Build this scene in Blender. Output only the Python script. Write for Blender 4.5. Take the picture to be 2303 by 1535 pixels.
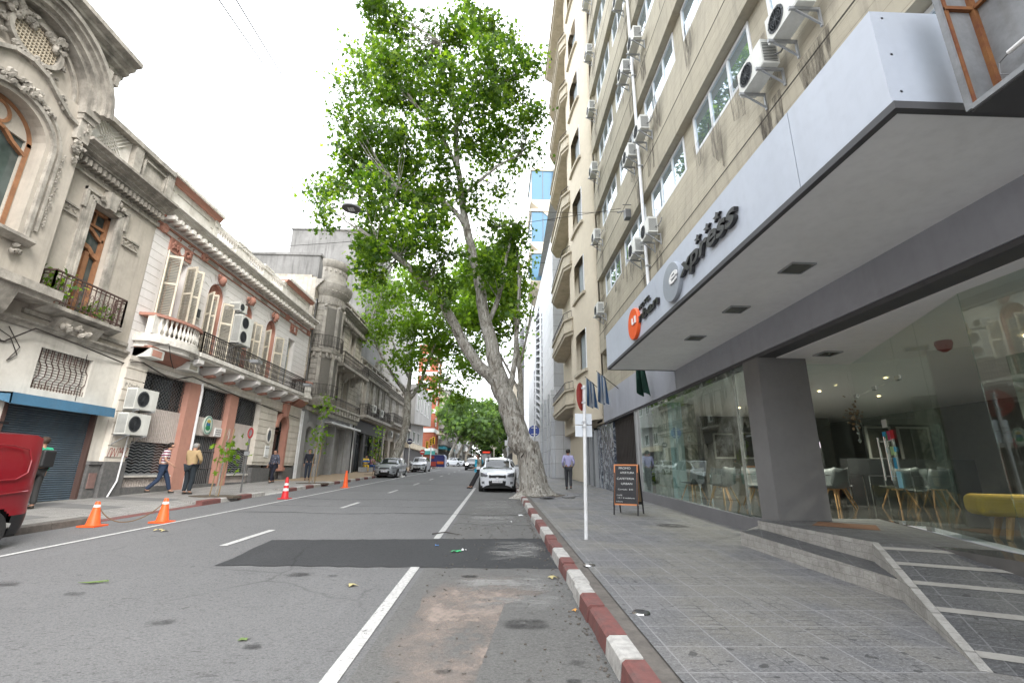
import bpy, bmesh, math, random
import numpy as np
from mathutils import Vector, Matrix, noise
from math import sin, cos, pi, radians
random.seed(7)
for o in list(bpy.data.objects): bpy.data.objects.remove(o)
SC = bpy.context.scene
COL = SC.collection
S = 0.0245            # the street climbs gently away from the camera
def gz(y): return S*y

# ---------------------------------------------------------------- camera
cam = bpy.data.cameras.new('camera'); camo = bpy.data.objects.new('camera', cam); COL.objects.link(camo)
cam.sensor_width = 36; cam.lens = 16.12; cam.clip_start = 0.05; cam.clip_end = 3000
RM = [[0.999446, -0.019448, -0.027014], [-0.031268, -0.270208, -0.962294], [0.011416, 0.962606, -0.270666]]
camo.matrix_world = Matrix.Translation((0, 0, 1.47)) @ Matrix(RM).to_4x4()
SC.camera = camo
SC.view_settings.view_transform = 'Standard'; SC.view_settings.look = 'None'
SC.view_settings.exposure = 1.85; SC.view_settings.gamma = 1
SC.cycles.max_bounces = 8; SC.cycles.transparent_max_bounces = 12
SC.cycles.diffuse_bounces = 4; SC.cycles.glossy_bounces = 4
try: SC.cycles.use_denoising = True
except Exception: pass

# ---------------------------------------------------------------- sky and sun (bright overcast)
SUN_EL, SUN_AZ = radians(38), radians(148)     # azimuth measured from +Y towards +X
w = bpy.data.worlds.new('World'); SC.world = w; w.use_nodes = True
nt = w.node_tree; nt.nodes.clear()
wo = nt.nodes.new('ShaderNodeOutputWorld'); bg = nt.nodes.new('ShaderNodeBackground')
sky = nt.nodes.new('ShaderNodeTexSky'); sky.sky_type = 'NISHITA'; sky.sun_disc = False
sky.sun_elevation = SUN_EL; sky.sun_rotation = SUN_AZ; sky.dust_density = 4; sky.air_density = 1
tc = nt.nodes.new('ShaderNodeTexCoord'); nz = nt.nodes.new('ShaderNodeTexNoise')
nz.inputs['Scale'].default_value = 1.6; nz.inputs['Detail'].default_value = 4
cr = nt.nodes.new('ShaderNodeValToRGB')
cr.color_ramp.elements[0].position = .25; cr.color_ramp.elements[0].color = (8.2, 8.7, 9.4, 1)
cr.color_ramp.elements[1].position = .75; cr.color_ramp.elements[1].color = (11.4, 11.5, 11.6, 1)
mx = nt.nodes.new('ShaderNodeMixRGB'); mx.inputs[0].default_value = .86
nt.links.new(tc.outputs['Generated'], nz.inputs['Vector']); nt.links.new(nz.outputs['Fac'], cr.inputs[0])
nt.links.new(sky.outputs[0], mx.inputs[1]); nt.links.new(cr.outputs[0], mx.inputs[2])
nt.links.new(mx.outputs[0], bg.inputs[0]); bg.inputs[1].default_value = 0.115
nt.links.new(bg.outputs[0], wo.inputs[0])
sl = bpy.data.lights.new('sun', 'SUN'); sl.energy = 1.15; sl.angle = radians(22); sl.color = (1, .975, .94)
so = bpy.data.objects.new('sun', sl); COL.objects.link(so)
sd = Vector((sin(SUN_AZ)*cos(SUN_EL), cos(SUN_AZ)*cos(SUN_EL), sin(SUN_EL)))
so.rotation_euler = sd.to_track_quat('Z', 'Y').to_euler(); so.location = (0, 0, 60)

# ---------------------------------------------------------------- materials
class NB:
    def __init__(s, name):
        s.m = bpy.data.materials.new(name); s.m.use_nodes = True; s.t = s.m.node_tree; s.t.nodes.clear()
        s.out = s.n('ShaderNodeOutputMaterial'); s.b = s.n('ShaderNodeBsdfPrincipled')
        s.l(s.b.outputs[0], s.out.inputs[0]); s.tc = s.n('ShaderNodeTexCoord')
    def n(s, t, **k):
        x = s.t.nodes.new(t)
        for a, v in k.items(): setattr(x, a, v)
        return x
    def l(s, a, b): s.t.links.new(a, b)
    def vec(s, scale=(1, 1, 1), rot=(0, 0, 0), src='Object'):
        mp = s.n('ShaderNodeMapping'); mp.inputs['Scale'].default_value = scale; mp.inputs['Rotation'].default_value = rot
        s.l(s.tc.outputs[src], mp.inputs[0]); return mp.outputs[0]
    def noise(s, scale, detail=4, rough=.55, v=None, dist=0):
        x = s.n('ShaderNodeTexNoise'); x.inputs['Scale'].default_value = scale; x.inputs['Detail'].default_value = detail
        x.inputs['Roughness'].default_value = rough; x.inputs['Distortion'].default_value = dist
        s.l(v if v else s.vec(), x.inputs['Vector']); return x.outputs['Fac']
    def ramp(s, f, a, b, ca=(0, 0, 0), cb=(1, 1, 1)):
        r = s.n('ShaderNodeValToRGB'); e = r.color_ramp.elements
        e[0].position = a; e[0].color = (*ca, 1); e[1].position = b; e[1].color = (*cb, 1)
        s.l(f, r.inputs[0]); return r.outputs[0]
    def mix(s, f, a, b, mode='MIX'):
        x = s.n('ShaderNodeMixRGB', blend_type=mode)
        for i, v in ((0, f), (1, a), (2, b)):
            if isinstance(v, (int, float)): x.inputs[i].default_value = v
            elif isinstance(v, tuple): x.inputs[i].default_value = (*v, 1)
            else: s.l(v, x.inputs[i])
        return x.outputs[0]
    def math(s, op, a, b=0):
        x = s.n('ShaderNodeMath', operation=op)
        for i, v in ((0, a), (1, b)):
            if isinstance(v, (int, float)): x.inputs[i].default_value = v
            else: s.l(v, x.inputs[i])
        return x.outputs[0]
    def bump(s, h, st=.3, d=.02, prev=None):
        x = s.n('ShaderNodeBump'); x.inputs['Strength'].default_value = st; x.inputs['Distance'].default_value = d
        s.l(h, x.inputs['Height'])
        if prev: s.l(prev, x.inputs['Normal'])
        return x.outputs[0]
    def fin(s, col=None, rough=.8, spec=.5, metal=0, nrm=None, **k):
        b = s.b
        if isinstance(col, tuple): b.inputs['Base Color'].default_value = (*col, 1)
        elif col: s.l(col, b.inputs['Base Color'])
        if isinstance(rough, (int, float)): b.inputs['Roughness'].default_value = rough
        else: s.l(rough, b.inputs['Roughness'])
        b.inputs['Specular IOR Level'].default_value = spec; b.inputs['Metallic'].default_value = metal
        if nrm: s.l(nrm, b.inputs['Normal'])
        for a, v in k.items(): b.inputs[a].default_value = v
        return s.m
def mul(c, k): return tuple(x*k for x in c)
def surf(name, c, c2=None, rough=.85, s=1.2, streak=0, grime=(.08, .075, .065), bump=.25, bs=40, spec=.3, metal=0, speck=0):
    """painted / rendered / stone surface with mottling, rain streaks and fine relief"""
    b = NB(name); c2 = c2 or mul(c, .78)
    f = b.ramp(b.noise(s, 6, .6), .35, .7)
    col = b.mix(f, c, c2)
    col = b.mix(b.math('MULTIPLY', b.ramp(b.noise(s*9, 4), .45, .8), .35), col, mul(c2, .85))
    if streak:
        v = b.vec((2.6, 2.6, .22)); k = b.ramp(b.noise(1.5, 6, .65, v), .5, .78)
        col = b.mix(b.math('MULTIPLY', k, streak), col, grime)
        k2 = b.ramp(b.noise(.7, 5, .7), .55, .8)
        col = b.mix(b.math('MULTIPLY', k2, streak*.7), col, grime)
    if speck: col = b.mix(b.math('MULTIPLY', b.ramp(b.noise(bs*3, 2), .5, .65), speck), col, mul(c2, .5))
    n = b.bump(b.noise(bs, 4), bump, .01) if bump else None
    return b.fin(col, rough, spec, metal, n)
def plain(name, c, rough=.6, spec=.4, metal=0, var=.12, **k):
    b = NB(name); col = b.mix(b.ramp(b.noise(6, 4), .3, .75), c, mul(c, 1-var)); return b.fin(col, rough, spec, metal, **k)
def glass_thin(name, tint, ior=1.5, rough=.0, dark=.0):
    """thin sheet: fresnel mirror over tinted transparency"""
    b = NB(name); t = b.n('ShaderNodeBsdfTransparent'); t.inputs[0].default_value = (*tint, 1)
    g = b.n('ShaderNodeBsdfGlossy'); g.inputs['Roughness'].default_value = rough; g.inputs[0].default_value = (.95, 1, .97, 1)
    lw = b.n('ShaderNodeLayerWeight'); lw.inputs['Blend'].default_value = .5
    fr = b.math('ADD', b.math('MULTIPLY', b.math('POWER', lw.outputs['Facing'], 3.2), .62), ior)
    m = b.n('ShaderNodeMixShader'); b.l(fr, m.inputs[0]); b.l(t.outputs[0], m.inputs[1]); b.l(g.outputs[0], m.inputs[2])
    b.l(m.outputs[0], b.out.inputs[0]); return b.m
def pane_mat(name, c, spec=.8, rough=.04):
    b = NB(name); col = b.mix(b.ramp(b.noise(1.3, 3), .4, .65), c, mul(c, .35))
    n = b.bump(b.noise(.9, 2), .06, .05); return b.fin(col, rough, spec, 0, n)

M = {}
M['wallA'] = surf('stone_render_warm', (.49, .445, .38), (.38, .345, .295), s=.9, streak=.5, grime=(.16, .148, .13))
M['wallA2'] = surf('pale_render_base', (.68, .65, .59), (.54, .51, .455), s=.8, streak=.36, grime=(.22, .205, .18))
M['stoneA'] = surf('carved_stone', (.47, .435, .38), (.21, .195, .17), s=2.5, streak=.7, grime=(.065, .06, .052))  # real grime, deepened partly to stand in for shadow in the carved relief
M['granite'] = surf('grey_granite', (.17, .165, .16), (.10, .10, .10), s=9, bump=.1, speck=.5, rough=.6)
M['pinkgranite'] = surf('pink_granite', (.26, .16, .14), (.19, .125, .115), s=9, bump=.1, speck=.4, rough=.5)
M['wood'] = surf('varnished_wood', (.34, .165, .08), (.20, .095, .05), s=3, rough=.45, bump=.1, spec=.5)
M['woodpale'] = surf('weathered_stake_wood', (.30, .22, .13), (.22, .15, .085), s=3, rough=.5, bump=.05)
M['whiteB'] = surf('white_paint_wall', (.74, .715, .695), (.66, .635, .61), s=.9, streak=.22, grime=(.48, .44, .40), bump=.1)
M['stoneB'] = surf('weathered_white_stone', (.78, .75, .70), (.58, .55, .49), s=2.2, streak=.45, grime=(.2, .18, .15))
M['rustic'] = surf('cream_rusticated_stone', (.68, .63, .56), (.56, .52, .45), s=1.3, streak=.3, grime=(.2, .18, .16))
M['terra'] = surf('salmon_paint', (.50, .265, .20), (.43, .225, .175), s=2, streak=.2, grime=(.2, .1, .08), bump=.1)
M['terracotta'] = surf('terracotta_moulding', (.44, .215, .16), (.38, .20, .155), s=4, streak=.3, grime=(.2, .13, .11))
M['pink'] = surf('faded_pink_tympanum', (.60, .33, .26), (.48, .24, .18), s=5, bump=.1)
M['cream'] = surf('cream_shutter_paint', (.68, .62, .50), (.56, .50, .40), s=3, streak=.15, bump=.05, rough=.6)
M['shade'] = surf('shutter_louvre', (.36, .33, .27), (.28, .26, .22), s=3, bump=.05, rough=.7)
M['wallC'] = surf('brown_stone_C', (.52, .47, .40), (.34, .31, .26), s=1.6, streak=.7, grime=(.085, .08, .072))
M['stoneC'] = surf('dark_stone_C', (.44, .41, .36), (.25, .235, .21), s=2.2, streak=.55, grime=(.075, .07, .062))
M['greyC'] = surf('grey_ground_floor_C', (.36, .36, .36), (.27, .27, .27), s=1.2, streak=.3, grime=(.12, .12, .12), bump=.1)
M['wallD'] = surf('brown_stone_D', (.46, .425, .37), (.31, .285, .245), s=1.6, streak=.65, grime=(.07, .065, .055))
M['blind'] = surf('blind_party_wall', (.235, .23, .222), (.16, .157, .15), s=.6, streak=.8, grime=(.07, .068, .064))
M['blind2'] = surf('blind_party_wall_pale', (.33, .325, .318), (.265, .26, .253), s=.5, streak=.5, grime=(.45, .44, .42))
M['roofdark'] = surf('roof_felt', (.12, .115, .11), (.08, .08, .08), s=2)
M['iron'] = plain('wrought_iron', (.045, .038, .034), .6, .4)
M['irongrey'] = plain('grey_iron', (.14, .14, .14), .5, .5, .3)
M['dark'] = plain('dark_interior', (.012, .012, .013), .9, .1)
M['pane'] = pane_mat('window_glass', (.035, .045, .05))
M['panehotel'] = NB('sky_reflecting_pane').fin((.52,.62,.68), .03, .9, .8)
M['paneblue'] = pane_mat('blue_window_glass', (.05, .16, .27), .9)
M['curtain'] = plain('window_curtain', (.30, .33, .34), .8)
M['alu'] = plain('white_aluminium', (.72, .73, .74), .35, .5)
M['steel'] = plain('galvanised_steel', (.38, .39, .40), .45, .5, .6)
M['chrome'] = plain('polished_steel', (.62, .62, .62), .15, .6, 1)
M['black'] = plain('black_plastic', (.018, .018, .019), .5, .4)
M['white'] = plain('white_enamel', (.78, .78, .77), .4, .5)
M['whitepole'] = surf('white_painted_pole', (.74, .75, .76), (.62, .62, .62), s=4, bump=.03, rough=.4)
M['cone'] = surf('orange_cone_plastic', (.85, .13, .03), (.75, .10, .025), s=8, bump=.02, rough=.45)
M['conered'] = surf('red_cone_plastic', (.62, .03, .035), (.5, .025, .03), s=8, bump=.02, rough=.45)
M['rope'] = plain('brown_rope', (.16, .10, .06), .9)
M['leafA'] = None

# special surfaces -------------------------------------------------------------
def mk_asphalt(name, c, c2, spots=.5, fine=.5):
    b = NB(name); col = b.mix(b.ramp(b.noise(.35, 5, .6), .3, .72), c, c2)
    v = b.vec((1, .25, 1)); col = b.mix(b.math('MULTIPLY', b.ramp(b.noise(1.2, 4, .6, v), .5, .7), .35), col, mul(c, 1.25))
    g = b.noise(160, 3, .7); col = b.mix(b.math('MULTIPLY', b.ramp(g, .42, .66), fine), col, mul(c, 1.7))
    gm = b.noise(42, 3, .75, b.vec((1, 1.9, 1))); col = b.mix(b.math('MULTIPLY', b.ramp(gm, .52, .62), fine*.9), col, mul(c, 1.55)); col = b.mix(b.math('MULTIPLY', b.ramp(gm, .38, .47, (1, 1, 1), (0, 0, 0)), fine), col, mul(c, .55))
    g2 = b.noise(90, 2, .6); col = b.mix(b.math('MULTIPLY', b.ramp(g2, .56, .68), fine), col, mul(c, .45))
    g3 = b.noise(9, 4, .7, b.vec((1, 1.8, 1))); col = b.mix(b.math('MULTIPLY', b.ramp(g3, .57, .70), .38), col, mul(c, .55))
    pit = b.noise(17, 3, .6, b.vec((1, 2.4, 1), (0, 0, .15))); col = b.mix(b.math('MULTIPLY', b.ramp(pit, .60, .66), .6), col, mul(c, .42))
    d = b.noise(4.2, 3, .5, b.vec((1, 1.5, 1), (0, 0, .3)), .6); col = b.mix(b.math('MULTIPLY', b.ramp(d, .71, .73), spots), col, mul(c, .42))
    v2 = b.n('ShaderNodeTexVoronoi', feature='DISTANCE_TO_EDGE'); v2.inputs['Scale'].default_value = .33
    dn = b.n('ShaderNodeTexNoise'); dn.inputs['Scale'].default_value = 1.5; dn.inputs['Detail'].default_value = 5
    b.l(b.vec(), dn.inputs['Vector']); add = b.mix(.3, b.vec(), dn.outputs['Color']); b.l(add, v2.inputs['Vector'])
    crk = b.ramp(v2.outputs[0], .0, .006, (1, 1, 1), (0, 0, 0)); msk = b.ramp(b.noise(.5, 2), .5, .6)
    col = b.mix(b.math('MULTIPLY', b.math('MULTIPLY', crk, msk), .55), col, mul(c, .4))
    n = b.bump(g, .55, .012); n = b.bump(b.noise(35, 3), .35, .02, n)
    return b.fin(col, .88, .25, 0, n)
M['asphalt'] = mk_asphalt('worn_asphalt', (.150, .149, .149), (.118, .118, .119))
M['asphaltnew'] = mk_asphalt('dark_patch_asphalt', (.050, .051, .053), (.040, .041, .043), .0, .3)
M['asphaltbay'] = mk_asphalt('parking_bay_asphalt', (.138, .136, .131), (.095, .093, .089), .8, .5)

def decal(name, c, c2, a=.45, bb=.6, s=2.2, amt=1.0, stretch=(1, 1, 1), rough=.9, fade=False):
    """thin worn coat lying on another surface: holes by noise"""
    b = NB(name); col = b.mix(b.ramp(b.noise(30, 4), .4, .65), c, c2)
    al = b.ramp(b.noise(s, 7, .72, b.vec(stretch)), a, bb)
    al = b.math('MULTIPLY', al, amt)
    if fade:
        sg_ = b.n('ShaderNodeSeparateXYZ'); b.l(b.tc.outputs['Generated'], sg_.inputs[0])
        dx = b.math('MULTIPLY', b.math('SUBTRACT', sg_.outputs[0], .5), 2); dy = b.math('MULTIPLY', b.math('SUBTRACT', sg_.outputs[1], .5), 2)
        rr = b.math('POWER', b.math('ADD', b.math('POWER', b.math('ABSOLUTE', dx), 3), b.math('POWER', b.math('ABSOLUTE', dy), 3)), .333)
        rr = b.math('ADD', rr, b.math('MULTIPLY', b.math('SUBTRACT', b.noise(3, 4), .5), .5))
        al = b.math('MULTIPLY', al, b.ramp(rr, .55, .92, (1, 1, 1), (0, 0, 0)))
    b.l(al, b.b.inputs['Alpha'])
    return b.fin(col, rough, .25, 0, b.bump(b.noise(120, 2), .3, .008))
M['paint'] = decal('white_road_paint', (.52, .515, .50), (.36, .355, .345), .34, .41, 14, 1, (1, .6, 1))
M['sand'] = decal('pink_sand_dust', (.34, .275, .235), (.26, .22, .195), .38, .60, 1.9, .85, fade=True)
M['slurry'] = decal('pale_cement_slurry', (.30, .295, .285), (.22, .218, .21), .44, .60, 1.6, .8, (.6, 1.6, 1), fade=True)
M['drip'] = decal('drip_stain', (.07, .06, .048), (.10, .085, .07), .44, .62, 2.2, .75, (1, 3.0, .35))
M['seam'] = decal('tar_seam', (.05, .05, .05), (.07, .07, .07), .34, .42, 6, .75)
M['tar'] = decal('dark_oil_stain', (.035, .034, .034), (.05, .05, .05), .40, .56, 4.5, .6, fade=True)

def mk_slabs(name, c, c2, cell=.405, rot=0, tint=(.19, .18, .155)):
    b = NB(name)
    def brick(w, h, mortar, off=0.0, sc=1.0, c1=(1, 1, 1), cc2=(0, 0, 0), smooth=.1, rz=0, loc=(0, 0, 0)):
        mp = b.n('ShaderNodeMapping'); mp.inputs['Rotation'].default_value = (0, 0, rz); mp.inputs['Location'].default_value = loc
        b.l(b.tc.outputs['Object'], mp.inputs[0])
        nn = b.n('ShaderNodeTexNoise'); nn.inputs['Scale'].default_value = 5; b.l(mp.outputs[0], nn.inputs['Vector'])
        vv = b.mix(.012, mp.outputs[0], nn.outputs['Color'])
        x = b.n('ShaderNodeTexBrick'); x.offset = off; x.inputs['Scale'].default_value = sc
        x.inputs['Brick Width'].default_value = w; x.inputs['Row Height'].default_value = h
        x.inputs['Mortar Size'].default_value = mortar; x.inputs['Mortar Smooth'].default_value = smooth
        x.inputs['Color1'].default_value = (*c1, 1); x.inputs['Color2'].default_value = (*cc2, 1); x.inputs['Mortar'].default_value = (.5, .5, .5, 1)
        b.l(vv, x.inputs['Vector']); return x
    big = brick(cell, cell, .006, rz=pi/2+rot)
    col = b.mix(big.outputs['Color'], c, c2)
    col = b.mix(b.math('MULTIPLY', b.ramp(b.noise(.55, 4), .44, .58), .8), col, tint)
    sm = brick(cell/2, cell/4, .007, .5, rz=pi/2+rot, c1=(.75, .75, .75), cc2=(.25, .25, .25))
    sm2 = brick(cell/4, cell/2, .007, .35, rz=pi/2+rot, c1=(.75, .75, .75), cc2=(.25, .25, .25))
    chs = b.ramp(b.noise(1.1, 1), .49, .51)
    smf = b.mix(chs, sm.outputs['Fac'], sm2.outputs['Fac'])
    col = b.mix(b.math('MULTIPLY', smf, b.math('MULTIPLY', b.ramp(b.noise(2.3, 3), .4, .62), .85)), col, mul(c, .36))
    g = b.noise(30, 5, .75, b.vec((1, 1.7, 1))); col = b.mix(b.math('MULTIPLY', b.ramp(g, .5, .6), .65), col, mul(c, 1.6))
    g2 = b.noise(70, 3, .6); col = b.mix(b.math('MULTIPLY', b.ramp(g2, .53, .62), .65), col, mul(c, .4))
    col = b.mix(b.math('MULTIPLY', big.outputs['Fac'], .7), col, mul(c, 1.75))
    gum = b.ramp(b.noise(11, 1, .3), .735, .75); col = b.mix(b.math('MULTIPLY', gum, .7), col, mul(c, .25))
    st = b.ramp(b.noise(1.7, 6, .7), .6, .74); col = b.mix(b.math('MULTIPLY', st, .4), col, mul(c, .5))
    n = b.bump(smf, .5, -.006); n = b.bump(g, .4, .008, n)
    return b.fin(col, b.ramp(b.noise(3, 3), .3, .8, (.5, .5, .5), (.8, .8, .8)), .4, 0, n)
M['slab'] = mk_slabs('patterned_grey_paving', (.165, .162, .162), (.115, .117, .125), .42)
M['rampslab'] = mk_slabs('ramp_cobble_tiles', (.095, .095, .097), (.055, .056, .06), .44, .49, (.085, .085, .085))
M['paveL'] = mk_slabs('left_pavement_tiles', (.27, .262, .245), (.23, .222, .21), .6, 0, (.20, .19, .18))
M['paveO'] = surf('ochre_pavement', (.33, .25, .165), (.27, .205, .14), s=1.5, bump=.1)
M['stripdark'] = surf('pavement_dark_band', (.17, .167, .163), (.14, .137, .133), s=2, bump=.1)
def mk_stair():
    b = NB('rough_white_stone_blocks'); sx = b.n('ShaderNodeSeparateXYZ'); cb = b.n('ShaderNodeCombineXYZ'); b.l(b.tc.outputs['Object'], sx.inputs[0])
    b.l(b.math('ADD', sx.outputs[1], b.math('MULTIPLY', sx.outputs[0], .5)), cb.inputs[0]); b.l(sx.outputs[2], cb.inputs[1])
    nn = b.n('ShaderNodeTexNoise'); nn.inputs['Scale'].default_value = 4; b.l(cb.outputs[0], nn.inputs['Vector']); vv = b.mix(.05, cb.outputs[0], nn.outputs['Color'])
    br = b.n('ShaderNodeTexBrick'); br.offset = .4; br.inputs['Scale'].default_value = 1; br.inputs['Brick Width'].default_value = .17; br.inputs['Row Height'].default_value = .085; br.inputs['Mortar Size'].default_value = .004; br.inputs['Mortar Smooth'].default_value = .6
    br.inputs['Color1'].default_value = (.36,.35,.325,1); br.inputs['Color2'].default_value = (.31,.30,.28,1); br.inputs['Mortar'].default_value = (.22,.21,.195,1); b.l(vv, br.inputs['Vector'])
    col = b.mix(b.math('MULTIPLY', b.ramp(b.noise(6, 6, .7), .45, .7), .55), br.outputs[0], (.16,.15,.135)); n = b.bump(b.noise(22, 5, .7), .9, .02)
    return b.fin(col, .85, .25, 0, n)
M['stairstone'] = mk_stair()
M['kerbred'] = surf('kerb_red_paint', (.20, .078, .07), (.13, .065, .06), s=14, streak=.6, grime=(.12, .10, .095), bump=.5, bs=30)
M['kerbwhite'] = surf('kerb_white_paint', (.50, .485, .46), (.30, .29, .275), s=14, streak=.6, grime=(.17, .16, .15), bump=.5, bs=30)
M['kerbraw'] = surf('bare_kerb_stone', (.155, .14, .125), (.095, .086, .078), s=7, bump=.8, bs=25)
M['soil'] = surf('tree_pit_soil', (.07, .055, .04), (.12, .10, .08), s=12, bump=.9, bs=30)

def mk_concrete():
    b = NB('board_marked_concrete'); c = (.415, .375, .29); c2 = (.285, .26, .205)
    col = b.mix(b.ramp(b.noise(.8, 6, .65), .35, .7), c, c2)
    br = b.n('ShaderNodeTexBrick'); br.offset = .37; br.inputs['Scale'].default_value = 1
    br.inputs['Brick Width'].default_value = 90; br.inputs['Row Height'].default_value = .27
    br.inputs['Mortar Size'].default_value = .006; br.inputs['Mortar Smooth'].default_value = .3
    br.inputs['Color1'].default_value = (*c, 1); br.inputs['Color2'].default_value = (*mul(c, .84), 1); br.inputs['Mortar'].default_value = (*mul(c, .28), 1)
    mp = b.n('ShaderNodeMapping'); mp.inputs['Rotation'].default_value = (0, 0, 0)
    cb = b.n('ShaderNodeCombineXYZ'); sx = b.n('ShaderNodeSeparateXYZ'); b.l(b.tc.outputs['Object'], sx.inputs[0])
    b.l(sx.outputs[1], cb.inputs[0]); b.l(sx.outputs[2], cb.inputs[1]); nv = b.n('ShaderNodeTexNoise'); nv.inputs['Scale'].default_value = .8; b.l(cb.outputs[0], nv.inputs['Vector']); b.l(b.mix(.05, cb.outputs[0], nv.outputs['Color']), br.inputs['Vector'])
    col = b.mix(.45, col, br.outputs['Color'], 'MIX')
    k = b.ramp(b.noise(1.6, 6, .7, b.vec((1, 2.2, .16))), .5, .76); col = b.mix(b.math('MULTIPLY', k, .6), col, (.17, .155, .13))
    k = b.ramp(b.noise(3.5, 6, .7, b.vec((1, .25, 2.5))), .55, .75); col = b.mix(b.math('MULTIPLY', k, .45), col, (.27, .25, .205))
    n = b.bump(b.math('SUBTRACT', 1, br.outputs['Fac']), .6, .02); n = b.bump(b.noise(5, 6, .7, b.vec((1, .3, 3))), .5, .03, n)
    return b.fin(col, .9, .25, 0, n)
M['conc'] = mk_concrete()
M['concjoint'] = plain('dark_joint', (.05, .045, .035), .9)
M['fascia'] = surf('brushed_aluminium_panel', (.46, .50, .57), (.42, .46, .53), s=.9, streak=.16, grime=(.3, .31, .33), bump=.02, rough=.38, spec=.5)
M['band'] = surf('blue_grey_cladding', (.34, .35, .39), (.30, .31, .345), s=.8, streak=.2, grime=(.16, .16, .17), bump=.03, rough=.5)
M['soffit'] = surf('grey_soffit_paint', (.84, .84, .835), (.76, .76, .755), s=.9, streak=.12, grime=(.5, .5, .49), bump=.12, bs=120, rough=.8)
M['ceiling'] = surf('white_ceiling', (.78, .77, .78), (.74, .73, .74), s=.6, bump=.1, bs=120)
M['darktrim'] = plain('dark_grey_trim', (.075, .075, .08), .6)
M['column'] = surf('grey_column_paint', (.18, .178, .176), (.155, .153, .152), s=1, bump=.1, bs=100)
M['cafeglass'] = glass_thin('shopfront_glass', (.87, .92, .90), .055)
M['tableglass'] = glass_thin('table_glass', (.6, .74, .7), .1)
def mk_floor():
    b = NB('polished_dark_floor'); col = b.mix(b.ramp(b.noise(3, 5), .35, .7), (.11, .105, .10), (.07, .068, .065)); return b.fin(col, .08, .6)
M['floor'] = mk_floor()
def mk_marble():
    b = NB('veined_marble'); f = b.noise(1.6, 8, .7, b.vec((1.4, 1.4, .8)), 1.8)
    col = b.mix(b.ramp(f, .42, .56), (.52, .50, .42), (.22, .22, .18)); return b.fin(col, .3, .5)
M['marble'] = mk_marble()
def mk_bluemarble():
    b = NB('blue_veined_marble'); f = b.noise(1.3, 8, .75, None, 2.5)
    col = b.mix(b.ramp(f, .5, .58), (.05, .062, .085), (.30, .32, .34)); return b.fin(col, .25, .5)
M['bluemarble'] = mk_bluemarble()
def mk_bark():
    b = NB('plane_tree_bark'); c = (.36, .34, .30)
    f = b.noise(2.1, 7, .68, b.vec((2.2, 2.2, .75)), .5); col = b.mix(b.ramp(f, .40, .50), (.19, .165, .135), c)
    f2 = b.noise(5, 5, .6, b.vec((2, 2, .5)), .8); col = b.mix(b.math('MULTIPLY', b.ramp(f2, .52, .60), .65), col, (.60, .58, .53))
    f3 = b.noise(9, 4, .6, b.vec((2.4, 2.4, .5)), .8); col = b.mix(b.math('MULTIPLY', b.ramp(f3, .56, .62), .8), col, (.075, .062, .052))
    n = b.bump(f, .9, .12); n = b.bump(b.noise(16, 5, .7, b.vec((2, 2, .35))), .8, .05, n)
    return b.fin(col, .9, .2, 0, n)
M['bark'] = mk_bark()
def mk_leaf(name, c1, c2, c3, tr=.35):
    b = NB(name); g = b.n('ShaderNodeNewGeometry')
    r = b.n('ShaderNodeValToRGB'); e = r.color_ramp.elements; e[0].color = (*c1, 1); e[1].color = (*c3, 1); e.new(.5).color = (*c2, 1)
    b.l(g.outputs['Random Per Island'], r.inputs[0]); col = b.mix(b.ramp(b.noise(.45, 3), .4, .62), r.outputs[0], mul(c2, .45))
    b.l(col, b.b.inputs['Base Color']); b.b.inputs['Roughness'].default_value = .5; b.b.inputs['Specular IOR Level'].default_value = .35
    t = b.n('ShaderNodeBsdfTranslucent'); tcol = b.mix(1, col, (2.0, 2.0, .8), 'MULTIPLY'); b.l(tcol, t.inputs[0])
    m = b.n('ShaderNodeMixShader'); m.inputs[0].default_value = tr; b.l(b.b.outputs[0], m.inputs[1]); b.l(t.outputs[0], m.inputs[2])
    b.l(m.outputs[0], b.out.inputs[0]); return b.m
M['leaf'] = mk_leaf('plane_leaves', (.022, .062, .008), (.085, .175, .016), (.30, .44, .04), .5)
M['leaf2'] = mk_leaf('light_plane_leaves', (.075, .15, .015), (.14, .25, .022), (.24, .38, .04), .5)
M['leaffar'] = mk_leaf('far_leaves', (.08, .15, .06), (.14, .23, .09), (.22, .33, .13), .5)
def mk_brick():
    b = NB('red_brick'); br = b.n('ShaderNodeTexBrick'); br.inputs['Scale'].default_value = 1
    br.inputs['Brick Width'].default_value = .5; br.inputs['Row Height'].default_value = .16; br.inputs['Mortar Size'].default_value = .014
    br.inputs['Color1'].default_value = (.40, .10, .05, 1); br.inputs['Color2'].default_value = (.30, .075, .04, 1); br.inputs['Mortar'].default_value = (.34, .2, .15, 1)
    sx = b.n('ShaderNodeSeparateXYZ'); cb = b.n('ShaderNodeCombineXYZ'); b.l(b.tc.outputs['Object'], sx.inputs[0])
    b.l(b.math('ADD', sx.outputs[0], sx.outputs[1]), cb.inputs[0]); b.l(sx.outputs[2], cb.inputs[1]); b.l(cb.outputs[0], br.inputs['Vector'])
    return b.fin(br.outputs[0], .85, .2)
M['brick'] = mk_brick()
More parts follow.
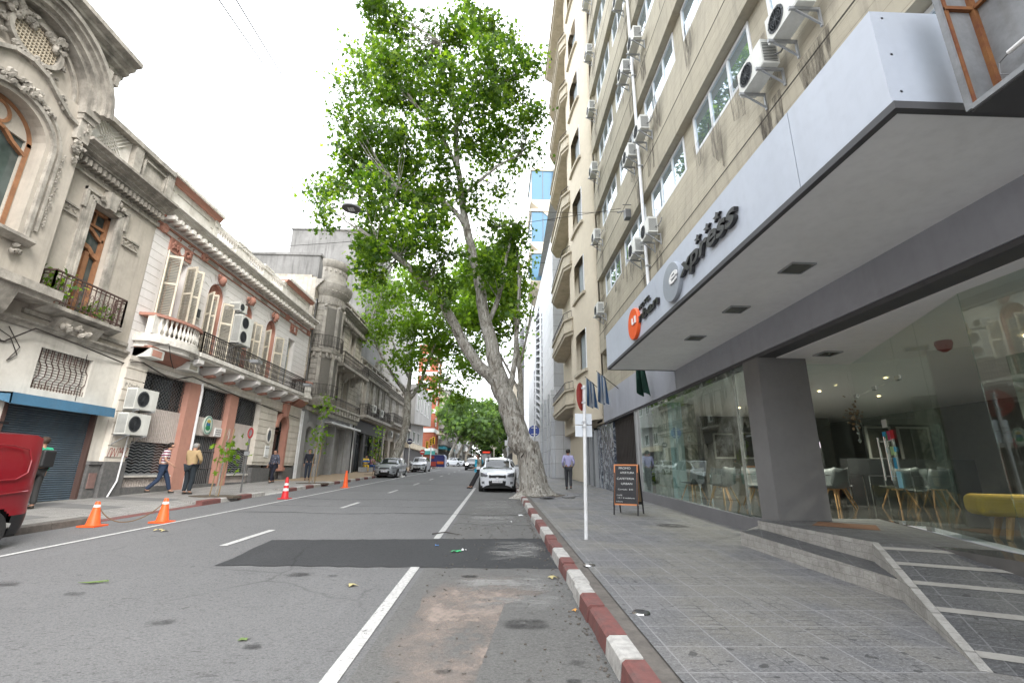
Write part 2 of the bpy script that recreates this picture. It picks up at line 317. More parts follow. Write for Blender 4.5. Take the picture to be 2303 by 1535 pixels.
def mk_stonepanel():
    b = NB('pale_marble_panels'); br = b.n('ShaderNodeTexBrick'); br.offset = .0; br.inputs['Scale'].default_value = 1
    br.inputs['Brick Width'].default_value = 1.3; br.inputs['Row Height'].default_value = 1.0; br.inputs['Mortar Size'].default_value = .012
    for k in ('Color1', 'Color2'): br.inputs[k].default_value = (.56, .57, .59, 1)
    br.inputs['Color2'].default_value = (.47, .48, .50, 1); br.inputs['Mortar'].default_value = (.2, .2, .2, 1)
    sx = b.n('ShaderNodeSeparateXYZ'); cb = b.n('ShaderNodeCombineXYZ'); b.l(b.tc.outputs['Object'], sx.inputs[0])
    b.l(b.math('ADD', sx.outputs[0], sx.outputs[1]), cb.inputs[0]); b.l(sx.outputs[2], cb.inputs[1]); b.l(cb.outputs[0], br.inputs['Vector'])
    col = b.mix(b.math('MULTIPLY', b.ramp(b.noise(1.2, 7, .7, b.vec((1, 1, .5)), 1.2), .5, .7), .5), br.outputs[0], (.36, .37, .40))
    return b.fin(col, .5, .4)
M['stonepanel'] = mk_stonepanel()
M['creamR'] = surf('cream_render', (.60, .53, .415), (.54, .475, .375), s=.5, streak=.14, grime=(.3, .26, .2), bump=.15)
M['creamstone'] = surf('cream_balcony_stone', (.52, .46, .36), (.40, .355, .275), s=1.5, streak=.4, grime=(.16, .14, .11))
M['greyslat'] = surf('grey_metal_slats', (.20, .20, .21), (.16, .16, .17), s=2, bump=0, rough=.5)
M['boxblue'] = NB('blue_oriel_glass').fin((.10, .20, .29), .22, .3)
M['shutter'] = surf('blue_roller_shutter', (.095, .13, .16), (.065, .09, .115), s=2, streak=.5, grime=(.13, .12, .11), bump=.1, rough=.6)
M['awning'] = surf('blue_awning_metal', (.07, .175, .28), (.055, .14, .225), s=2, streak=.3, grime=(.1, .1, .1), bump=.1, rough=.5)
M['corr'] = surf('corrugated_panel', (.56, .50, .46), (.46, .41, .38), s=2, streak=.2, grime=(.25, .2, .17), bump=0, rough=.6)
M['ac'] = surf('air_conditioner_casing', (.66, .66, .62), (.55, .55, .51), s=3, streak=.2, grime=(.25, .24, .2), bump=.02, rough=.5)
M['acdark'] = plain('air_conditioner_grille', (.06, .065, .07), .6)
M['rust'] = surf('rusty_steel', (.16, .055, .03), (.26, .12, .04), s=7, bump=.4, rough=.8)
M['zinc'] = surf('weathered_sheet_metal', (.26, .27, .28), (.15, .155, .16), s=3, streak=.5, grime=(.1, .08, .06), bump=.1, rough=.5)

# ---------------------------------------------------------------- geometry helpers
ORG = {}
class MB:
    def __init__(s): s.v = []; s.f = []; s.mi = []; s.m = 0
    def add(s, vs, fs):
        n = len(s.v); s.v += [tuple(p) for p in vs]; s.f += [tuple(i+n for i in f) for f in fs]; s.mi += [s.m]*len(fs)
    def box(s, x0, x1, y0, y1, z0, z1):
        s.add([(x0,y0,z0),(x1,y0,z0),(x1,y1,z0),(x0,y1,z0),(x0,y0,z1),(x1,y0,z1),(x1,y1,z1),(x0,y1,z1)],
              [(0,3,2,1),(4,5,6,7),(0,1,5,4),(1,2,6,5),(2,3,7,6),(3,0,4,7)]); return s
    def obox(s, c, size, rot=None):
        a, b, d = size[0]/2, size[1]/2, size[2]/2; c = Vector(c)
        P = [Vector(p) for p in [(-a,-b,-d),(a,-b,-d),(a,b,-d),(-a,b,-d),(-a,-b,d),(a,-b,d),(a,b,d),(-a,b,d)]]
        if rot is not None: P = [rot @ p for p in P]
        s.add([c+p for p in P], [(0,3,2,1),(4,5,6,7),(0,1,5,4),(1,2,6,5),(2,3,7,6),(3,0,4,7)]); return s
    def bar(s, a, b, r, r2=None):      # square bar between two points
        a, b = Vector(a), Vector(b); d = b-a
        if d.length < 1e-6: return s
        q = d.to_track_quat('Z', 'Y').to_matrix(); s.obox((a+b)/2, (2*r, 2*(r2 or r), d.length), q); return s
    def prism(s, poly, vec):
        n = len(poly); P = [Vector(p) for p in poly]; v = Vector(vec)
        s.add(P+[p+v for p in P], [tuple(range(n-1,-1,-1)), tuple(range(n, 2*n))]+[(i,(i+1)%n,n+(i+1)%n,n+i) for i in range(n)]); return s
    def poly(s, pts): s.add(pts, [tuple(range(len(pts)))]); return s
    def tube(s, pts, r, n=8, cap=True):
        pts = [Vector(p) for p in pts]; k = len(pts); rr = r if isinstance(r, (list, tuple)) else [r]*k
        vs = []; up = None
        for i, p in enumerate(pts):
            t = (pts[min(i+1,k-1)]-pts[max(i-1,0)]).normalized()
            if up is None:
                up = Vector((0,0,1)) if abs(t.z) < .9 else Vector((1,0,0))
            a = (up - t*up.dot(t)).normalized(); b = t.cross(a); up = a
            vs += [p+(a*cos(2*pi*j/n)+b*sin(2*pi*j/n))*rr[i] for j in range(n)]
        fs = [(i*n+j, i*n+(j+1)%n, (i+1)*n+(j+1)%n, (i+1)*n+j) for i in range(k-1) for j in range(n)]
        if cap: fs += [tuple(range(n-1,-1,-1)), tuple(range((k-1)*n, k*n))]
        s.add(vs, fs); return s
    def lathe(s, prof, c=(0,0,0), n=12, axis='z', a0=0, a1=2*pi, cap=True):
        full = abs(a1-a0-2*pi) < 1e-6; m = n if full else n+1; k = len(prof); vs = []
        for r, h in prof:
            for j in range(m):
                t = a0+(a1-a0)*j/n; x, y = r*cos(t), r*sin(t)
                p = {'z': (x,y,h), 'x': (h,x,y), 'y': (x,h,y)}[axis]
                vs.append((c[0]+p[0], c[1]+p[1], c[2]+p[2]))
        fs = [(i*m+j, i*m+(j+1)%m, (i+1)*m+(j+1)%m, (i+1)*m+j) for i in range(k-1) for j in range(n if not full else m)]
        if cap and prof[0][0] > 1e-5 and full: fs.append(tuple(range(m-1,-1,-1)))
        if cap and prof[-1][0] > 1e-5 and full: fs.append(tuple(range((k-1)*m, k*m)))
        s.add(vs, fs); return s
    def build(s, name, mat, parent=None, smooth=None, org=None, recalc=True):
        me = bpy.data.meshes.new(name)
        V = np.array(s.v, dtype=float).reshape(-1, 3)
        if parent is not None: base = ORG[parent.name]
        elif org is not None: base = org
        else: base = ((V[:,0].min()+V[:,0].max())/2, (V[:,1].min()+V[:,1].max())/2, V[:,2].min())
        V = V-np.array(base)
        me.from_pydata([tuple(p) for p in V], [], s.f)
        mats = mat if isinstance(mat, (list, tuple)) else [mat]
        for m in mats: me.materials.append(M[m] if isinstance(m, str) else m)
        if len(mats) > 1: me.polygons.foreach_set('material_index', s.mi)
        if recalc:
            bm = bmesh.new(); bm.from_mesh(me); bmesh.ops.recalc_face_normals(bm, faces=bm.faces); bm.to_mesh(me); bm.free()
        if smooth is not None:
            me.shade_smooth(); me.set_sharp_from_angle(angle=radians(smooth))
        me.update()
        o = bpy.data.objects.new(name, me); COL.objects.link(o)
        if parent is not None: o.parent = parent
        else: o.location = base
        ORG[o.name] = tuple(base); return o
def tag(o, label=None, cat=None, group=None, kind=None):
    if label: o['label'] = label
    if cat: o['category'] = cat
    if group: o['group'] = group
    if kind: o['kind'] = kind
    return o
def thing(name, label, cat, loc=(0,0,0), group=None, local=False):
    o = bpy.data.objects.new(name, None); COL.objects.link(o); o.empty_display_size = .2
    if not local: o.location = loc
    ORG[o.name] = (0,0,0) if local else tuple(loc)
    return tag(o, label, cat, group)
def place(o, loc, rz=0, sc=None):
    o.location = loc; o.rotation_euler = (0, 0, rz)
    if sc: o.scale = (sc, sc, sc)
    return o
def dup(root, loc=None, rz=None, label=None):
    def cp(o, par):
        c = o.copy(); COL.objects.link(c)
        if par is not None: c.parent = par
        for ch in list(o.children): cp(ch, c)
        return c
    r = cp(root, None)
    if loc is not None: r.location = loc
    if rz is not None: r.rotation_euler = (0, 0, rz)
    if label: r['label'] = label
    return r
def struct(mb, name, mat, **k): return tag(mb.build(name, mat, org=(0,0,0), **k), kind='structure')

class FA:
    """facade frame: u along the street (+Y), v up, w outwards from the wall plane X"""
    def __init__(s, X, side): s.X = X; s.s = side
    def p(s, u, v, w=0): return (s.X+s.s*w, u, v)
    def box(s, mb, u0, u1, v0, v1, w0, w1):
        a, b = s.X+s.s*w0, s.X+s.s*w1; mb.box(min(a,b), max(a,b), min(u0,u1), max(u0,u1), min(v0,v1), max(v0,v1))
    def ext(s, mb, wv, u0, u1):           # profile polygon (w,v) extruded along the street
        mb.prism([s.p(u0, v, w) for w, v in wv], (0, u1-u0, 0))
    def plate(s, mb, uv, w0, w1):         # polygon (u,v) extruded outwards
        mb.prism([s.p(u, v, w0) for u, v in uv], (s.s*(w1-w0), 0, 0))
    def arc(s, mb, uc, vc, r0, r1, w0, w1, a0=0, a1=180, n=16, e=1.0):
        for i in range(n):
            t0, t1 = radians(a0+(a1-a0)*i/n), radians(a0+(a1-a0)*(i+1)/n)
            s.plate(mb, [(uc+r0*cos(t0), vc+e*r0*sin(t0)), (uc+r1*cos(t0), vc+e*r1*sin(t0)), (uc+r1*cos(t1), vc+e*r1*sin(t1)), (uc+r0*cos(t1), vc+e*r0*sin(t1))], w0, w1)
    def path(s, mb, pts, half, w0, w1):   # ribbon following (u,v) points
        for (a, b), (c, d) in zip(pts[:-1], pts[1:]):
            L = math.hypot(c-a, d-b)
            if L < 1e-6: continue
            nx, ny = -(d-b)/L*half, (c-a)/L*half
            s.plate(mb, [(a-nx, b-ny), (c-nx, d-ny), (c+nx, d+ny), (a+nx, b+ny)], w0, w1)
    def wall(s, mb, u0, u1, v0, v1, ops, w=0, d=.3):
        us = sorted({u0, u1, *[o[0] for o in ops], *[o[1] for o in ops]}); vs = sorted({v0, v1, *[o[2] for o in ops], *[o[3] for o in ops]})
        us = [u for u in us if u0-1e-6 <= u <= u1+1e-6]; vs = [v for v in vs if v0-1e-6 <= v <= v1+1e-6]
        hole = lambda a, b: any(o[0]-1e-6 <= a and b[0] <= o[1]+1e-6 and o[2]-1e-6 <= b[1] and b[2] <= o[3]+1e-6 for o in ops)
        H = {}
        for i in range(len(us)-1):
            for j in range(len(vs)-1): H[i, j] = hole(us[i], (us[i+1], vs[j], vs[j+1]))
        for (i, j), h in H.items():
            a, b, c, e = us[i], us[i+1], vs[j], vs[j+1]
            if not h: mb.poly([s.p(a,c,w), s.p(b,c,w), s.p(b,e,w), s.p(a,e,w)])
            else:
                if not H.get((i-1,j), False): mb.poly([s.p(a,c,w), s.p(a,e,w), s.p(a,e,w-d), s.p(a,c,w-d)])
                if not H.get((i+1,j), False): mb.poly([s.p(b,c,w), s.p(b,e,w), s.p(b,e,w-d), s.p(b,c,w-d)])
                if not H.get((i,j-1), False): mb.poly([s.p(a,c,w), s.p(b,c,w), s.p(b,c,w-d), s.p(a,c,w-d)])
                if not H.get((i,j+1), False): mb.poly([s.p(a,e,w), s.p(b,e,w), s.p(b,e,w-d), s.p(a,e,w-d)])
    def archfill(s, mb, u0, u1, vs, vt, w=0, d=.3, e=None, n=14):
        """fills the corners above an arch springing at vs inside the rectangle u0..u1 x vs..vt"""
        uc, r = (u0+u1)/2, (u1-u0)/2; e = e or (vt-vs)/r
        pts = [(uc+r*cos(pi*i/n), vs+e*r*sin(pi*i/n)) for i in range(n+1)]
        h = n//2
        for half, cor in ((pts[:h+1], (u1, vt)), (pts[h:], (u0, vt))):
            for a, b in zip(half[:-1], half[1:]):
                mb.poly([s.p(*a, w), s.p(*b, w), s.p(*cor, w)]); mb.poly([s.p(*a, w), s.p(*b, w), s.p(*b, w-d), s.p(*a, w-d)])
def window(F, par, u0, u1, v0, v1, w, vm=(.5,), hm=(), t=.06, fm='alu', pm='pane', d=.06, name='window'):
    mb = MB()
    F.box(mb, u0, u1, v0, v0+t, w-d, w); F.box(mb, u0, u1, v1-t, v1, w-d, w)
    F.box(mb, u0, u0+t, v0+t, v1-t, w-d, w); F.box(mb, u1-t, u1, v0+t, v1-t, w-d, w)
    for k in vm: c = u0+(u1-u0)*k; F.box(mb, c-t*.45, c+t*.45, v0+t, v1-t, w-d*.9, w-.004)
    for k in hm: c = v0+(v1-v0)*k; F.box(mb, u0+t, u1-t, c-t*.4, c+t*.4, w-d*.8, w-.008)
    o = mb.build(name, fm, par)
    g = MB(); F.box(g, u0+t*.5, u1-t*.5, v0+t*.5, v1-t*.5, w-d*.75, w-d*.55); g.build('pane', pm, o)
    return o
def shutter_leaf(F, par, hinge, width, v0, v1, w, ang, name='shutter', rows=2):
    """louvred leaf hinged at u=hinge standing out at an angle from the wall (0 = flat on the wall)"""
    a = radians(ang); du, dw = cos(a), sin(a); mb = MB()
    def seg(s0, s1, z0, z1, th):
        A = Vector(F.p(hinge+width*s0*du, z0, w+abs(width)*s0*dw)); B = Vector(F.p(hinge+width*s1*du, z0, w+abs(width)*s1*dw))
        d = (B-A).normalized(); nrm = Vector((d.y, -d.x, 0))*th/2
        mb.prism([A-nrm, B-nrm, B+nrm, A+nrm], (0, 0, z1-z0))
    st = .12
    seg(0, st, v0, v1, .045); seg(1-st, 1, v0, v1, .045)
    for k in range(rows+1):
        z = v0+(v1-v0-.09)*(k/rows if rows != 2 or k != 1 else .66); seg(st, 1-st, z, z+.09, .045)
    o = mb.build(name, 'cream', par); mb = MB()
    z = v0+.1
    while z < v1-.1: seg(st, 1-st, z, z+.032, .03); z += .062
    mb.build('louvre', 'shade', o); return o
def balusters(mb, pts, h, z, r=.055):
    prof = [(.6,0),(.6,.08),(.35,.12),(.95,.3),(1,.4),(.45,.66),(.35,.78),(.6,.84),(.7,1)]
    for x, y in pts: mb.lathe([(q[0]*r, z+q[1]*h) for q in prof], (x, y, 0), 7)
def cornice(F, mb, u0, u1, v0, v1, out, steps=4, w0=0):
    """stepped moulding growing outwards upwards"""
    pr = [(w0, v0)]
    for i in range(steps):
        a = w0+out*((i+1)/steps)**1.25; va = v0+(v1-v0)*i/steps; vb = v0+(v1-v0)*(i+1)/steps
        pr += [(a, va+.015*(i > 0)), (a, vb-(v1-v0)*.06)]
    pr += [(w0, v1)]; pr[-2] = (pr[-2][0], v1)
    F.ext(mb, pr, u0, u1)
def dentils(F, mb, u0, u1, v0, v1, w0, w1, pitch, fill=.5):
    u = u0
    while u+pitch*fill <= u1: F.box(mb, u, u+pitch*fill, v0, v1, w0, w1); u += pitch
def blob_orn(F, mb, uc, vc, su, sv, n, seed, w=0.0, t=.09):
    """carved foliage / scroll ornament: small rounded lumps and curls standing off the wall"""
    rd = random.Random(seed)
    for i in range(n):
        a = rd.uniform(0, 2*pi); q = rd.random()**.5; u, v = uc+su*q*cos(a), vc+sv*q*sin(a)
        r = rd.uniform(.25, .5)*min(su, sv)*.7+.015; k = rd.uniform(0, pi)
        pts = []
        for j in range(7):
            th = k+j*.75; rr = r*(1-j*.11); pts.append(F.p(u+rr*cos(th), v+rr*sin(th), w+.01+t*.5*(1-j*.06)))
        mb.tube(pts, [t*.32*(1-j*.08) for j in range(7)], 5)
def railing(F, par, u0, u1, v0, v1, w1, w0=0.05, pitch=.11, mat='iron', scroll=True, name='railing', seed=1):
    mb = MB(); rd = random.Random(seed)
    path = [F.p(u0, 0, w0), F.p(u0, 0, w1), F.p(u1, 0, w1), F.p(u1, 0, w0)]
    for a, b in zip(path[:-1], path[1:]):
        a, b = Vector(a), Vector(b); L = (b-a).length; n = max(1, int(L/pitch)); d = (b-a)/L
        for z, r in ((v1, .022), (v1-.1, .012), (v0+.06, .014)): mb.bar(a+Vector((0,0,z)), b+Vector((0,0,z)), r)
        for i in range(n+1):
            p = a+d*(L*i/n); r = .02 if i in (0, n) else .010
            mb.bar(p+Vector((0,0,v0)), p+Vector((0,0,v1)), r)
            if scroll and i < n:
                c = p+d*(L/n*.5)
                for zc, rr in ((v0+(v1-v0)*.3, .42), (v0+(v1-v0)*.62, .38)):
                    R_ = pitch*rr; q = [c+d*(R_*cos(t))*(1-.06*k)+Vector((0,0,zc+R_*1.5*sin(t)*(1-.06*k))) for k, t in enumerate([j*.8+(i%2)*pi for j in range(9)])]
                    mb.tube(q, .008, 3, False)
    return mb.build(name, mat, par)

# ---------------------------------------------------------------- foliage
def leaves(name, clumps, n, size, mat, parent, seed, lobed=True, tilt=.5):
    """clumps: (x,y,z,rx,ry,rz,weight); leaf-sized polygons spread through each clump"""
    rg = np.random.default_rng(seed); W = np.array([c[6] for c in clumps]); W = W/W.sum()
    idx = rg.choice(len(clumps), n, p=W); C = np.array([c[:3] for c in clumps])[idx]; Rr = np.array([c[3:6] for c in clumps])[idx]
    d = rg.normal(size=(n, 3)); d /= np.linalg.norm(d, axis=1)[:, None]
    q = rg.random(n)**.45; P = C+d*Rr*q[:, None]
    # gather leaves on twigs: pull towards nearby random tufts
    nt_ = max(8, n//26); tu = P[rg.integers(0, n, nt_)]; own = rg.integers(0, nt_, n)
    P = tu[own]+rg.normal(size=(n, 3))*size*np.array([1.15, 1.15, .95])*1.25
    k = 10 if lobed else 4
    if lobed:
        ang = np.array([-90, -50, -25, 5, 40, 90, 140, 175, 205, 230])*pi/180; rad = np.array([.75, .45, .95, .42, 1.05, .5, 1.05, .42, .95, .45])
        ang = np.array([90+i*36 for i in range(10)])*pi/180; rad = np.array([1.1, .5, 1, .48, .8, .25, .8, .48, 1, .5])
        base = np.stack([rad*np.cos(ang), rad*np.sin(ang), np.zeros(10)], 1)*.62
    else: base = np.array([[-.5,-.6,0],[.5,-.5,0],[.45,.6,0],[-.5,.5,0]])
    nrm = rg.normal(size=(n, 3))*np.array([1, 1, .8])+np.array([0, 0, tilt]); nrm /= np.linalg.norm(nrm, axis=1)[:, None]
    a = rg.normal(size=(n, 3)); a -= (a*nrm).sum(1)[:, None]*nrm; a /= np.linalg.norm(a, axis=1)[:, None]; b = np.cross(nrm, a)
    sz = size*rg.uniform(.45, 1.35, n)
    V = P[:, None, :]+sz[:, None, None]*(base[None, :, 0:1]*a[:, None, :]+base[None, :, 1:2]*b[:, None, :])
    bend = (np.abs(base[:, 0])*.35)[None, :, None]*nrm[:, None, :]*sz[:, None, None]; V = V-bend
    V = V.reshape(-1, 3)-np.array(ORG[parent.name])
    me = bpy.data.meshes.new(name); me.vertices.add(n*k); me.vertices.foreach_set('co', V.ravel())
    me.loops.add(n*k); me.loops.foreach_set('vertex_index', np.arange(n*k)); me.polygons.add(n)
    me.polygons.foreach_set('loop_start', np.arange(n)*k); me.polygons.foreach_set('loop_total', np.full(n, k))
    me.materials.append(M[mat]); me.update(calc_edges=True); me.validate()
    o = bpy.data.objects.new(name, me); COL.objects.link(o); o.parent = parent; ORG[o.name] = ORG[parent.name]; return o
def limb(mb, pts, radii, n=10, sub=4, wob=.0, seed=0):
    """smooth tapered limb through the given points"""
    P = [Vector(p) for p in pts]; out = []; rr = []; rd = random.Random(seed)
    for i in range(len(P)-1):
        p0, p1, p2, p3 = P[max(i-1,0)], P[i], P[i+1], P[min(i+2, len(P)-1)]
        for k in range(sub):
            t = k/sub; q = .5*((2*p1)+(-p0+p2)*t+(2*p0-5*p1+4*p2-p3)*t*t+(-p0+3*p1-3*p2+p3)*t**3)
            r = radii[i]*(1-t)+radii[i+1]*t
            q += Vector((rd.uniform(-1,1), rd.uniform(-1,1), rd.uniform(-.5,.5)))*wob*r; out.append(q); rr.append(r*(1+rd.uniform(-.5,.5)*wob))
    out.append(P[-1]); rr.append(radii[-1]); mb.tube(out, rr, n)
def twigs(mb, starts, clumps, seed, r=.035, k=3):
    rd = random.Random(seed)
    for c in clumps:
        c0 = Vector(c[:3]); s0 = min(starts, key=lambda p: (Vector(p)-c0).length+max(0, p[2]-c0.z)*1.5); s0 = Vector(s0)
        for j in range(k):
            e = c0+Vector((rd.uniform(-.6,.6)*c[3], rd.uniform(-.6,.6)*c[4], rd.uniform(-.5,.6)*c[5])); m = s0.lerp(e, .5)+Vector((rd.uniform(-.2,.2), rd.uniform(-.2,.2), rd.uniform(-.3,.1)))*(e-s0).length*.3
            rr = r*(.6+.25*(e-s0).length/3); limb(mb, [s0, m, e], [rr, rr*.6, rr*.2], 5, 4, .1, j)

# ================================================================ GROUND, ROAD, PAVEMENTS
def slope_sheet(mb, pts, dz):      # polygon (x,y) laid on the slope
    mb.poly([(x, y, gz(y)+dz) for x, y in pts])
def rect(x0, x1, y0, y1): return [(x0,y0),(x1,y0),(x1,y1),(x0,y1)]
mb = MB(); slope_sheet(mb, rect(-300, 300, -60, 900), -.06); struct(mb, 'ground', 'roofdark')
mb = MB(); slope_sheet(mb, rect(-8.75, 1.0, -40, 420), 0); slope_sheet(mb, rect(-90, -8.75, 80, 92), 0); slope_sheet(mb, rect(1.0, 90, 68, 80), 0)
struct(mb, 'road', 'asphalt')
mb = MB(); slope_sheet(mb, [(-1.0,-8),(.9,-8),(.9,60),(-1.02,60),(-1.0,24),(-.96,12)], .003); struct(mb, 'parking_bay', 'asphaltbay')
rd = random.Random(4); mb = MB(); P = []
def jag(a, b, n, k): return [(a[0]+(b[0]-a[0])*i/n+rd.uniform(-k,k), a[1]+(b[1]-a[1])*i/n+rd.uniform(-k,k)) for i in range(n)]
P = jag((-3.82,7.0),(.88,6.92),34,.035)+jag((.88,6.92),(.9,9.4),9,.04)+jag((.9,9.4),(-4.02,9.0),34,.03)+jag((-4.02,9.0),(-3.82,7.0),5,.02)
slope_sheet(mb, P, .006); struct(mb, 'road_patch', 'asphaltnew')
mb = MB()
for y0, y1 in ((3.0,6.96),(9.25,24.5)): slope_sheet(mb, rect(-1.16, -1.04, y0, y1), .009)
slope_sheet(mb, rect(-1.16, -1.04, -10, 3.0), .009); struct(mb, 'parking_line', 'paint')
mb = MB(); slope_sheet(mb, [(-7.27,-10),(-7.17,-10),(-6.98,60),(-7.08,60)], .009); struct(mb, 'left_parking_line', 'paint')
mb = MB()
for y0 in (8.4, 14.4, 20.4, 26.4, 32.4, 38.4, 44.4, 50.4, 56.4): slope_sheet(mb, rect(-4.6, -4.47, y0, y0+1.75), .009)
struct(mb, 'lane_dashes', 'paint')
def stain(name, pts, mat, dz): mb = MB(); slope_sheet(mb, pts, dz); return struct(mb, name, mat)
stain('sand_dust', [(-.98,3.0),(-.2,3.0),(.1,5.3),(.75,5.9),(.8,6.6),(-.9,6.7),(-.75,5.2)], 'sand', .0065)
stain('cement_slurry', [(-.3,5.0),(.85,4.9),(.85,6.9),(-.6,6.88)], 'slurry', .0095)
stain('cement_slurry_far', [(-.95,9.6),(.86,9.6),(.86,19),(-.95,19)], 'slurry', .0065)
stain('slurry_on_patch', [(-.2,7.3),(.86,7.1),(.86,9.2),(-.2,9.0)], 'slurry', .0125)
for k, (x, y, r) in enumerate([(.28,4.72,.2),(-.32,6.45,.1),(-3.0,4.75,.12),(-4.1,4.1,.16),(-1.9,4.2,.07),(-2.5,6.5,.15),(-.35,3.75,.06),(-2.05,6.45,.06),(.62,3.9,.06),(-5.6,6.0,.15),(-4.5,5.6,.1),(.55,3.6,.05)]):
    stain('oil_stain', [(x+r*(1.5 if i%2 else 1.2)*cos(i*.52), y+r*.8*sin(i*.52)) for i in range(12)], 'tar', .0105+k*.0004)
rs = random.Random(21)
for k, (y, x0, x1, w_) in enumerate([(13.1,-7.0,.85,.05),(14.9,-7.1,-1.3,.03),(17.2,-7,.8,.05),(21.5,-6.9,.7,.05),(27,-6.8,.8,.08),(33,-6.8,.8,.08),(11.2,-1.0,.86,.03)]):
    n_ = 26; c_ = [(x0+(x1-x0)*i/n_, y+rs.uniform(-.07,.07)+.12*sin(i*.5+k)) for i in range(n_+1)]
    stain('road_seam', [(x, yy-w_*rs.uniform(.3,1)) for x, yy in c_]+[(x, yy+w_*rs.uniform(.3,1)) for x, yy in reversed(c_)], 'seam', .0135+k*.0003)
pitp = [(1.42+1.15*cos(a)*(1+.15*sin(3*a)), 18.15+1.25*sin(a)*(1+.12*cos(2*a))) for a in [i*pi/14 for i in range(28)]]
# right pavement and kerb
mb = MB(); slope_sheet(mb, rect(1.18, 5.2, -30, 66), .14); slope_sheet(mb, rect(1.18, 5.2, 78, 420), .14); struct(mb, 'right_pavement', 'slab')
stain('tree_pit', [(max(1.22, p[0]), p[1]) for p in pitp], 'soil', .1445)
for k in range(9): a = k*.7; mb = MB(); mb.obox((1.5+1.35*cos(a), 17.9+1.3*sin(a), gz(18)+.15), (.42,.36,.05), Matrix.Rotation(a*2,3,'Z') @ Matrix.Rotation(.12,3,'X')); (1.5+1.35*cos(a) > 1.2) and struct(mb, 'lifted_slab', 'slab')
mb = MB(); slope_sheet(mb, rect(1.03, 1.2, -30, 66), .125); slope_sheet(mb, rect(1.03,1.2,78,420), .125); struct(mb, 'kerb_joint', 'kerbraw')
mb = MB(); y = -12.0; rk = random.Random(3); cols = [1,0,0,0,1,1,0,0,1]; i = 0
marks = [(3.62,1),(4.05,0),(4.4,0),(4.78,0),(5.2,1),(5.62,1),(5.85,1),(6.25,0),(6.6,0),(6.95,1),(7.35,1),(7.75,0),(8.1,0),(8.5,0),(8.95,1),(9.4,1),(9.9,0),(10.4,0),(11.0,1),(11.6,1),(12.2,0),(13,0),(13.6,1),(14.4,1),(15.1,0),(15.9,1),(16.7,0),(17.4,1),(18.2,0)]
seg = [(a, b[0], a_) for (a, a_), b in zip(marks[:-1], marks[1:])]
yy = 18.2
while yy < 66: seg.append((yy, yy+.9, i % 2)); yy += .9; i += 1
yy = 3.62; i = 0
while yy > -12: seg.append((yy-.8, yy, i % 2)); yy -= .8; i += 1
for a, b, c in seg:
    mb.m = c; dx = rk.uniform(-.012, .012); h = .145+rk.uniform(-.012, .008)
    a0, b0 = a+.006, b-.006; q = [(.87+dx, 0), (.885+dx, h-.02), (.91+dx, h), (1.045+dx, h), (1.045+dx, -.02), (.87+dx, -.02)]
    mb.prism([(x, a0, gz(a0)+z) for x, z in q], (0, b0-a0, (b0-a0)*S))
struct(mb, 'right_kerb', ['kerbred', 'kerbwhite'])
# left pavement: plain tiles, pale and dark bands, ochre section
mb = MB(); slope_sheet(mb, rect(-13, -9.5, -40, 26.5), .14); [slope_sheet(mb, rect(-9.5, -8.95, a, b), .14) for a, b in ((-40, 10.9), (14.7, 18.5), (20.4, 26.5))]; struct(mb, 'left_pavement', 'paveL')
mb = MB(); slope_sheet(mb, rect(-13, -8.95, 26.5, 79.5), .14); slope_sheet(mb, rect(-13, -8.95, 92.5, 420), .14); struct(mb, 'left_pavement_far', 'paveO')
mb = MB()
for a in (10.2, 12.3, 14.5): slope_sheet(mb, [(-12.3,a+.6),(-9.55,a-.15),(-9.55,a+.55),(-12.3,a+1.5)], .144)
struct(mb, 'pavement_band', 'stripdark')
mb = MB(); yy = -10; i = 0
def kmat(y):
    if y < 10.6: return 2
    if y < 13.8: return 0
    if y < 17.6: return i % 2
    if y < 19.2: return 1
    return i % 2
while yy < 79:
    L = .95; low = 10.5 < yy < 14.0 or 18.0 < yy < 20.2; h = .03 if low else .14; mb.m = kmat(yy)
    q = [(-8.73, -.02), (-8.745, h-.02), (-8.77, h), (-8.97, h), (-8.97, -.02)]
    mb.prism([(x, yy+.006, gz(yy)+z) for x, z in q], (0, L-.012, (L-.012)*S)); yy += L; i += 1
struct(mb, 'left_kerb', ['kerbred', 'kerbwhite', 'kerbraw'])
mb = MB()
for a, b in ((10.9, 14.7), (18.5, 20.4)): mb.poly([(-8.93,a,gz(a)+.028),(-8.93,b,gz(b)+.028),(-9.5,b,gz(b)+.141),(-9.5,a,gz(a)+.141)]); [mb.poly([(-8.93,y,gz(y)+.028),(-8.93,y,gz(y)+.14),(-9.5,y,gz(y)+.141)]) for y in (a, b)]
struct(mb, 'driveway_ramp', 'paveL')

# ================================================================ HOTEL (right)
HX = 5.0; H = FA(HX, -1); Z0 = .3
hotel = thing('hotel_building', 'board-marked concrete hotel with ribbon windows above a glass café front and a long white canopy', 'building', (5, 12, .3))
mb = MB(); y0, y1 = -4.0, 21.9
heads = [7.05+3.87*k for k in range(7)]        # window heads, sills 1.25 below
zs = 4.97
piers = [21.4-3.55*k for k in range(11)]
for k, h in enumerate(heads):
    sill = h-1.22
    H.ext(mb, [(-.5,zs),(0,zs),(0,zs+.95),(-.20,sill),(-.5,sill)], y0, y1)     # sloping spandrel
    zs = h
H.box(mb, y0, y1, zs, zs+2.6, -.5, 0)
for h in heads:
    for p in piers: H.box(mb, p-.32, p+.32, h-1.2, h, -.55, -.24)
    H.box(mb, 21.72, y1-.01, h-1.2, h, -.55, -.1)
mb.box(5.55, 14.5, y0, y1, 4.9, zs+2.6); mb.box(5.55, 14.5, 21.4, 21.9, 0, 4.9)
mb.build('wall', 'conc', hotel)
mb = MB()
for h in heads: H.box(mb, y0, y1, h+.955, h+.985, -.05, .004)
mb.build('construction_joint', 'concjoint', hotel)
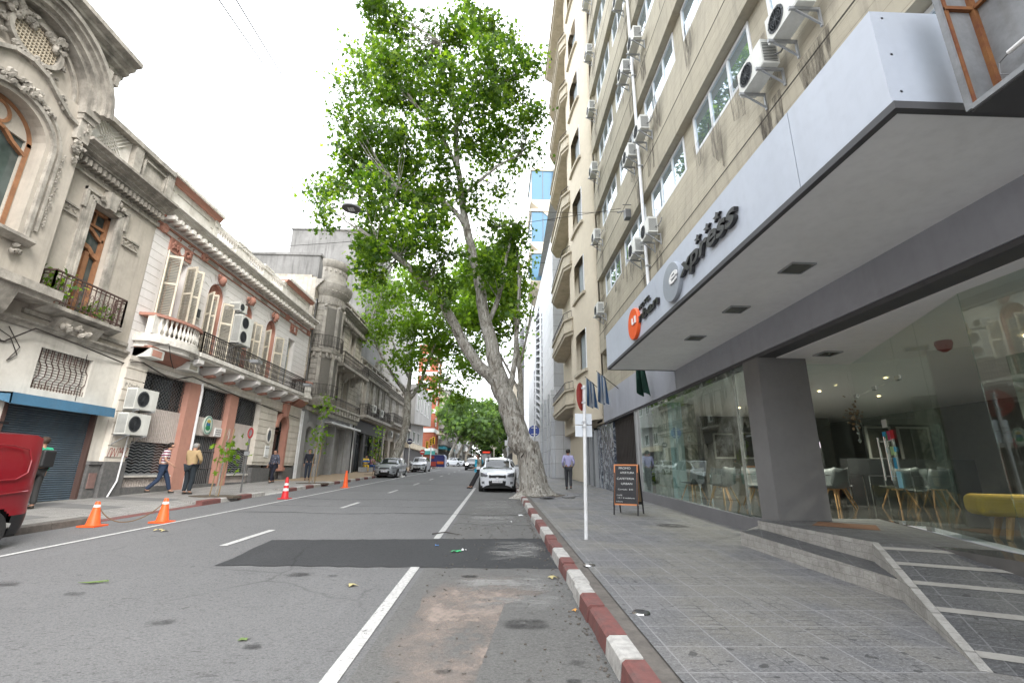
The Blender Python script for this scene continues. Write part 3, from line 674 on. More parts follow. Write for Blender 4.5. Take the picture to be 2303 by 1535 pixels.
rw = random.Random(9)
for h in heads:
    for a, b in zip(piers[1:], piers[:-1]):
        u0, u1 = a+.33, b-.33
        if u1 < 1.0: continue
        o = window(H, hotel, u0, u1, h-1.18, h-.02, -.22, vm=(.33, .66), hm=(), t=.08, fm='alu', pm='panehotel')
        g = MB(); z = h-.05-rw.choice([.3, .55, .2, .8])
        H.box(g, u0+.08, u0+(u1-u0)*rw.uniform(.3, .95), z, h-.06, -.33, -.32); g.build('blind', 'curtain', o)
# canopy
mb = MB()
X0, X1, C0, C1, B0, B1 = 3.05, 5.0, 2.85, 12.55, 4.22, 5.22
for a, b in ((C0+.02, 3.995), (4.005, 8.3), (8.31, C1)): mb.box(X0, X0+.04, a, b, B0+.07, B1)
mb.box(X0+.04, 7.5, C0+.02, C0+.06, B0+.07, B1); mb.box(X0+.04, X1, C1-.04, C1, B0+.07, B1); mb.box(X0+.04, X1, C0+.06, C1-.04, B1-.04, B1-.005)
cano = mb.build('canopy', 'fascia', hotel)
mb = MB(); mb.box(X0-.005, X0+.06, C0, C1, B0, B0+.068); mb.box(X0+.06, 8.5, C0, C0+.06, B0, B0+.068); mb.box(X0+.06, X1, C1-.06, C1, B0, B0+.068)
mb.build('edge_trim', 'darktrim', cano)
mb = MB(); mb.box(X0+.06, 4.98, C0+.06, C1-.06, B0+.012, B0+.06); mb.build('soffit', 'soffit', cano)
mb = MB()
for z in (B0+.18, B0+.55, B0+.93): mb.lathe([(.012,0),(.012,.012)], (X0+.1, C0+.02, z), 8, 'y')
mb.build('screw', 'darktrim', cano)
mb = MB(); mb.box(4.95, 5.03, -6, C1-.06, 3.68, B0+.058); mb.box(4.94, 5.03, C1-.059, 21.45, 3.68, 4.95); mb.box(5.03, 5.4, 21.4, 21.46, 3.68, 4.95)
mb.build('band', 'band', hotel)
mb = MB(); mb.box(4.97, 5.3, -6, 21.4, 3.61, 3.678); mb.build('band_underside', 'darktrim', hotel)
# lit recessed fittings in the soffit
fit = None
for i, (x, y, z) in enumerate([(4.11,5.74,B0),(4.12,7.44,B0),(4.15,9.23,B0)]):
    if fit is None:
        fit = thing('ceiling_light', 'nearest of the three square lights in the canopy soffit', 'ceiling light', (x,y,z), 'square lights in the canopy soffit')
        m = MB(); s_ = .17
        for a in ((-s_,s_,-s_,-s_+.02),(-s_,s_,s_-.02,s_),(-s_,-s_+.02,-s_+.02,s_-.02),(s_-.02,s_,-s_+.02,s_-.02)): m.box(x+a[0], x+a[1], y+a[2], y+a[3], z-.012, z+.012)
        m.build('frame', 'steel', fit); m = MB(); m.box(x-s_+.02, x+s_-.02, y-s_+.02, y+s_-.02, z-.002, z+.009); m.build('diffuser', plain('frosted_dark_diffuser', (.10,.105,.09), .25), fit)
    else: dup(fit, (x,y,z), label=['middle one of the three square lights in the canopy soffit', 'farthest of the three square lights in the canopy soffit'][i-1])
dup(fit, (6.0, 7.95, 3.588), label='square light in the white ceiling just outside the glass doors')['group'] = 'square lights in the canopy soffit'
# shopfront: plinth, glass, return, column
mb = MB(); mb.prism([(4.95,9.3,gz(9.3)+.08),(4.95,16.6,gz(16.6)+.08),(4.95,16.6,.86),(4.95,9.3,.64)], (.16,0,0))
mb.box(4.951, 6.0, 8.40, 9.3, .3, .66); mb.build('plinth', surf('grey_plinth_paint', (.17,.168,.175), (.14,.14,.146), s=1, bump=.1), hotel)
mb = MB(); mb.box(5.0, 5.012, 9.46, 12.9, .66, 3.61); mb.build('shop_window', 'cafeglass', hotel)
mb = MB(); mb.box(5.0, 5.012, 12.92, 16.2, .72, 3.61); mb.build('shop_window', 'cafeglass', hotel)
mb = MB(); mb.box(5.0, 5.012, 8.95, 9.45, .66, 3.61); mb.build('shop_window', 'cafeglass', hotel)
mb = MB(); mb.box(4.96, 5.02, 9.452, 9.458, .65, 3.61); mb.box(4.97,5.05,8.93,8.948,.65,3.61); mb.build('glass_joint', 'chrome', hotel)
mb = MB(); mb.box(4.93, 5.87, 8.38, 8.93, .3, 3.61); mb.build('column', 'column', hotel)
mb = MB()                                                     # round grey posts at the far end
for y in (16.35, 16.75): mb.lathe([(.13, .55), (.13, 3.62)], (5.1, y, 0), 14)
mb.box(5.12,5.3,16.2,17.0,.5,3.61); mb.build('corner_post', 'steel', hotel)
# café room
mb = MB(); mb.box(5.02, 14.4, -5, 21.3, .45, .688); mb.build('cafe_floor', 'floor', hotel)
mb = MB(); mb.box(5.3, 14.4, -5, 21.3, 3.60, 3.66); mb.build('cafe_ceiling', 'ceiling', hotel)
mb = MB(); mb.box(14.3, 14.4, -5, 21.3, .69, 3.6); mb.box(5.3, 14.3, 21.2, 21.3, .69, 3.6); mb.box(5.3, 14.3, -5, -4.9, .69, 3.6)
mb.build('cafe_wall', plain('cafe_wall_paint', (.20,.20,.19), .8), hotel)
mb = MB(); mb.box(5.45, 6.3, 14.6, 16.3, .69, 3.6); mb.build('marble_pillar', 'marble', hotel)
mb = MB(); mb.box(5.43, 5.75, 14.3, 14.598, .69, 3.6); mb.build('pillar_edge', plain('pale_blue_paint', (.42,.55,.55), .6), hotel)
mb = MB(); mb.box(9.3, 9.75, 7.5, 7.9, .69, 3.6); mb.build('white_pillar', plain('grey_green_white_paint', (.36,.40,.36), .7), hotel)
mb = MB(); mb.box(9.6, 13.2, 12.7, 13.0, .69, 1.9); mb.box(11.5, 13.9, 14.2, 14.4, .69, 3.0); mb.build('cafe_partition', plain('charcoal_partition', (.03,.032,.034), .6), hotel)
# entrance glass on the diagonal, doors
A_, B_, C_ = Vector((5.55, 5.04, 0)), Vector((7.05, 8.8, 0)), Vector((5.87, 8.83, 0))
def gpanel(name, a, b, z0, z1, parent=hotel):
    m = MB(); d = (b-a).normalized(); nn = Vector((d.y, -d.x, 0))*.006
    m.prism([a-nn+Vector((0,0,z0)), b-nn+Vector((0,0,z0)), b+nn+Vector((0,0,z0)), a+nn+Vector((0,0,z0))], (0,0,z1-z0)); return m.build(name, 'cafeglass', parent)
L = lambda t: A_.lerp(B_, t)
gpanel('glass_panel', C_, B_, .69, 3.6)
gpanel('glass_panel', L(0), L(.30), .69, 3.6); gpanel('glass_panel', L(.303), L(.50), .69, 3.6); gpanel('glass_panel', L(.503), L(.997), 2.95, 3.6)
gpanel('glass_panel', Vector((5.55, -3, 0)), L(0), .69, 3.6)
for i, (a, b) in enumerate(((.505, .745), (.755, .995))):
    dr = gpanel('glass_door', L(a), L(b), .71, 2.94)
    m = MB(); dd = (B_-A_).normalized(); nn = Vector((dd.y, -dd.x, 0))*.06; q = L(.715 if i == 0 else .785)
    for sgn in (-1, 1):
        m.tube([q+nn*sgn+Vector((0,0,1.38)), q+nn*sgn+Vector((0,0,2.1))], .016, 8)
        for z in (1.45, 2.03): m.tube([q+Vector((0,0,z)), q+nn*sgn+Vector((0,0,z))], .01, 6)
    m.build('handle', 'chrome', dr)
mb = MB(); dd = (B_-A_).normalized(); rot = dd.to_track_quat('X', 'Z').to_matrix()
for t, z in ((.505, 2.95), (.75, 2.95), (.99, 2.95), (.51, .72), (.75, .72)): mb.obox(L(t)+Vector((0,0,z)), (.16, .04, .07), rot)
mb.build('patch_fitting', 'chrome', hotel)
# stickers on the glass beside the doors
st = [((.60,1.98),(.09,.10),(.03,.25,.12)),((.60,2.2),(.20,.13),(.6,.6,.58)),((.625,2.02),(.13,.09),(.02,.32,.62)),((.58,1.99),(.10,.15),(.5,.03,.12)),((.545,2.0),(.13,.14),(.55,.02,.03)),((.615,1.86),(.08,.10),(.6,.58,.56)),((.575,1.74),(.12,.14),(.35,.55,.25)),((.545,1.76),(.07,.08),(.03,.4,.75)),((.57,1.54),(.10,.18),(.02,.28,.5)),((.56,1.28),(.16,.26),(.25,.55,.68))]
mb = MB(); smats = []
for k, ((t, z), (w_, h_), c) in enumerate(st):
    mb.m = k; smats.append(plain('sticker_colour', c, .5)); p = L(t+.12)-Vector((dd.y, -dd.x, 0))*.012; mb.obox(p+Vector((0,0,z+.12)), (w_, .002, h_), rot)
mb.build('door_sticker', smats, hotel)
# entrance steps + ramp
mb = MB()
q = [(4.54,8.37),(4.59,5.81),(5.53,5.33),(5.5,5.0),(6.9,8.82),(5.0,8.37)]
mb.prism([(x,y,.3) for x,y in [(4.54,8.38),(4.59,5.81),(5.56,5.30),(6.0,6.4),(6.0,8.38)]], (0,0,.385))
mb.prism([(4.03,8.0,.25),(4.08,4.92,.15),(4.60,5.81,.15),(4.55,8.37,.25)], (0,0,.30))
mb.prism([(4.03,8.0,.25),(4.55,8.37,.25),(4.93,8.38,.25),(4.93,8.9,.3),(4.03,8.01,.25)], (0,0,.28))
steps = mb.build('entrance_steps', 'stairstone', hotel)
mb = MB(); mb.poly([(4.55,8.375,.689),(4.60,5.82,.689),(5.56,5.30,.689),(7.05,8.8,.689),(5.9,8.83,.689),(5.9,8.375,.689)])
mb.poly([(4.04,7.99,.554),(4.09,4.93,.454),(4.59,5.80,.455),(4.54,8.36,.554)]); mb.build('step_tread', 'rampslab', steps)
ra, rb = Vector((4.59,5.81,.69)), Vector((3.30,3.40,.225)); off = Vector((.95,-.51,0))
mb = MB(); mb.poly([ra, rb, rb+off*1.9, ra+off*1.9])
mb.build('ramp', 'rampslab', hotel)
mb = MB(); e2 = Vector((-.06,.03,0))
mb.add([ra+e2, rb+e2, rb, ra, Vector((ra.x,ra.y,.2))+e2, Vector((rb.x,rb.y,.15))+e2], [(0,1,2,3),(0,4,5,1)]); mb.build('ramp_side', 'stairstone', hotel)
mb = MB()
for t in (.06, .24, .43, .64, .9):
    p = ra.lerp(rb, t)+Vector((0,0,.004)); p2 = ra.lerp(rb, t+.035)+Vector((0,0,.004)); mb.poly([p, p2, p2+off*1.9, p+off*1.9])
mb.build('anti_slip_strip', surf('pale_stone_strip', (.30,.29,.265), (.24,.23,.21), s=6, streak=.2), hotel)
mb = MB()   # sloping blue-grey upstand under the glass beside the ramp
mb.prism([(5.50,5.02,.1),(5.56,5.30,.1),(6.62,7.72,.1),(6.9,7.6,.1),(5.62,4.9,.1),(5.62,-3,.1),(5.50,-3,.1)], (0,0,.592)); mb.build('glass_upstand', 'band', hotel)
mb = MB(); mb.poly([(4.98,7.6,.6935),(5.5,8.2,.6935),(6.1,7.7,.6935),(5.6,7.0,.6935)]); mb.build('door_mat', plain('brown_mat', (.15,.075,.04), .95), hotel)

# ---- sign letters -------------------------------------------------------------
def text_mesh(s, ext=.02, shear=0, bevel=0):
    c = bpy.data.curves.new('t', 'FONT'); c.body = s; c.size = 1; c.extrude = ext; c.shear = shear; c.align_x = 'LEFT'; c.offset = bevel
    o = bpy.data.objects.new('t', c); COL.objects.link(o); bpy.context.view_layer.update()
    me = bpy.data.meshes.new_from_object(o.evaluated_get(bpy.context.evaluated_depsgraph_get()))
    V = np.empty(len(me.vertices)*3); me.vertices.foreach_get('co', V); V = V.reshape(-1,3); Fc = [tuple(p.vertices) for p in me.polygons]
    bpy.data.objects.remove(o); bpy.data.curves.remove(c); return V, Fc
def lettering(name, s, o, ax, up, w, h, depth, mat, parent, shear=0, bevel=0, mono=None):
    """text fitted to a w x h box whose lower left corner is o; ax reading direction, up, thickness out of the plane"""
    V, Fc = text_mesh(s, .5, shear, bevel); ax, up = Vector(ax), Vector(up); nn = ax.cross(up)
    mn, mxx = V.min(0), V.max(0); V = (V-mn)/(mxx-mn); o = Vector(o)
    mb = MB(); mb.add([o+ax*(w*v[0])+up*(h*v[1])+nn*(depth*v[2]) for v in V], Fc)
    return mb.build(name, mat, parent, recalc=False)
LB = plain('dark_letter_plastic', (.03,.03,.032), .35)
sg = thing('hotel_sign', 'raised HOTEL urban express letters with orange and grey discs on the white canopy fascia', 'sign', (3.05, 7.6, 4.3))
def disc(name, yc, zc, r, mat, rr=None):
    m = MB(); m.lathe([(.01,-.07),(r*.97,-.07),(r,-.055),(r,-.0)], (3.05, 0, 0), 40, 'x'); V = [(v[0], yc+v[1], zc+v[2]*(rr or 1)) for v in m.v]
    m.v = V; return m.build(name, mat, sg, smooth=40)
disc('orange_disc', 9.72, 4.665, .375, surf('orange_acrylic', (.80,.12,.03), (.74,.10,.025), bump=0, rough=.3), .95)
disc('grey_disc', 7.38, 4.68, .39, surf('brushed_grey_disc', (.30,.33,.37), (.25,.275,.31), s=2, bump=.02, rough=.35), .9)
ax, up = (0,-1,0), (0,0,1)
lettering('letter_u', 'u', (2.975, 9.74, 4.62), ax, up, .28, .16, .02, 'white', sg, 0, .008)
lettering('word_urban', 'rban', (3.045, 9.40, 4.575), ax, up, 1.28, .20, .045, LB, sg, .15, .022)
lettering('word_hotel', 'HOTEL', (3.045, 9.34, 4.85), ax, up, .74, .10, .03, LB, sg, 0, .02)
lettering('letter_e', 'e', (2.975, 7.40, 4.61), ax, up, .36, .19, .02, 'white', sg, .2, .006)
lettering('word_express', 'xpress', (3.045, 6.99, 4.50), ax, up, 1.86, .30, .06, LB, sg, .25, .024)
for k, yc in enumerate((6.28, 5.95, 5.64)):
    m = MB(); m.prism([(3.045, yc-(.115 if i%2==0 else .048)*sin(i*pi/5), 4.935+(.115 if i%2==0 else .048)*.62*cos(i*pi/5)) for i in range(10)], (-.04,0,0)); m.build('star', LB, sg)

# ---- air conditioners -----------------------------------------------------------
def make_ac(name, label, loc, w=.8, h=.56, d=.3, side=-1, group=None, fans=1, shelf=True):
    """outdoor unit; local +x points away from the wall"""
    t = thing(name, label, 'air conditioner', local=True, group=group)
    m = MB(); m.box(.12, .12+d, -w/2, w/2, .03, h)
    m.box(.12+d, .125+d, w*.22, w*.5, .06, h-.03); m.build('casing', 'ac', t)
    fw = w*.62
    for k in range(fans):
        zc = .03+(h-.03)*(k+.5)/fans; r = min(fw/2, (h-.03)/fans/2)*.86
        m = MB(); m.lathe([(r, .125+d), (r, .13+d)], (0, -w*.16, zc), 20, 'x')
        for j in range(1, 5): 
            rr = r*j/5; m.lathe([(rr, .131+d), (rr+.006, .136+d), (rr+.012, .131+d)], (0, -w*.16, zc), 16, 'x')
        for j in range(12): m.bar((.134+d, -w*.16, zc), (.134+d, -w*.16+r*cos(j*pi/6), zc+r*sin(j*pi/6)), .003)
        m.build('fan_grille', 'acdark', t)
    for ya, yb in ((-w/2-.006, -w/2), (w/2, w/2+.006)):
        m = MB(); z = .08
        while z < h-.06: m.box(.15, .1+d, ya, yb, z, z+.012); z += .035
        m.build('side_louvre', 'acdark', t)
    if shelf:
        for y in (-w*.36, w*.36): m = MB(); m.box(0, .2+d, y-.02, y+.02, -.02, .03); m.bar((0, y, -.3), (.1+d, y, -.02), .014); m.box(-.0, .03, y-.02, y+.02, -.34, .03); m.build('bracket', 'steel', t)
    m = MB(); m.tube([(.2, w/2+.01, h*.35), (.15, w/2+.1, h*.3), (.05, w/2+.12, h*.6), (.0, w/2+.05, h*.9)], .016, 6); m.build('hose', 'irongrey', t)
    return t
grp = 'air conditioners fixed to the concrete hotel facade'
ac0 = make_ac('air_conditioner', 'x', None, group=grp); first = True
def hotel_ac(y, z, label):
    global first
    o = ac0 if first else dup(ac0); first = False
    place(o, (5.0, y, z), pi); o['label'] = label
fl = ['first', 'second', 'third', 'fourth', 'fifth', 'sixth', 'seventh']
for k in range(6): hotel_ac(20.6, 8.62+3.87*k, f'{fl[k]} from bottom of the air conditioners at the far end of the hotel wall')
for k in range(5): hotel_ac(14.55, 8.72+3.87*k, f'{fl[k]} from bottom of the air conditioners just beyond the white drainpipe')
for k in range(5): hotel_ac(13.1, 8.66+3.87*k, f'{fl[k]} from bottom of the air conditioners in front of the white drainpipe')
hotel_ac(6.75, 8.45, 'large near air conditioner with loose hoses, lower of the two above the white fascia')
hotel_ac(5.75, 8.6, 'nearest air conditioner on the hotel wall, cut by the top of the picture')
rq = random.Random(31); m = MB()
for k in range(6):
    for y in (20.6, 14.55, 13.1, 7.0, 5.75):
        if y < 8 and k > 0: continue
        z1 = 8.2+3.87*k; h_ = rq.uniform(.7, 1.3); m.poly([(4.994, y-rq.uniform(.15,.4), z1-h_), (4.994, y+rq.uniform(.15,.4), z1-h_), (4.994, y+.4, z1), (4.994, y-.4, z1)])
for i in range(60): y = rq.uniform(2.5, 21.5); k = rq.randrange(6); z1 = 5.83+3.87*k; z1 = z1 if k else 9.7; m.poly([(4.995, y-.2, z1-rq.uniform(.4,1.6)), (4.995, y+.25, z1-rq.uniform(.4,1.6)), (4.995, y+.3, z1), (4.995, y-.3, z1)])
tag(m.build('drip_stain', 'drip', hotel), kind='stuff')
pp = thing('drainpipe', 'white vertical drainpipe running down the concrete hotel facade between air conditioners', 'pipe', (4.9, 14.0, 5.2))
m = MB(); m.tube([(4.90, 14.0, 5.2), (4.90, 14.0, 33)], .055, 10); m.build('pipe', 'alu', pp)
m = MB(); [m.box(4.84, 5.0, 13.93, 14.07, z, z+.04) for z in (6, 8.1, 12, 16, 20, 24, 28)]; m.build('clamp', 'steel', pp)
jb = thing('junction_box', 'small grey junction box with wires on the concrete facade', 'electrical box', (4.9, 15.9, 10.9))
m = MB(); m.box(4.78, 4.99, 15.6, 15.9, 10.95, 11.3); m.build('box', 'irongrey', jb); m = MB(); m.bar((5,15.75,11.35),(4.6,16.1,11.42),.02); m.bar((4.98,15.5,11.4),(4.65,15.5,11.4),.012); m.build('wire_arm', 'irongrey', jb)
m = MB()
m.tube([(4.6+(-17.1)*t, 16.0-2.2*t+0*t, 11.4+.9*t*t-2.6*t*(1-t)) for t in [i/24 for i in range(25)]], .010, 4); tag(m.build('overhead_cable', 'iron'), 'thin cable strung across the street from the hotel junction box', 'cable')
m = MB(); m.tube([(4.6-17.1*t, 15.6+3.5*t, 11.3-.4*t-1.2*t*(1-t)) for t in [i/24 for i in range(25)]], .012, 4); tag(m.build('overhead_cable', 'iron'), 'cable across the street that carries the hanging street lamp', 'cable')
for k, (a, b) in enumerate((((-9.87, 12.00, 16.87), (-13.35, 30.00, 24.40)), ((-9.28, 12.00, 16.90), (-13.02, 30.00, 24.41)))):
    a, b = Vector(a), Vector(b); m = MB(); m.tube([a.lerp(b, t)-Vector((0,0,.3*t*(1-t))) for t in [i/20 for i in range(21)]], [.030-.008*i/20 for i in range(21)], 4)
    tag(m.build('overhead_cable', 'iron'), ['left one of the two thin cables crossing the open sky', 'right one of the two thin cables crossing the open sky'][k], 'cable')
# hanging street lamp
lp = thing('hanging_street_lamp', 'round grey street lamp hanging from a cable above the road beside the tree', 'street lamp', (-5.15, 14.0, 10.0))
m = MB(); m.lathe([(.30,.0),(.315,.03),(.30,.07),(.12,.12),(.05,.2)], (-5.15,14.0,9.98), 28); m.build('lamp_housing', 'steel', lp, smooth=40)
m = MB(); m.lathe([(.005,-.004),(.27,-.004),(.295,.0)], (-5.15,14.0,9.98), 28); m.build('lens', 'irongrey', lp)
m = MB(); [m.box(-5.25+i*.075, -5.19+i*.075, 13.9+j*.075, 13.96+j*.075, 9.965, 9.975) for i in range(3) for j in range(3)]; m.build('led_array', 'alu', lp)
m = MB(); m.tube([(-5.15,14.0,10.15),(-5.15,14.05,10.6),(-5.1,15.0,10.75)], .015, 5); m.build('hanger', 'iron', lp)
# open sign box at the upper right corner
bx = thing('open_sign_box', 'rusty open metal sign box with an exposed fluorescent tube, at the upper right corner', 'sign box', (3.4, 2.2, 4.0))
a, b, c, d, e, f = 3.36, 3.60, .9, 2.62, 4.0, 5.2       # opening faces the street (-x)
m = MB(); m.box(b, b+.012, c, d-.012, e, f); m.build('back_panel', 'zinc', bx)
m = MB(); m.box(a, b, d-.012, d, e, f); m.build('side_panel', 'zinc', bx)
m = MB(); m.box(a, b+.9, c, d, e-.02, e); m.build('bottom_panel', 'darktrim', bx)
m = MB(); m.box(a-.02, a, d-.02, d+.02, e, f); m.box(a-.02, a, c, d-.02, e-.01, e+.03); m.build('edge_flange', 'zinc', bx)
m = MB(); m.box(a, a+.025, d-.03, d-.012, e, f); m.box(b-.035, b, d-.045, d-.012, e, f); m.box(a, b, d-.04, d-.012, 4.9, 4.93); m.box(b-.03, b, c, d-.05, 4.9, 4.93); m.build('rusty_frame', 'rust', bx)
m = MB(); m.tube([(3.53,2.44,4.33),(3.53,1.3,4.36)], .017, 10); m.build('fluorescent_tube', 'white', bx)
m = MB(); m.tube([(3.53,2.44,4.33),(3.52,2.5,4.30),(3.5,2.5,4.2),(3.52,2.42,4.12),(3.54,2.3,4.2),(3.55,2.1,4.22)], .004, 5); m.tube([(3.56,2.5,4.9),(3.55,2.35,4.75),(3.56,2.2,4.85),(3.55,2.0,4.8)], .006, 5); m.build('wire', 'irongrey', bx)

# ---- café things ------------------------------------------------------------------
SH = plain('grey_shell_plastic', (.13,.145,.15), .45); WD = plain('beech_leg', (.50,.29,.13), .5)
def make_chair():
    t = thing('cafe_chair', 'x', 'chair', local=True, group='grey shell chairs with wooden legs inside the café')
    m = MB(); g = []
    for i in range(9):
        s_ = i/8
        if s_ < .55: y = .22-.44*s_/.55; z = .44-.02*sin(s_*5)
        else: q = (s_-.55)/.45; y = -.22-.09*q; z = .44+.40*q
        for j in range(9):
            t_ = j/4-1; wdt = .24-.05*max(0, s_-.7)*3; g.append((wdt*t_, y+(.07*t_*t_ if s_ > .5 else 0), z+.07*t_*t_*(1-abs(s_-.5))))
    m.add(g, [(i*9+j, i*9+j+1, i*9+j+10, i*9+j+9) for i in range(8) for j in range(8)])
    o = m.build('seat', SH, t, smooth=60); md = o.modifiers.new('s', 'SOLIDIFY'); md.thickness = .012
    for sx in (-1, 1):
        for sy in (-1, 1): m = MB(); m.tube([(sx*.12, sy*.10, .42), (sx*.24, sy*.23, 0)], [.019, .012], 8); m.build('leg', WD, t)
    m = MB(); m.box(-.14,.14,-.015,.015,.39,.42); m.box(-.015,.015,-.12,.12,.392,.422); m.build('seat_frame', WD, t)
    return t
ch0 = make_chair(); fst = True
for (x, y, a, lab) in [(5.75,13.9,.3,'grey shell chair nearest the far marble pillar behind the shop window'),(6.35,13.5,2.6,'grey shell chair behind the first chair by the marble pillar'),(5.75,12.05,.4,'grey shell chair in the middle of the shop window'),(6.4,11.7,2.9,'grey shell chair facing the middle one across the table'),
    (5.8,10.3,.3,'grey shell chair seen at the glass edge beside the taupe column'),(6.5,10.0,2.8,'second grey shell chair near the taupe column'),(7.95,11.1,.2,'left grey shell chair seen through the entrance beside the column'),(8.6,11.9,3.3,'grey shell chair behind the left one in the entrance'),(9.9,11.6,.1,'grey shell chair seen through the glass doors behind the handles'),(11.2,11.9,-.3,'right grey shell chair deep behind the glass doors'),(10.6,13.2,2.9,'rearmost grey shell chair seen through the doors')]:
    o = ch0 if fst else dup(ch0); fst = False; place(o, (x, y, .69), a, 1.08); o['label'] = lab
def make_table(x0, x1, y0, y1, z, label, mat='tableglass'):
    t = thing('glass_table', label, 'table', ((x0+x1)/2, (y0+y1)/2, .69), group='café tables')
    m = MB(); m.box(x0, x1, y0, y1, z, z+.02); m.build('tabletop', mat, t)
    for x in (x0+.06, x1-.06):
        for y in (y0+.1, y1-.1): m = MB(); m.tube([(x,y,.69),(x,y,z)], .02, 8); m.build('leg', 'chrome', t)
make_table(5.85, 6.3, 9.6, 13.9, 1.44, 'long glass table along the shop window')
make_table(8.1, 9.0, 11.3, 12.0, 1.44, 'dark table between the chairs left of the glass doors', 'darktrim')
make_table(9.9, 11.2, 11.9, 12.6, 1.44, 'dark table behind the glass door handles', 'darktrim')
FR = plain('white_picture_frame', (.42,.42,.38), .5)
for k, (u0, u1, v0, v1, y) in enumerate([(8.3,9.1,2.0,2.95,17.8),(9.4,11.1,2.0,3.0,17.8),(11.2,12.0,1.9,2.9,13.9),(12.2,13.2,1.8,2.9,13.9)]):
    t = thing('picture_frame', ['small framed picture left of the large one behind the shop window','large framed dark picture on the café wall behind the shop window','dark framed picture on the partition behind the doors','second framed picture on the partition right of the doors'][k], 'picture', ((u0+u1)/2, y, v0), group='framed pictures in the café')
    m = MB(); f_ = .06
    for a in ((u0,u1,v0,v0+f_),(u0,u1,v1-f_,v1),(u0,u0+f_,v0+f_,v1-f_),(u1-f_,u1,v0+f_,v1-f_)): m.box(a[0],a[1],y-.05,y,a[2],a[3])
    m.build('frame', FR, t); m = MB(); m.box(u0+f_,u1-f_,y-.03,y-.01,v0+f_,v1-f_); m.build('picture', surf('dark_picture', (.03,.03,.028), (.09,.08,.06), s=3, rough=.2), t)
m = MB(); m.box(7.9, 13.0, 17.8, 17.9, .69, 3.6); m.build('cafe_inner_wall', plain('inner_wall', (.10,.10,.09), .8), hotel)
bt = thing('pouf_bench', 'mustard yellow upholstered bench with wooden legs behind the glass', 'bench', (7.05, 6.0, .69))
m = MB(); m.box(-.75,.75,-.28,.28,.28,.55); o = m.build('cushion', surf('mustard_fabric', (.50,.33,.03), (.42,.27,.025), s=5, bump=.3, bs=90), None, org=(0,0,0)); o.parent = bt
bv = o.modifiers.new('b', 'BEVEL'); bv.width = .09; bv.segments = 4; o.rotation_euler = (0,0,-.5)
for sx in (-.5, .5):
    for sy in (-.15, .15): m = MB(); m.tube([(sx*.85, sy, .3), (sx*1.02, sy*1.3, 0)], [.045, .032], 8); l = m.build('leg', WD, None, org=(0,0,0)); l.parent = bt; l.rotation_euler = (0,0,-.5)
wr = thing('hanging_wreath', 'small hanging flower and bauble wreath inside the glass doors', 'wreath', (7.6, 9.6, 2.3))
m = MB(); rd = random.Random(2)
for i in range(40): c = (7.6+rd.gauss(0,.06), 9.6+rd.gauss(0,.06), 2.7+rd.gauss(0,.13)); m.obox(c, (.05,.05,.01), Matrix.Rotation(rd.random()*6, 3, Vector((rd.random(),rd.random(),1)).normalized()))
m.build('flowers', plain('mixed_flowers', (.25,.16,.10), .6), wr)
m = MB(); [m.lathe([(0,z-.035),(.03,z-.02),(.035,z),(.03,z+.02),(0,z+.035)], (7.62,9.62,0), 10) for z in (2.45,2.32,2.16)]; m.tube([(7.62,9.62,2.1),(7.6,9.6,3.6)],.003,4); m.build('bauble', 'chrome', wr)
m = MB(); m.lathe([(.11,3.60),(.12,3.55),(.09,3.46),(.03,3.42)], (7.3,7.05,0), 14); tag(m.build('alarm_bell', plain('red_alarm_plastic', (.3,.02,.015), .4)), 'red alarm dome on the café ceiling', 'alarm')
pt = thing('potted_plant', 'leafy plant in a pot behind the far end of the shop window', 'plant', (5.75, 17.3, .69))
m = MB(); m.lathe([(.13,.0),(.18,.32),(.16,.32)], (5.75,17.3,.69), 12); m.build('pot', plain('clay_pot', (.3,.2,.13), .8), pt); leaves('foliage', [(5.75,17.3,1.35,.22,.22,.3,1)], 160, .12, 'leaf', pt, 3, False)
fr = thing('drinks_fridge', 'dark drinks fridge with a lit pink panel behind the entrance glass', 'fridge', (8.9, 14.3, .69))
m = MB(); m.box(8.6,9.3,13.2,13.9,.69,2.4); m.build('cabinet', 'black', fr); m = MB(); m.box(8.65,9.25,13.18,13.198,2.2,2.36)
pl = NB('lit_fridge_panel'); pl.fin((.6,.5,.6), .5); pl.b.inputs['Emission Color'].default_value = (.8,.65,.85,1); pl.b.inputs['Emission Strength'].default_value = .35; m.build('lit_panel', pl.m, fr)
m = MB(); [m.box(8.68,9.22,13.17,13.19,z,z+.28) for z in (.9,1.3,1.7)]; m.build('bottle_shelf', plain('bottles', (.2,.12,.1), .3), fr)
em = NB('warm_spot'); em.fin((1,.8,.5), .5); em.b.inputs['Emission Color'].default_value = (1,.75,.4,1); em.b.inputs['Emission Strength'].default_value = 2.5
for k, (x, y, lab) in enumerate([(8.1,15.2,'left small warm ceiling spot behind the shop window'),(8.6,15.4,'right small warm ceiling spot behind the shop window'),(8.5,11.8,'small warm ceiling spot beside the taupe column'),(10.6,12.4,'small warm ceiling spot above the door stickers'),(6.6,10.8,'small warm ceiling spot over the glass table behind the shop window'),(8.2,6.6,'small warm ceiling spot above the yellow bench')]):
    m = MB(); m.lathe([(.035,3.57),(.03,3.598)], (x,y,0), 10); sp_ = tag(m.build('ceiling_spot', em.m), lab, 'ceiling light', 'small warm spots on the café ceiling'); ld = bpy.data.lights.new('spot_lamp', 'SPOT'); ld.energy = 150; ld.spot_size = radians(135); ld.spot_blend = .8; ld.color = (1, .9, .78); ld.shadow_soft_size = .08; lo = bpy.data.objects.new('spot_lamp', ld); COL.objects.link(lo); lo.location = (0, 0, -.1); lo.parent = sp_

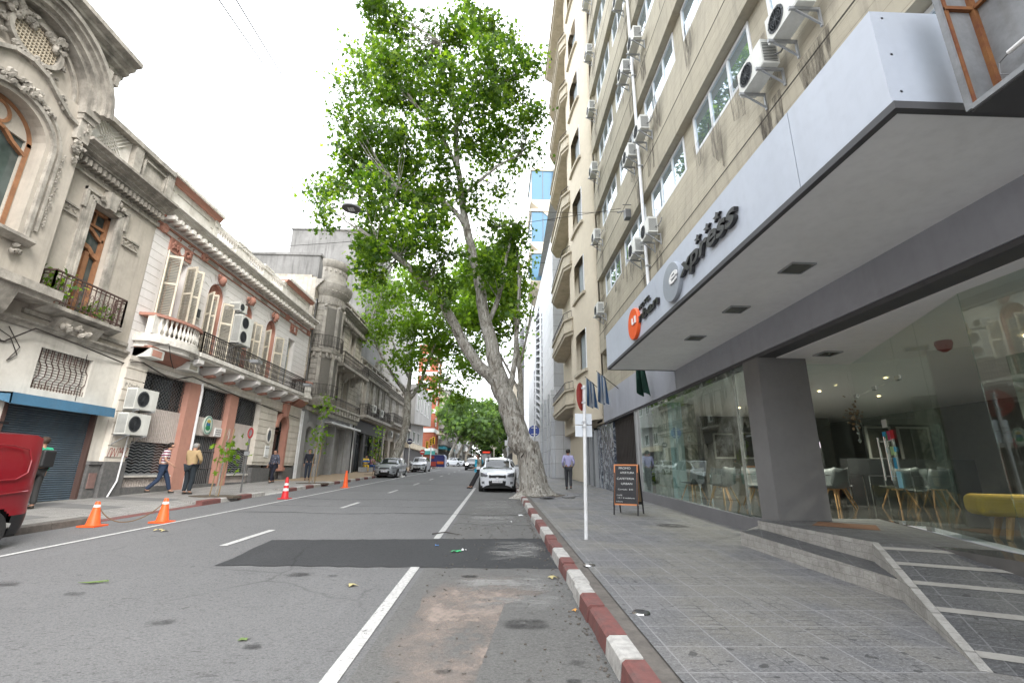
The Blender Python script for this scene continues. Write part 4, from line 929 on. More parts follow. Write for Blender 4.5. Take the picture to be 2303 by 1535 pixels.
# plaque and far door of the hotel
m = MB(); m.box(5.02, 5.08, 22.0, 24.9, 3.7, 4.66); pq = tag(m.build('stone_plaque', 'creamstone'), 'pale stone plaque with dark letters over the blue marble doorway', 'sign')
for s_, z, h_, y in (('RCER', 4.28, .26, 23.3), ('viajes', 4.02, .18, 23.0), ('BUENOS AIRES', 3.78, .11, 23.2)): lettering('word', s_, (5.018, y, z), ax, up, 1.05, h_, .012, LB, pq)
# flags over the band
def flag(label, y, x, zt, striped, green=False):
    t = thing('flag', label, 'flag', (4.95, y, 4.9), 'flags on poles over the hotel band'); base, tip = Vector((4.98, y, 4.75)), Vector((x, y+.25, zt))
    m = MB(); m.tube([base, tip], [.02,.015], 8); m.build('flagpole', 'iron', t)
    m = MB(); n1, n2 = 9, 18; vs = []
    for i in range(n1+1):
        for j in range(n2+1):
            s_, q = i/n1, j/n2; p = base.lerp(tip, .6+.34*s_*(1-.35*q)); fold = .15*sin(s_*11+q*1.2)*(.3+q)
            vs.append((p.x+fold*.6-.10*q*(s_-.5)*2, p.y+fold*.9+.12*(s_-.5)*q, p.z-1.15*q+.05*sin(s_*7)))
    fs = [(i*(n2+1)+j, i*(n2+1)+j+1, (i+1)*(n2+1)+j+1, (i+1)*(n2+1)+j) for i in range(n1) for j in range(n2)]
    m.v = vs; m.f = fs; m.mi = [(1 if striped and ((k//n2) % 2 == 1) else 0) for k in range(len(fs))]
    mats = [plain('flag_cloth_white', (.34,.36,.38), .8), plain('flag_cloth_blue', (.035,.08,.16), .8)]
    if green: mats = [plain('flag_cloth_green', (.01,.045,.03), .8), mats[1]]
    o = m.build('cloth', mats, t, smooth=80, recalc=False); return t
flag('blue and white striped flag hanging nearest the canopy corner', 18.6, 4.1, 5.55, True)
flag('blue and white striped flag hanging farther along the hotel band', 20.6, 4.0, 5.7, True)
flag('dark green flag half hidden under the canopy corner', 14.2, 4.45, 5.1, False, True)

# ================================================================ CREAM CURVED BUILDING
cb = thing('cream_apartment_building', 'cream rounded apartment building with stacked stone balconies next to the concrete hotel', 'building', (5, 28, .6))
CZ = [6.6+4.27*k for k in range(7)]
m = MB(); n = 26
# rounded front: quarter curve from (5.05,21.95) bulging to x=4.2 then flat
def curve(t): a = t*pi/2; return (5.05-.72*sin(a), 22.0+3.6*(1-cos(a)))
prof = [curve(i/n) for i in range(n+1)]+[(4.33, 26.6)]
def wl(z0, z1, a=0, b=1):
    k0, k1 = int(a*n), int(b*n) if b < 1 else len(prof)-1
    for i in range(k0, k1): p, q = prof[i], prof[i+1]; m.poly([(p[0],p[1],z0),(q[0],q[1],z0),(q[0],q[1],z1),(p[0],p[1],z1)])
A0, A1 = .50, .90
z = 3.9
for s_ in CZ+[99]:
    wl(z, min(s_, 35.6)); 
    if s_ > 90: break
    wl(s_, s_+2.2, 0, A0); wl(s_, s_+2.2, A1, 1); z = s_+2.2
m.box(4.9, 14, 26.6, 34, 3.9, 35.6); m.box(5.6, 14, 22.0, 26.6, 3.9, 35.6); m.box(5.3, 14, 21.95, 34, .2, 3.9); m.build('wall', 'creamR', cb)
for s_ in CZ:
    m = MB(); a, b = int(A0*n), int(A1*n)
    P_ = [prof[i] for i in range(a-1, b+2)]
    for p, q in zip(P_[:-1], P_[1:]):
        m.prism([(p[0]-.14,p[1],s_-.16),(q[0]-.14,q[1],s_-.16),(q[0]+.3,q[1],s_-.16),(p[0]+.3,p[1],s_-.16)], (0,0,.16))
    m.build('sill', 'creamstone', cb)
    m = MB(); p, q = prof[a], prof[b]; m.box(p[0]-.03, p[0]+.4, p[1]-.06, p[1]+.0, s_, s_+2.2); m.prism([(p[0]+.35,p[1],s_),(q[0]+.45,q[1],s_),(q[0]+.5,q[1],s_),(p[0]+.4,p[1],s_)], (0,0,2.2)); o = m.build('window', 'alu', cb)
    m = MB(); m.prism([(p[0]+.25,p[1]+.02,s_),(q[0]+.3,q[1],s_),(q[0]+.31,q[1],s_),(p[0]+.26,p[1]+.02,s_)], (0,0,2.2)); m.build('pane', 'curtain', o)
for k in range(8):
    zb = 4.95+4.27*k; m = MB()
    def ring(x, ya, yb, z0, z1): m.prism([(5.0,ya,z0),(x+.35,ya,z0),(x,ya+.7,z0),(x,yb-.9,z0),(x+.45,yb,z0),(5.0,yb,z0)], (0,0,z1-z0))
    if k < 7:
        ring(3.92, 25.7, 33.2, zb, zb+.18); ring(3.85, 25.6, 33.3, zb+.18, zb+.42); ring(3.92, 25.7, 33.2, zb+.42, zb+.95); ring(3.83, 25.6, 33.3, zb+.95, zb+1.05)
        bal = m.build('balcony', 'creamstone', cb); m = MB()
        for a, b in (((3.9,26.5),(3.9,32.4)),((3.9,26.5),(4.25,25.8))):
            L_ = math.hypot(b[0]-a[0], b[1]-a[1]); nn_ = max(2, int(L_/.3))
            for zz in (zb+1.1, zb+1.5): m.bar((*a, zz), (*b, zz), .016)
            for i in range(nn_+1): t_ = i/nn_; q = (a[0]+(b[0]-a[0])*t_, a[1]+(b[1]-a[1])*t_); m.bar((*q, zb+1.05), (*q, zb+1.5), .01)
        m.build('railing', 'iron', bal)
m = MB(); m.prism([(5.1,23.5,35.6),(4.05,24.6,35.6),(3.75,25.2,35.6),(3.75,33.6,35.6),(5.0,34.4,35.6)], (0,0,.35)); m.prism([(5.1,23.4,35.95),(3.95,24.5,35.95),(3.65,25.1,35.95),(3.65,33.8,35.95),(5.0,34.5,35.95)], (0,0,.4)); m.box(4.2,9,25,26.5,36.35,37.6)
m.build('roof_slab', 'creamstone', cb)
m = MB(); m.box(5.08, 5.3, 22.0, 22.9, .5, 3.65); m.box(5.05,5.3,22.9,23.5,.5,3.65); m.build('marble_facing', 'bluemarble', cb)
m = MB()
for y in (23.6, 24.9, 26.1): m.box(4.9, 5.12, y, y+.09, .6, 3.6)
m.box(4.9,5.12,23.6,26.2,3.5,3.6); f = m.build('door_frame', 'steel', cb)
m = MB(); m.box(5.05,5.09,23.7,26.1,.6,3.5); m.build('door_glass', 'pane', f)
m = MB()   # folding gate beside the hotel glass
for i in range(14): m.bar((5.14,17.1+i*.22,.6),(5.14,17.1+i*.22+.22,3.5),.012); m.bar((5.14,17.1+i*.22+.22,.6),(5.14,17.1+i*.22,3.5),.012)
m.box(5.16,5.2,17.1,21.9,.5,3.6); m.build('folding_gate', 'iron', hotel); m = MB(); m.box(5.06, 5.4, 20.3, 21.85, .4, 3.6); m.build('marble_pier', 'bluemarble', hotel)

# ================================================================ PALE STONE BUILDING WITH BLUE GLASS BOXES
sb = thing('pale_stone_office_building', 'pale stone office block with louvred slots and projecting blue glass boxes', 'building', (4.4, 50, 1))
SF = FA(4.4, -1)
m = MB(); ops = [(45.3,46.5,3.2,17.5),(48.6,53.6,5.8,19.5),(55.3,56.5,1.2,13.5)]
SF.wall(m, 36, 66, .7, 21.5, ops, 0, .9)
m.poly([(4.4,36,.7),(14,36,.7),(14,36,21.5),(4.4,36,21.5)]); m.poly([(4.4,66,.7),(14,66,.7),(14,66,21.5),(4.4,66,21.5)]); m.poly([(4.4,36,25.5),(14,36,25.5),(14,66,21.5),(4.4,66,21.5)])
m.box(6.4, 14, 49.5, 66, 21.5, 39.5)
for y in (34.4, 36.6, 39.5, 42.5): m.box(3.95, 4.5, y, y+1.0, .6, 7.4)
m.box(4.2, 5.4, 34.0, 36.0, .6, 5.2)
m.build('wall', 'stonepanel', sb)
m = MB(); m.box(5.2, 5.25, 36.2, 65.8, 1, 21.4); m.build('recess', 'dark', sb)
m = MB()
for a, b, c, d in ops:
    z = c+.2
    while z < d-.3: m.prism([(4.42,a+.02,z),(4.42,b-.02,z+.55*(b-a)*.4),(4.42,b-.02,z+.55*(b-a)*.4+.16),(4.42,a+.02,z+.16)], (.5,0,0)); z += .75
m.build('louvre', 'stonepanel', sb)
for k, (z0, z1, z2) in enumerate(((22.7,26.5,20.6),(27.7,32.2,25.8),(33.5,38.0,31.4))):
    m = MB(); m.prism([(3.62,50,z0),(6.6,50,z0),(6.6,56,z0),(3.62,56,z0)], (0,0,z1-z0)); o = m.build('glass_box', 'boxblue', sb)
    m = MB()
    m.add([(3.55,49.9,z0),(6.6,49.9,z0),(6.6,56,z0),(3.55,56,z0),(6.6,49.9,z2-.7),(6.6,56,z2-.7)], [(0,1,2,3),(0,4,1),(0,3,5,4),(3,2,5),(1,4,5,2)])
    m.box(3.5,6.6,49.85,56,z1,z1+.35); m.box(3.5,6.6,49.85,56,z0-.01,z0+.3); m.build('box_slab', 'creamR', o)
    m = MB(); m.box(3.6,3.66,49.95,50.02,z0,z1); m.box(5.0,5.06,49.95,50.0,z0,z1); m.build('mullion', 'irongrey', o)
gt = thing('grey_slatted_tower', 'narrow grey metal slatted building end beyond the pale stone office block', 'building', (4.3, 80, 2))
m = MB(); m.box(4.55, 12, 82, 92, 1.8, 27); m.build('wall', 'stonepanel', gt); m = MB(); [m.box(3.9, 4.54, 81.9, 91, z, z+.2) for z in np.arange(2, 27, .32)]; m.build('slats', 'greyslat', gt)
def block(name, label, x0, x1, y0, y1, z1, mat, side, floors=3, hz=3.2, wmat='pane', bal=False, step=2.4):
    """far building: walls, parapet, windows with frames on its street face and near gable"""
    t = thing(name, label, 'building', ((x0+x1)/2, y0, gz(y0))); z0 = gz(y0)-.2
    m = MB(); m.box(x0, x1, y0, y1, z0, z1); m.box(x0-.12, x1+.12, y0-.12, y1+.12, z1, z1+.35); m.build('wall', mat, t)
    F = FA(x1 if side > 0 else x0, side); nfl = int((z1-z0-4)/hz)
    for k in range(max(1, nfl)):
        z = z0+4.4+k*hz; m = MB(); g = MB(); u = y0+1
        while u+1.3 < y1:
            F.box(m, u-.08, u+1.38, z-.1, z, 0, .1); F.box(m, u-.08, u, z, z+1.8, 0, .06); F.box(m, u+1.3, u+1.38, z, z+1.8, 0, .06); F.box(m, u-.08, u+1.38, z+1.8, z+1.88, 0, .08)
            F.box(g, u, u+1.3, z, z+1.8, .004, .02)
            if bal: F.box(m, u-.5, u+1.8, z-.5, z-.34, 0, 1.0)
            u += step
        x = x0+.8
        while x+1 < x1 and x < x0+8: m.box(x-.06,x+1.06,y0-.08,y0,z-.08,z); g.box(x,x+1,y0-.03,y0-.004,z,z+1.5); x += 2.6
        o = m.build('window', 'alu', t); g.build('pane', wmat, o)
    m = MB(); F.box(m, y0+.6, y1-.6, z0+.3, z0+3.0, .004, .05); m.build('shopfront', 'darktrim', t); return t
block('far_cream_building', 'small cream building far down the right side of the street', 3.1, 10, 96, 112, 19, 'creamR', -1, bal=True)
block('far_brown_building', 'brown far building on the right side beyond the crossing', 3.2, 12, 114, 150, 15, 'wallD', -1)
block('far_white_slab_building', 'tall pale building behind the grey slatted one', 7, 16, 112, 140, 40, 'blind2', -1)

# ================================================================ LEFT SIDE: A, ornate weathered house
LX = -12.5; F = FA(LX, 1)
A = thing('ornate_house', 'weathered grey ornate house with a carved arched bay and a blue roller shutter', 'building', (LX, 12, .3))
m = MB()
F.wall(m, 4.2, 15.25, 5.0, 10.3, [(12.7,13.7,5.7,9.2), (8.95,10.55,6.9,9.6),(5.8,6.8,5.7,9.2)], 0, .35)
m.box(-22, LX-.4, 4.25, 15.18, 0, 10.5); m.box(-22, LX-.02, 15.19, 15.25, 0, 11.6)
m.build('wall', 'wallA', A)
m = MB()
F.wall(m, 4.2, 15.25, .1, 5.0, [(12.05,14.78,.1,3.2), (12.5,14.17,3.45,4.57), (9.0,10.2,.1,3.0)], 0, .25)
F.box(m, 4.2, 12.05, .1, .95, .0, .06); m.build('ground_floor_wall', 'wallA2', A)
m = MB(); F.ext(m, [(0,4.93),(.07,4.95),(.09,5.03),(.16,5.08),(.16,5.14),(0,5.16)], 4.2, 15.25); F.box(m, 11.7, 15.2, 5.3, 5.42, 0, .08)
m.build('string_course', 'stoneA', A)
# projecting bay with basket arch window
bw = .35; uc = 9.75
m = MB()
F.wall(m, 7.9, 11.6, 5.9, 11.35, [(8.78,10.72,6.95,10.35)], bw, .7); F.archfill(m, 8.78, 10.72, 9.5, 10.35, bw, .7)
for u in (7.9, 11.6): m.poly([F.p(u,5.9,bw),F.p(u,11.35,bw),F.p(u,11.35,-.3),F.p(u,5.9,-.3)])
for i in range(20):
    t0, t1 = pi*i/20, pi*(i+1)/20; m.poly([F.p(uc,11.35,bw-.12),F.p(uc+1.5*cos(t0),11.35+1.5*sin(t0),bw-.12),F.p(uc+1.5*cos(t1),11.35+1.5*sin(t1),bw-.12)])
m.build('bay_wall', 'wallA', A)
m = MB()
# surrounds and mouldings of the bay
pth = [(8.62,6.9),(8.62,9.5)]+[(uc-1.13*cos(pi*i/16), 9.5+1.02*sin(pi*i/16)) for i in range(1,16)]+[(10.88,9.5),(10.88,6.9)]
F.path(m, pth, .05, bw, bw+.09); 
pth2 = [(8.42,7.3),(8.42,9.5)]+[(uc-1.33*cos(pi*i/16), 9.5+1.25*sin(pi*i/16)) for i in range(1,16)]+[(11.08,9.5),(11.08,7.3)]
F.path(m, pth2, .035, bw, bw+.06)
for i in range(3, 40):                                     # twisted garland down the jambs
    z = 7.3+i*.06; 
    for u in (8.3, 11.2): blob_orn(F, m, u, z, .05, .03, 1, i, bw+.02, .07)
for r0, r1, w0, w1 in ((1.50,1.62,bw-.12,bw+.16),(1.62,1.78,bw-.12,bw+.30),(1.78,1.88,bw-.12,bw+.42),(1.88,2.0,bw-.12,bw+.5),(1.28,1.34,bw-.12,bw-.02)): F.arc(m, uc, 11.35, r0, r1, w0, w1, 0, 180, 28)
F.path(m, [(8.0,10.75),(8.5,10.8),(8.9,11.05),(9.3,11.35),(9.75,11.45),(10.2,11.35),(10.6,11.05),(11.0,10.8),(11.5,10.75)], .05, bw, bw+.11)
for s_ in (-1, 1):                                        # pilaster caps and consoles
    u = uc+s_*1.68
    F.box(m, u-.19, u+.19, 10.35, 11.15, bw, bw+.14); F.box(m, u-.24, u+.24, 11.15, 11.35, bw, bw+.24); F.box(m, u-.21,u+.21, 10.98,11.15,bw,bw+.18)
    blob_orn(F, m, u, 10.2, .16, .22, 9, 5, bw, .2); blob_orn(F, m, u, 9.85, .10, .2, 6, 6, bw, .16); blob_orn(F, m, u, 10.7, .07, .2, 5, 8, bw+.14, .08)
blob_orn(F, m, uc, 10.62, .42, .2, 16, 11, bw, .22); blob_orn(F, m, uc-.6, 10.5, .35, .1, 9, 12, bw, .15); blob_orn(F, m, uc+.6, 10.5, .35, .1, 9, 13, bw, .15)
blob_orn(F, m, uc-.95, 11.1, .16, .3, 7, 14, bw, .12); blob_orn(F, m, uc+.95, 11.1, .16, .3, 7, 15, bw, .12)
m.build('bay_moulding', 'stoneA', A)
m = MB()                                                   # oval lattice cartouche
F.plate(m, [(uc+.62*cos(t), 12.05+.46*sin(t)) for t in [i*pi/12 for i in range(24)]], bw-.11, bw-.08)
o = m.build('cartouche', 'stoneA', A); m = MB()
F.arc(m, uc, 12.05, .60, .72, bw-.11, bw+.03, 0, 360, 28, .77)
blob_orn(F, m, uc+.45, 12.4, .35, .2, 12, 21, bw-.1, .26); blob_orn(F, m, uc-.45, 12.4, .35, .2, 12, 22, bw-.1, .26); blob_orn(F, m, uc, 11.52, .5, .12, 10, 23, bw-.1, .22); blob_orn(F, m, uc+.75, 11.8, .15, .25, 6, 24, bw-.1, .15); blob_orn(F, m, uc-.75, 11.8, .15, .25, 6, 25, bw-.1, .15)
m.build('scrollwork', 'stoneA', o); m = MB()
for i in range(-6, 7):
    h = .44*math.sqrt(max(.02, 1-(i*.09/.58)**2)); F.box(m, uc+i*.09-.012, uc+i*.09+.012, 12.05-h, 12.05+h, bw-.08, bw-.045)
for i in range(-4, 5):
    h = .58*math.sqrt(max(.02, 1-(i*.095/.44)**2)); F.box(m, uc-h, uc+h, 12.05+i*.095-.012, 12.05+i*.095+.012, bw-.075, bw-.04)
m.build('lattice', plain('cream_lattice', (.55,.48,.37), .7), o)
# top cornice over the bay
m = MB(); F.box(m, 7.85, 11.65, 11.35, 13.1, -.4, bw-.13); 
cornice(F, m, 7.45, 12.05, 12.95, 13.75, .75, 5, bw-.1); F.box(m, 7.6, 11.9, 13.75, 13.95, -.4, bw+.2)
for u in (7.75, 8.0, 11.5, 11.75): F.box(m, u-.07, u+.07, 12.62, 12.95, bw-.1, bw+.3); blob_orn(F, m, u, 12.7, .08, .12, 3, int(u*10), bw+.1, .2)
m.build('bay_cornice', 'stoneA', A)
def wood_window(F, par, u0, u1, v0, v1, w, arch):
    mb = MB(); uc_ = (u0+u1)/2
    F.box(mb, u0, u0+.11, v0, v1-.75*arch, w-.14, w+.04); F.box(mb, u1-.11, u1, v0, v1-.75*arch, w-.14, w+.04); F.box(mb, u0, u1, v0, v0+.1, w-.14, w+.02)
    if arch:
        r = (u1-u0)/2; F.arc(mb, uc_, v1-.85, r-.11, r, w-.14, w+.04, 0, 180, 20, .85/r)
        F.arc(mb, uc_, v1-.42, .22, .30, w-.1, w+.05, 0, 360, 24)
        for s_ in (-1, 1): F.path(mb, [(uc_, v1-.72),(uc_+s_*.25,v1-.75),(uc_+s_*.5,v1-.95),(uc_+s_*.85,v1-1.12)], .045, w-.1, w+.05)
        tz = v1-.85
    else:
        F.box(mb, u0, u1, v1-.1, v1, w-.14, w+.04); F.box(mb, u0+.1, u1-.1, v1-.55, v1-.47, w-.1, w+.03); F.box(mb, uc_-.03, uc_+.03, v1-.5, v1-.1, w-.1, w+.02)
        F.path(mb, [(u0+.05,v1-.62),(u0+.2,v1-.6),(uc_,v1-.68),(u1-.2,v1-.85),(u1-.05,v1-.88)], .05, w-.1, w+.04)
        F.path(mb, [(u0+.05,v1-1.3),(u0+.3,v1-1.22),(uc_,v1-1.25),(u1-.3,v1-1.4),(u1-.05,v1-1.48)], .07, w-.1, w+.05); tz = v1-1.35
    F.box(mb, uc_-.07, uc_+.07, v0, tz-.05, w-.1, w+.05)
    for s_ in (-1, 1): a, b = sorted((uc_+s_*.07, uc_+s_*.13)); F.box(mb, a, b, v0, tz-.15, w-.1, w+.02)
    o = mb.build('window', 'wood', par, smooth=30)
    g = MB(); F.box(g, u0+.05, u1-.05, v0+.05, v1-.03 if not arch else v1-.3, w-.07, w-.05); g.build('pane', 'paneteal', o); return o
M['paneteal'] = pane_mat('dusty_teal_glass', (.085,.11,.105), .6, .12)
wood_window(F, A, 8.82, 10.68, 6.98, 10.33, -.02, True)
wood_window(F, A, 12.72, 13.68, 5.72, 9.18, -.24, False); wood_window(F, A, 5.82, 6.78, 5.72, 9.18, -.24, False)
for c in (13.2, 6.3):                                      # surrounds of side windows
    m = MB()
    for k, (g_, t_) in enumerate(((.50,.10),(.60,.07),(.70,.05))):
        F.path(m, [(c-g_,5.7),(c-g_,9.25+.1*k),(c+g_,9.25+.1*k),(c+g_,5.7)], .045, 0, t_)
    F.box(m, c-.82, c-.72, 8.9, 9.55, 0, .09); F.box(m, c+.72, c+.82, 8.9, 9.55, 0, .09); F.box(m, c-.82, c+.82, 9.45, 9.55, 0, .1)
    F.plate(m, [(c-.13,9.2),(c+.13,9.2),(c+.2,9.75),(c-.2,9.75)], 0, .22); blob_orn(F, m, c, 9.5, .5, .13, 14, 31, .05, .2)
    for a, b in ((c-1.5, c-.84), (c+.84, c+1.5)):
        F.box(m, a, b, 8.45, 8.5, 0, .07); F.box(m, a, b, 8.72, 8.77, 0, .06)
        n_ = 6
        for i in range(n_): blob_orn(F, m, a+(b-a)*(i+.5)/n_, 8.61, .04, .06, 2, i, 0, .06)
    m.build('window_surround', 'stoneA', A)
m = MB()
for a, b in ((11.6,15.25),(4.2,7.9)):
    F.box(m, a, b, 9.80, 9.87, 0, .09); cornice(F, m, a, b+.05, 10.2, 10.68, .62, 5)
    dentils(F, m, a+.1, b, 10.02, 10.2, 0, .28, .17, .4)
    u = a+.25
    while u < b: blob_orn(F, m, u, 10.0, .04, .13, 4, int(u*7), 0, .07); u += .36
    F.box(m, a, b, 10.68, 10.78, -.3, .4); F.box(m, a, b, 11.85, 12.02, -.34, .30)
    for c in (a+.1, a+(b-a)*.55, b-.1): F.box(m, c-.16, c+.16, 10.78, 11.85, -.3, .24)
F.path(m, [(13.95,10.98),(14.95,10.98),(14.95,11.65),(13.95,11.65),(13.95,10.98)], .03, .1, .2); blob_orn(F, m, 13.75, 11.3, .12, .3, 6, 41, .1, .14); F.box(m, 13.5, 15.22, 10.78, 11.85, -.3, .12)
m.build('cornice', 'stoneA', A)
for a, b in ((11.85,13.5),(4.4,7.8)):
    m = MB()
    F.box(m, a, b, 10.8, 11.85, -.1, .04)
    u = a-.7
    while u < b:
        for s_ in (-1, 1):
            p0, p1 = (u, 10.8), (u+1.0, 11.84)
            if s_ < 0: p0, p1 = (u+1.0, 10.8), (u, 11.84)
            if p0[0] >= a-.02 and p1[0] >= a-.02 and p0[0] <= b+.02 and p1[0] <= b+.02: F.path(m, [p0, p1], .016, .04, .09)
        u += .14
    m.build('lattice_parapet', 'stoneB', A)
# small balcony with scroll railing, bay balcony slab with corbel, bay sill
m = MB(); F.ext(m, [(0,5.42),(.18,5.44),(.34,5.54),(.44,5.58),(.44,5.68),(0,5.68)], 11.85, 14.4); F.ext(m, [(0,4.98),(.1,5.0),(.2,5.2),(.34,5.44),(0,5.44)], 12.5, 13.9)
blob_orn(F, m, 13.1, 5.2, .45, .12, 10, 51, .1, .3); bal = m.build('balcony', 'stoneA', A)

M['rustiron'] = plain('rusty_wrought_iron', (.085,.05,.042), .7)
railing(F, bal, 11.9, 14.35, 5.72, 6.6, .40, pitch=.155, mat='rustiron')
m = MB(); F.box(m, 7.6, 11.9, 5.7, 5.92, 0, bw+.42); F.box(m, 7.7, 11.8, 5.56, 5.7, 0, bw+.3); F.ext(m, [(0,4.6),(.2,4.7),(.5,5.1),(.65,5.56),(0,5.56)], 8.6, 10.9); blob_orn(F, m, 9.75, 5.2, .9, .25, 18, 52, .35, .35); m.build('bay_balcony', 'stoneA', A)
m = MB(); F.ext(m, [(bw-.4,6.78),(bw+.1,6.78),(bw+.2,6.86),(bw+.26,6.9),(bw+.26,6.98),(bw-.4,6.98)], 8.5, 11.0)
for u in (8.75, 10.75): blob_orn(F, m, u, 6.62, .12, .14, 5, 53, bw, .22)
m.build('window_sill', 'stoneA', A)
# ground floor: blue shutter, awning, barred window, granite pier
m = MB(); z = .36
while z < 3.0: F.ext(m, [(-.2,z),(-.135,z+.008),(-.125,z+.035),(-.15,z+.058),(-.2,z+.06)], 12.1, 14.72); z += .062
F.box(m, 12.1, 14.72, .3, .42, -.2, -.11); m.build('roller_shutter', 'shutter', A)
m = MB(); F.ext(m, [(0,3.24),(.38,3.22),(.40,2.94),(.36,2.94),(.34,3.18),(0,3.2)], 11.75, 14.95); 
for u in (11.75, 14.94): m.prism([F.p(u,3.24,0),F.p(u,3.22,.38),F.p(u,2.94,.40),F.p(u,3.05,0)], (0,.012,0))
m.build('shutter_hood', 'awning', A)
for a, b in ((12.0, 12.1), (14.72, 14.8)): m = MB(); F.box(m, a, b, .3, 3.2, -.18, .018); m.build('shutter_guide', 'rustiron', A)
m = MB(); z = 3.46
while z < 4.55: F.box(m, 12.5, 14.17, z, z+.05, -.2, -.14); z += .075
o = m.build('barred_window', 'stoneB', A); m = MB()
for i in range(9):
    u = 12.6+i*.185; F.path(m, [(u,3.45),(u,3.7),(u+.09,3.82),(u+.09,4.1),(u,4.22),(u,4.57)], .008, -.08, -.06)
    F.path(m, [(u+.09,3.45),(u+.09,3.6)], .007, -.08, -.06); F.path(m, [(u+.12,4.3),(u+.12,4.57)], .007, -.08, -.06)
m.build('bars', 'rustiron', o)
m = MB(); F.box(m, 14.82, 15.24, .3, 1.5, 0, .1); F.box(m, 14.8, 15.25, 1.5, 1.6, 0, .15); F.box(m, 14.8, 15.25, .3, .5, .1, .14); m.build('granite_pier', 'granite', A)
m = MB(); F.box(m, 14.9, 15.16, .8, 1.25, .1, .13); m.build('pier_panel', 'pinkgranite', A)
m = MB()
F_ = lambda pts, r=.012: m.tube([F.p(*p) for p in pts], r, 5)
F_([(10.5,4.5,.03),(11.5,4.45,.03),(12.0,4.95,.2),(13.5,4.85,.2),(15.3,4.75,.03)], .022); F_([(10.8,4.9,.04),(11.6,4.6,.05),(11.9,4.2,.04),(11.7,4.0,.03),(11.9,4.4,.05),(11.5,4.85,.04)])
F_([(10.3,4.3,.03),(11.0,4.1,.03),(11.1,3.8,.03),(11.4,3.85,.03),(11.4,4.5,.03)]); F_([(10.6,3.9,.03),(11.3,3.4,.03),(11.7,3.3,.03)]); F_([(13.9,4.7,.01),(13.9,3.3,.01)], .01)
m.build('wall_cable', 'iron', A)
m = MB()   # red spray-painted scribble on the pier beside the shutter
RP = plain('red_spray_paint', (.33,.07,.06), .7); zz = 1.95
F.path(m, [(15.30,1.75),(15.36,2.0),(15.44,2.02),(15.42,1.72),(15.52,2.02),(15.58,1.75),(15.66,2.05)], .009, .19, .192)
F.path(m, [(15.68,1.75),(15.74,2.05),(15.80,1.9),(15.86,2.06),(15.90,1.75)], .009, .19, .192); F.path(m, [(15.92,2.05),(16.08,2.04),(15.95,1.78),(16.12,1.76)], .009, .19, .192); F.path(m, [(15.74,1.9),(16.0,1.9)], .009, .19, .192)
gf = m.build('graffiti', RP, A)
m = MB(); F.box(m, -30, 4.2, 0, 12.5, -9, 0); cornice(F, m, -30, 4.2, 11.2, 12.1, .7, 5); o = thing('neighbour_house', 'plain beige house beside the ornate house, out of view on the near left', 'building', (LX, -5, 0)); m.build('wall', 'wallA', o)
m = MB()
for u in range(-24, 3, 4):
    for v in (1.0, 6.0): F.box(m, u, u+1.4, v, v+2.6, .0, .03)
m.build('window', 'pane', o)
# plants on the small balcony
for k, (u, lab, cl) in enumerate([(12.15,'broad leaved green plant at the left end of the small iron balcony',[(-12.3,12.15,6.35,.12,.16,.28,1)]),(13.5,'low green plant at the right end of the small iron balcony',[(-12.3,13.5,5.95,.12,.4,.2,1)])]):
    t = thing('balcony_plant', lab, 'plant', (-12.3, u, 5.7)); m = MB(); m.lathe([(.09,5.69),(.13,5.92),(.11,5.92)], (-12.3,u,0), 10); m.build('pot', 'terra', t); leaves('foliage', cl, 170 if k else 110, .10 if k else .15, 'leaf', t, 60+k, True)

# ================================================================ B, white house with salmon trim
B = thing('white_salmon_house', 'white two storey house with salmon trim, arched windows and a long iron balcony', 'building', (LX, 22, .5))
U0, U1 = 15.26, 29.3
arches = [19.3, 21.85, 24.4]
m = MB(); ops = [(16.05,17.25,5.8,9.2)]+[(c-.56,c+.56,5.8,9.25) for c in arches]+[(26.55,27.35,5.8,8.9)]
F.wall(m, U0, U1, 5.0, 10.3, ops, 0, .32)
for c in arches: F.archfill(m, c-.56, c+.56, 8.62, 9.25, 0, .32)
m.box(-22, LX-.33, U0+.02, U1-.02, 0, 10.75)
m.build('wall', 'whiteB', B)
m = MB(); z = 5.95
while z < 9.85:      # thin rustication joints
    segs = []; u = U0
    for a, b, c, d in ops+[(U1,U1,0,0)]:
        if z < d+.1: segs.append((u, a-.14)); u = b+.14
    if u < U1-.2: segs.append((u, U1))
    for a, b in segs: F.box(m, a, b, z, z+.012, .0, .004)
    z += .3
for c in arches:
    for i in range(1, 8): t = pi*i/8; F.path(m, [(c+.66*cos(t), 8.62+.74*sin(t)), (c+.98*cos(t), 8.62+1.05*sin(t))], .006, 0, .005)
m.build('wall_joint', 'shade', B)
m = MB()
F.box(m, U0, U1, 10.02, 10.09, 0, .07); F.box(m, U0, U1, 9.78, 9.82, 0, .05)
F.box(m, U0, U1, 10.28, 10.34, .0, .2)
F.ext(m, [(-.2,11.83),(.12,11.83),(.22,12.0),(-.2,12.0)], 15.2, 18.45); F.ext(m, [(-.2,11.83),(.12,11.83),(.22,12.0),(-.2,12.0)], 25.0, 28.95)
for u in (15.55, 18.0, 25.9, 29.0): F.arc(m, u, 9.93, .05, .17, 0, .12, 0, 360, 12); blob_orn(F, m, u, 9.93, .15, .15, 6, int(u), .02, .12)
for u in (16.4, 17.1, 27.0, 28.0): blob_orn(F, m, u, 9.92, .22, .035, 5, int(u*3), 0, .07)
m.build('salmon_moulding', 'terracotta', B)
m = MB()
cornice(F, m, U0, U1, 10.34, 10.75, .58, 5); dentils(F, m, U0+.1, U1-.1, 10.2, 10.36, .0, .5, .36, .45)
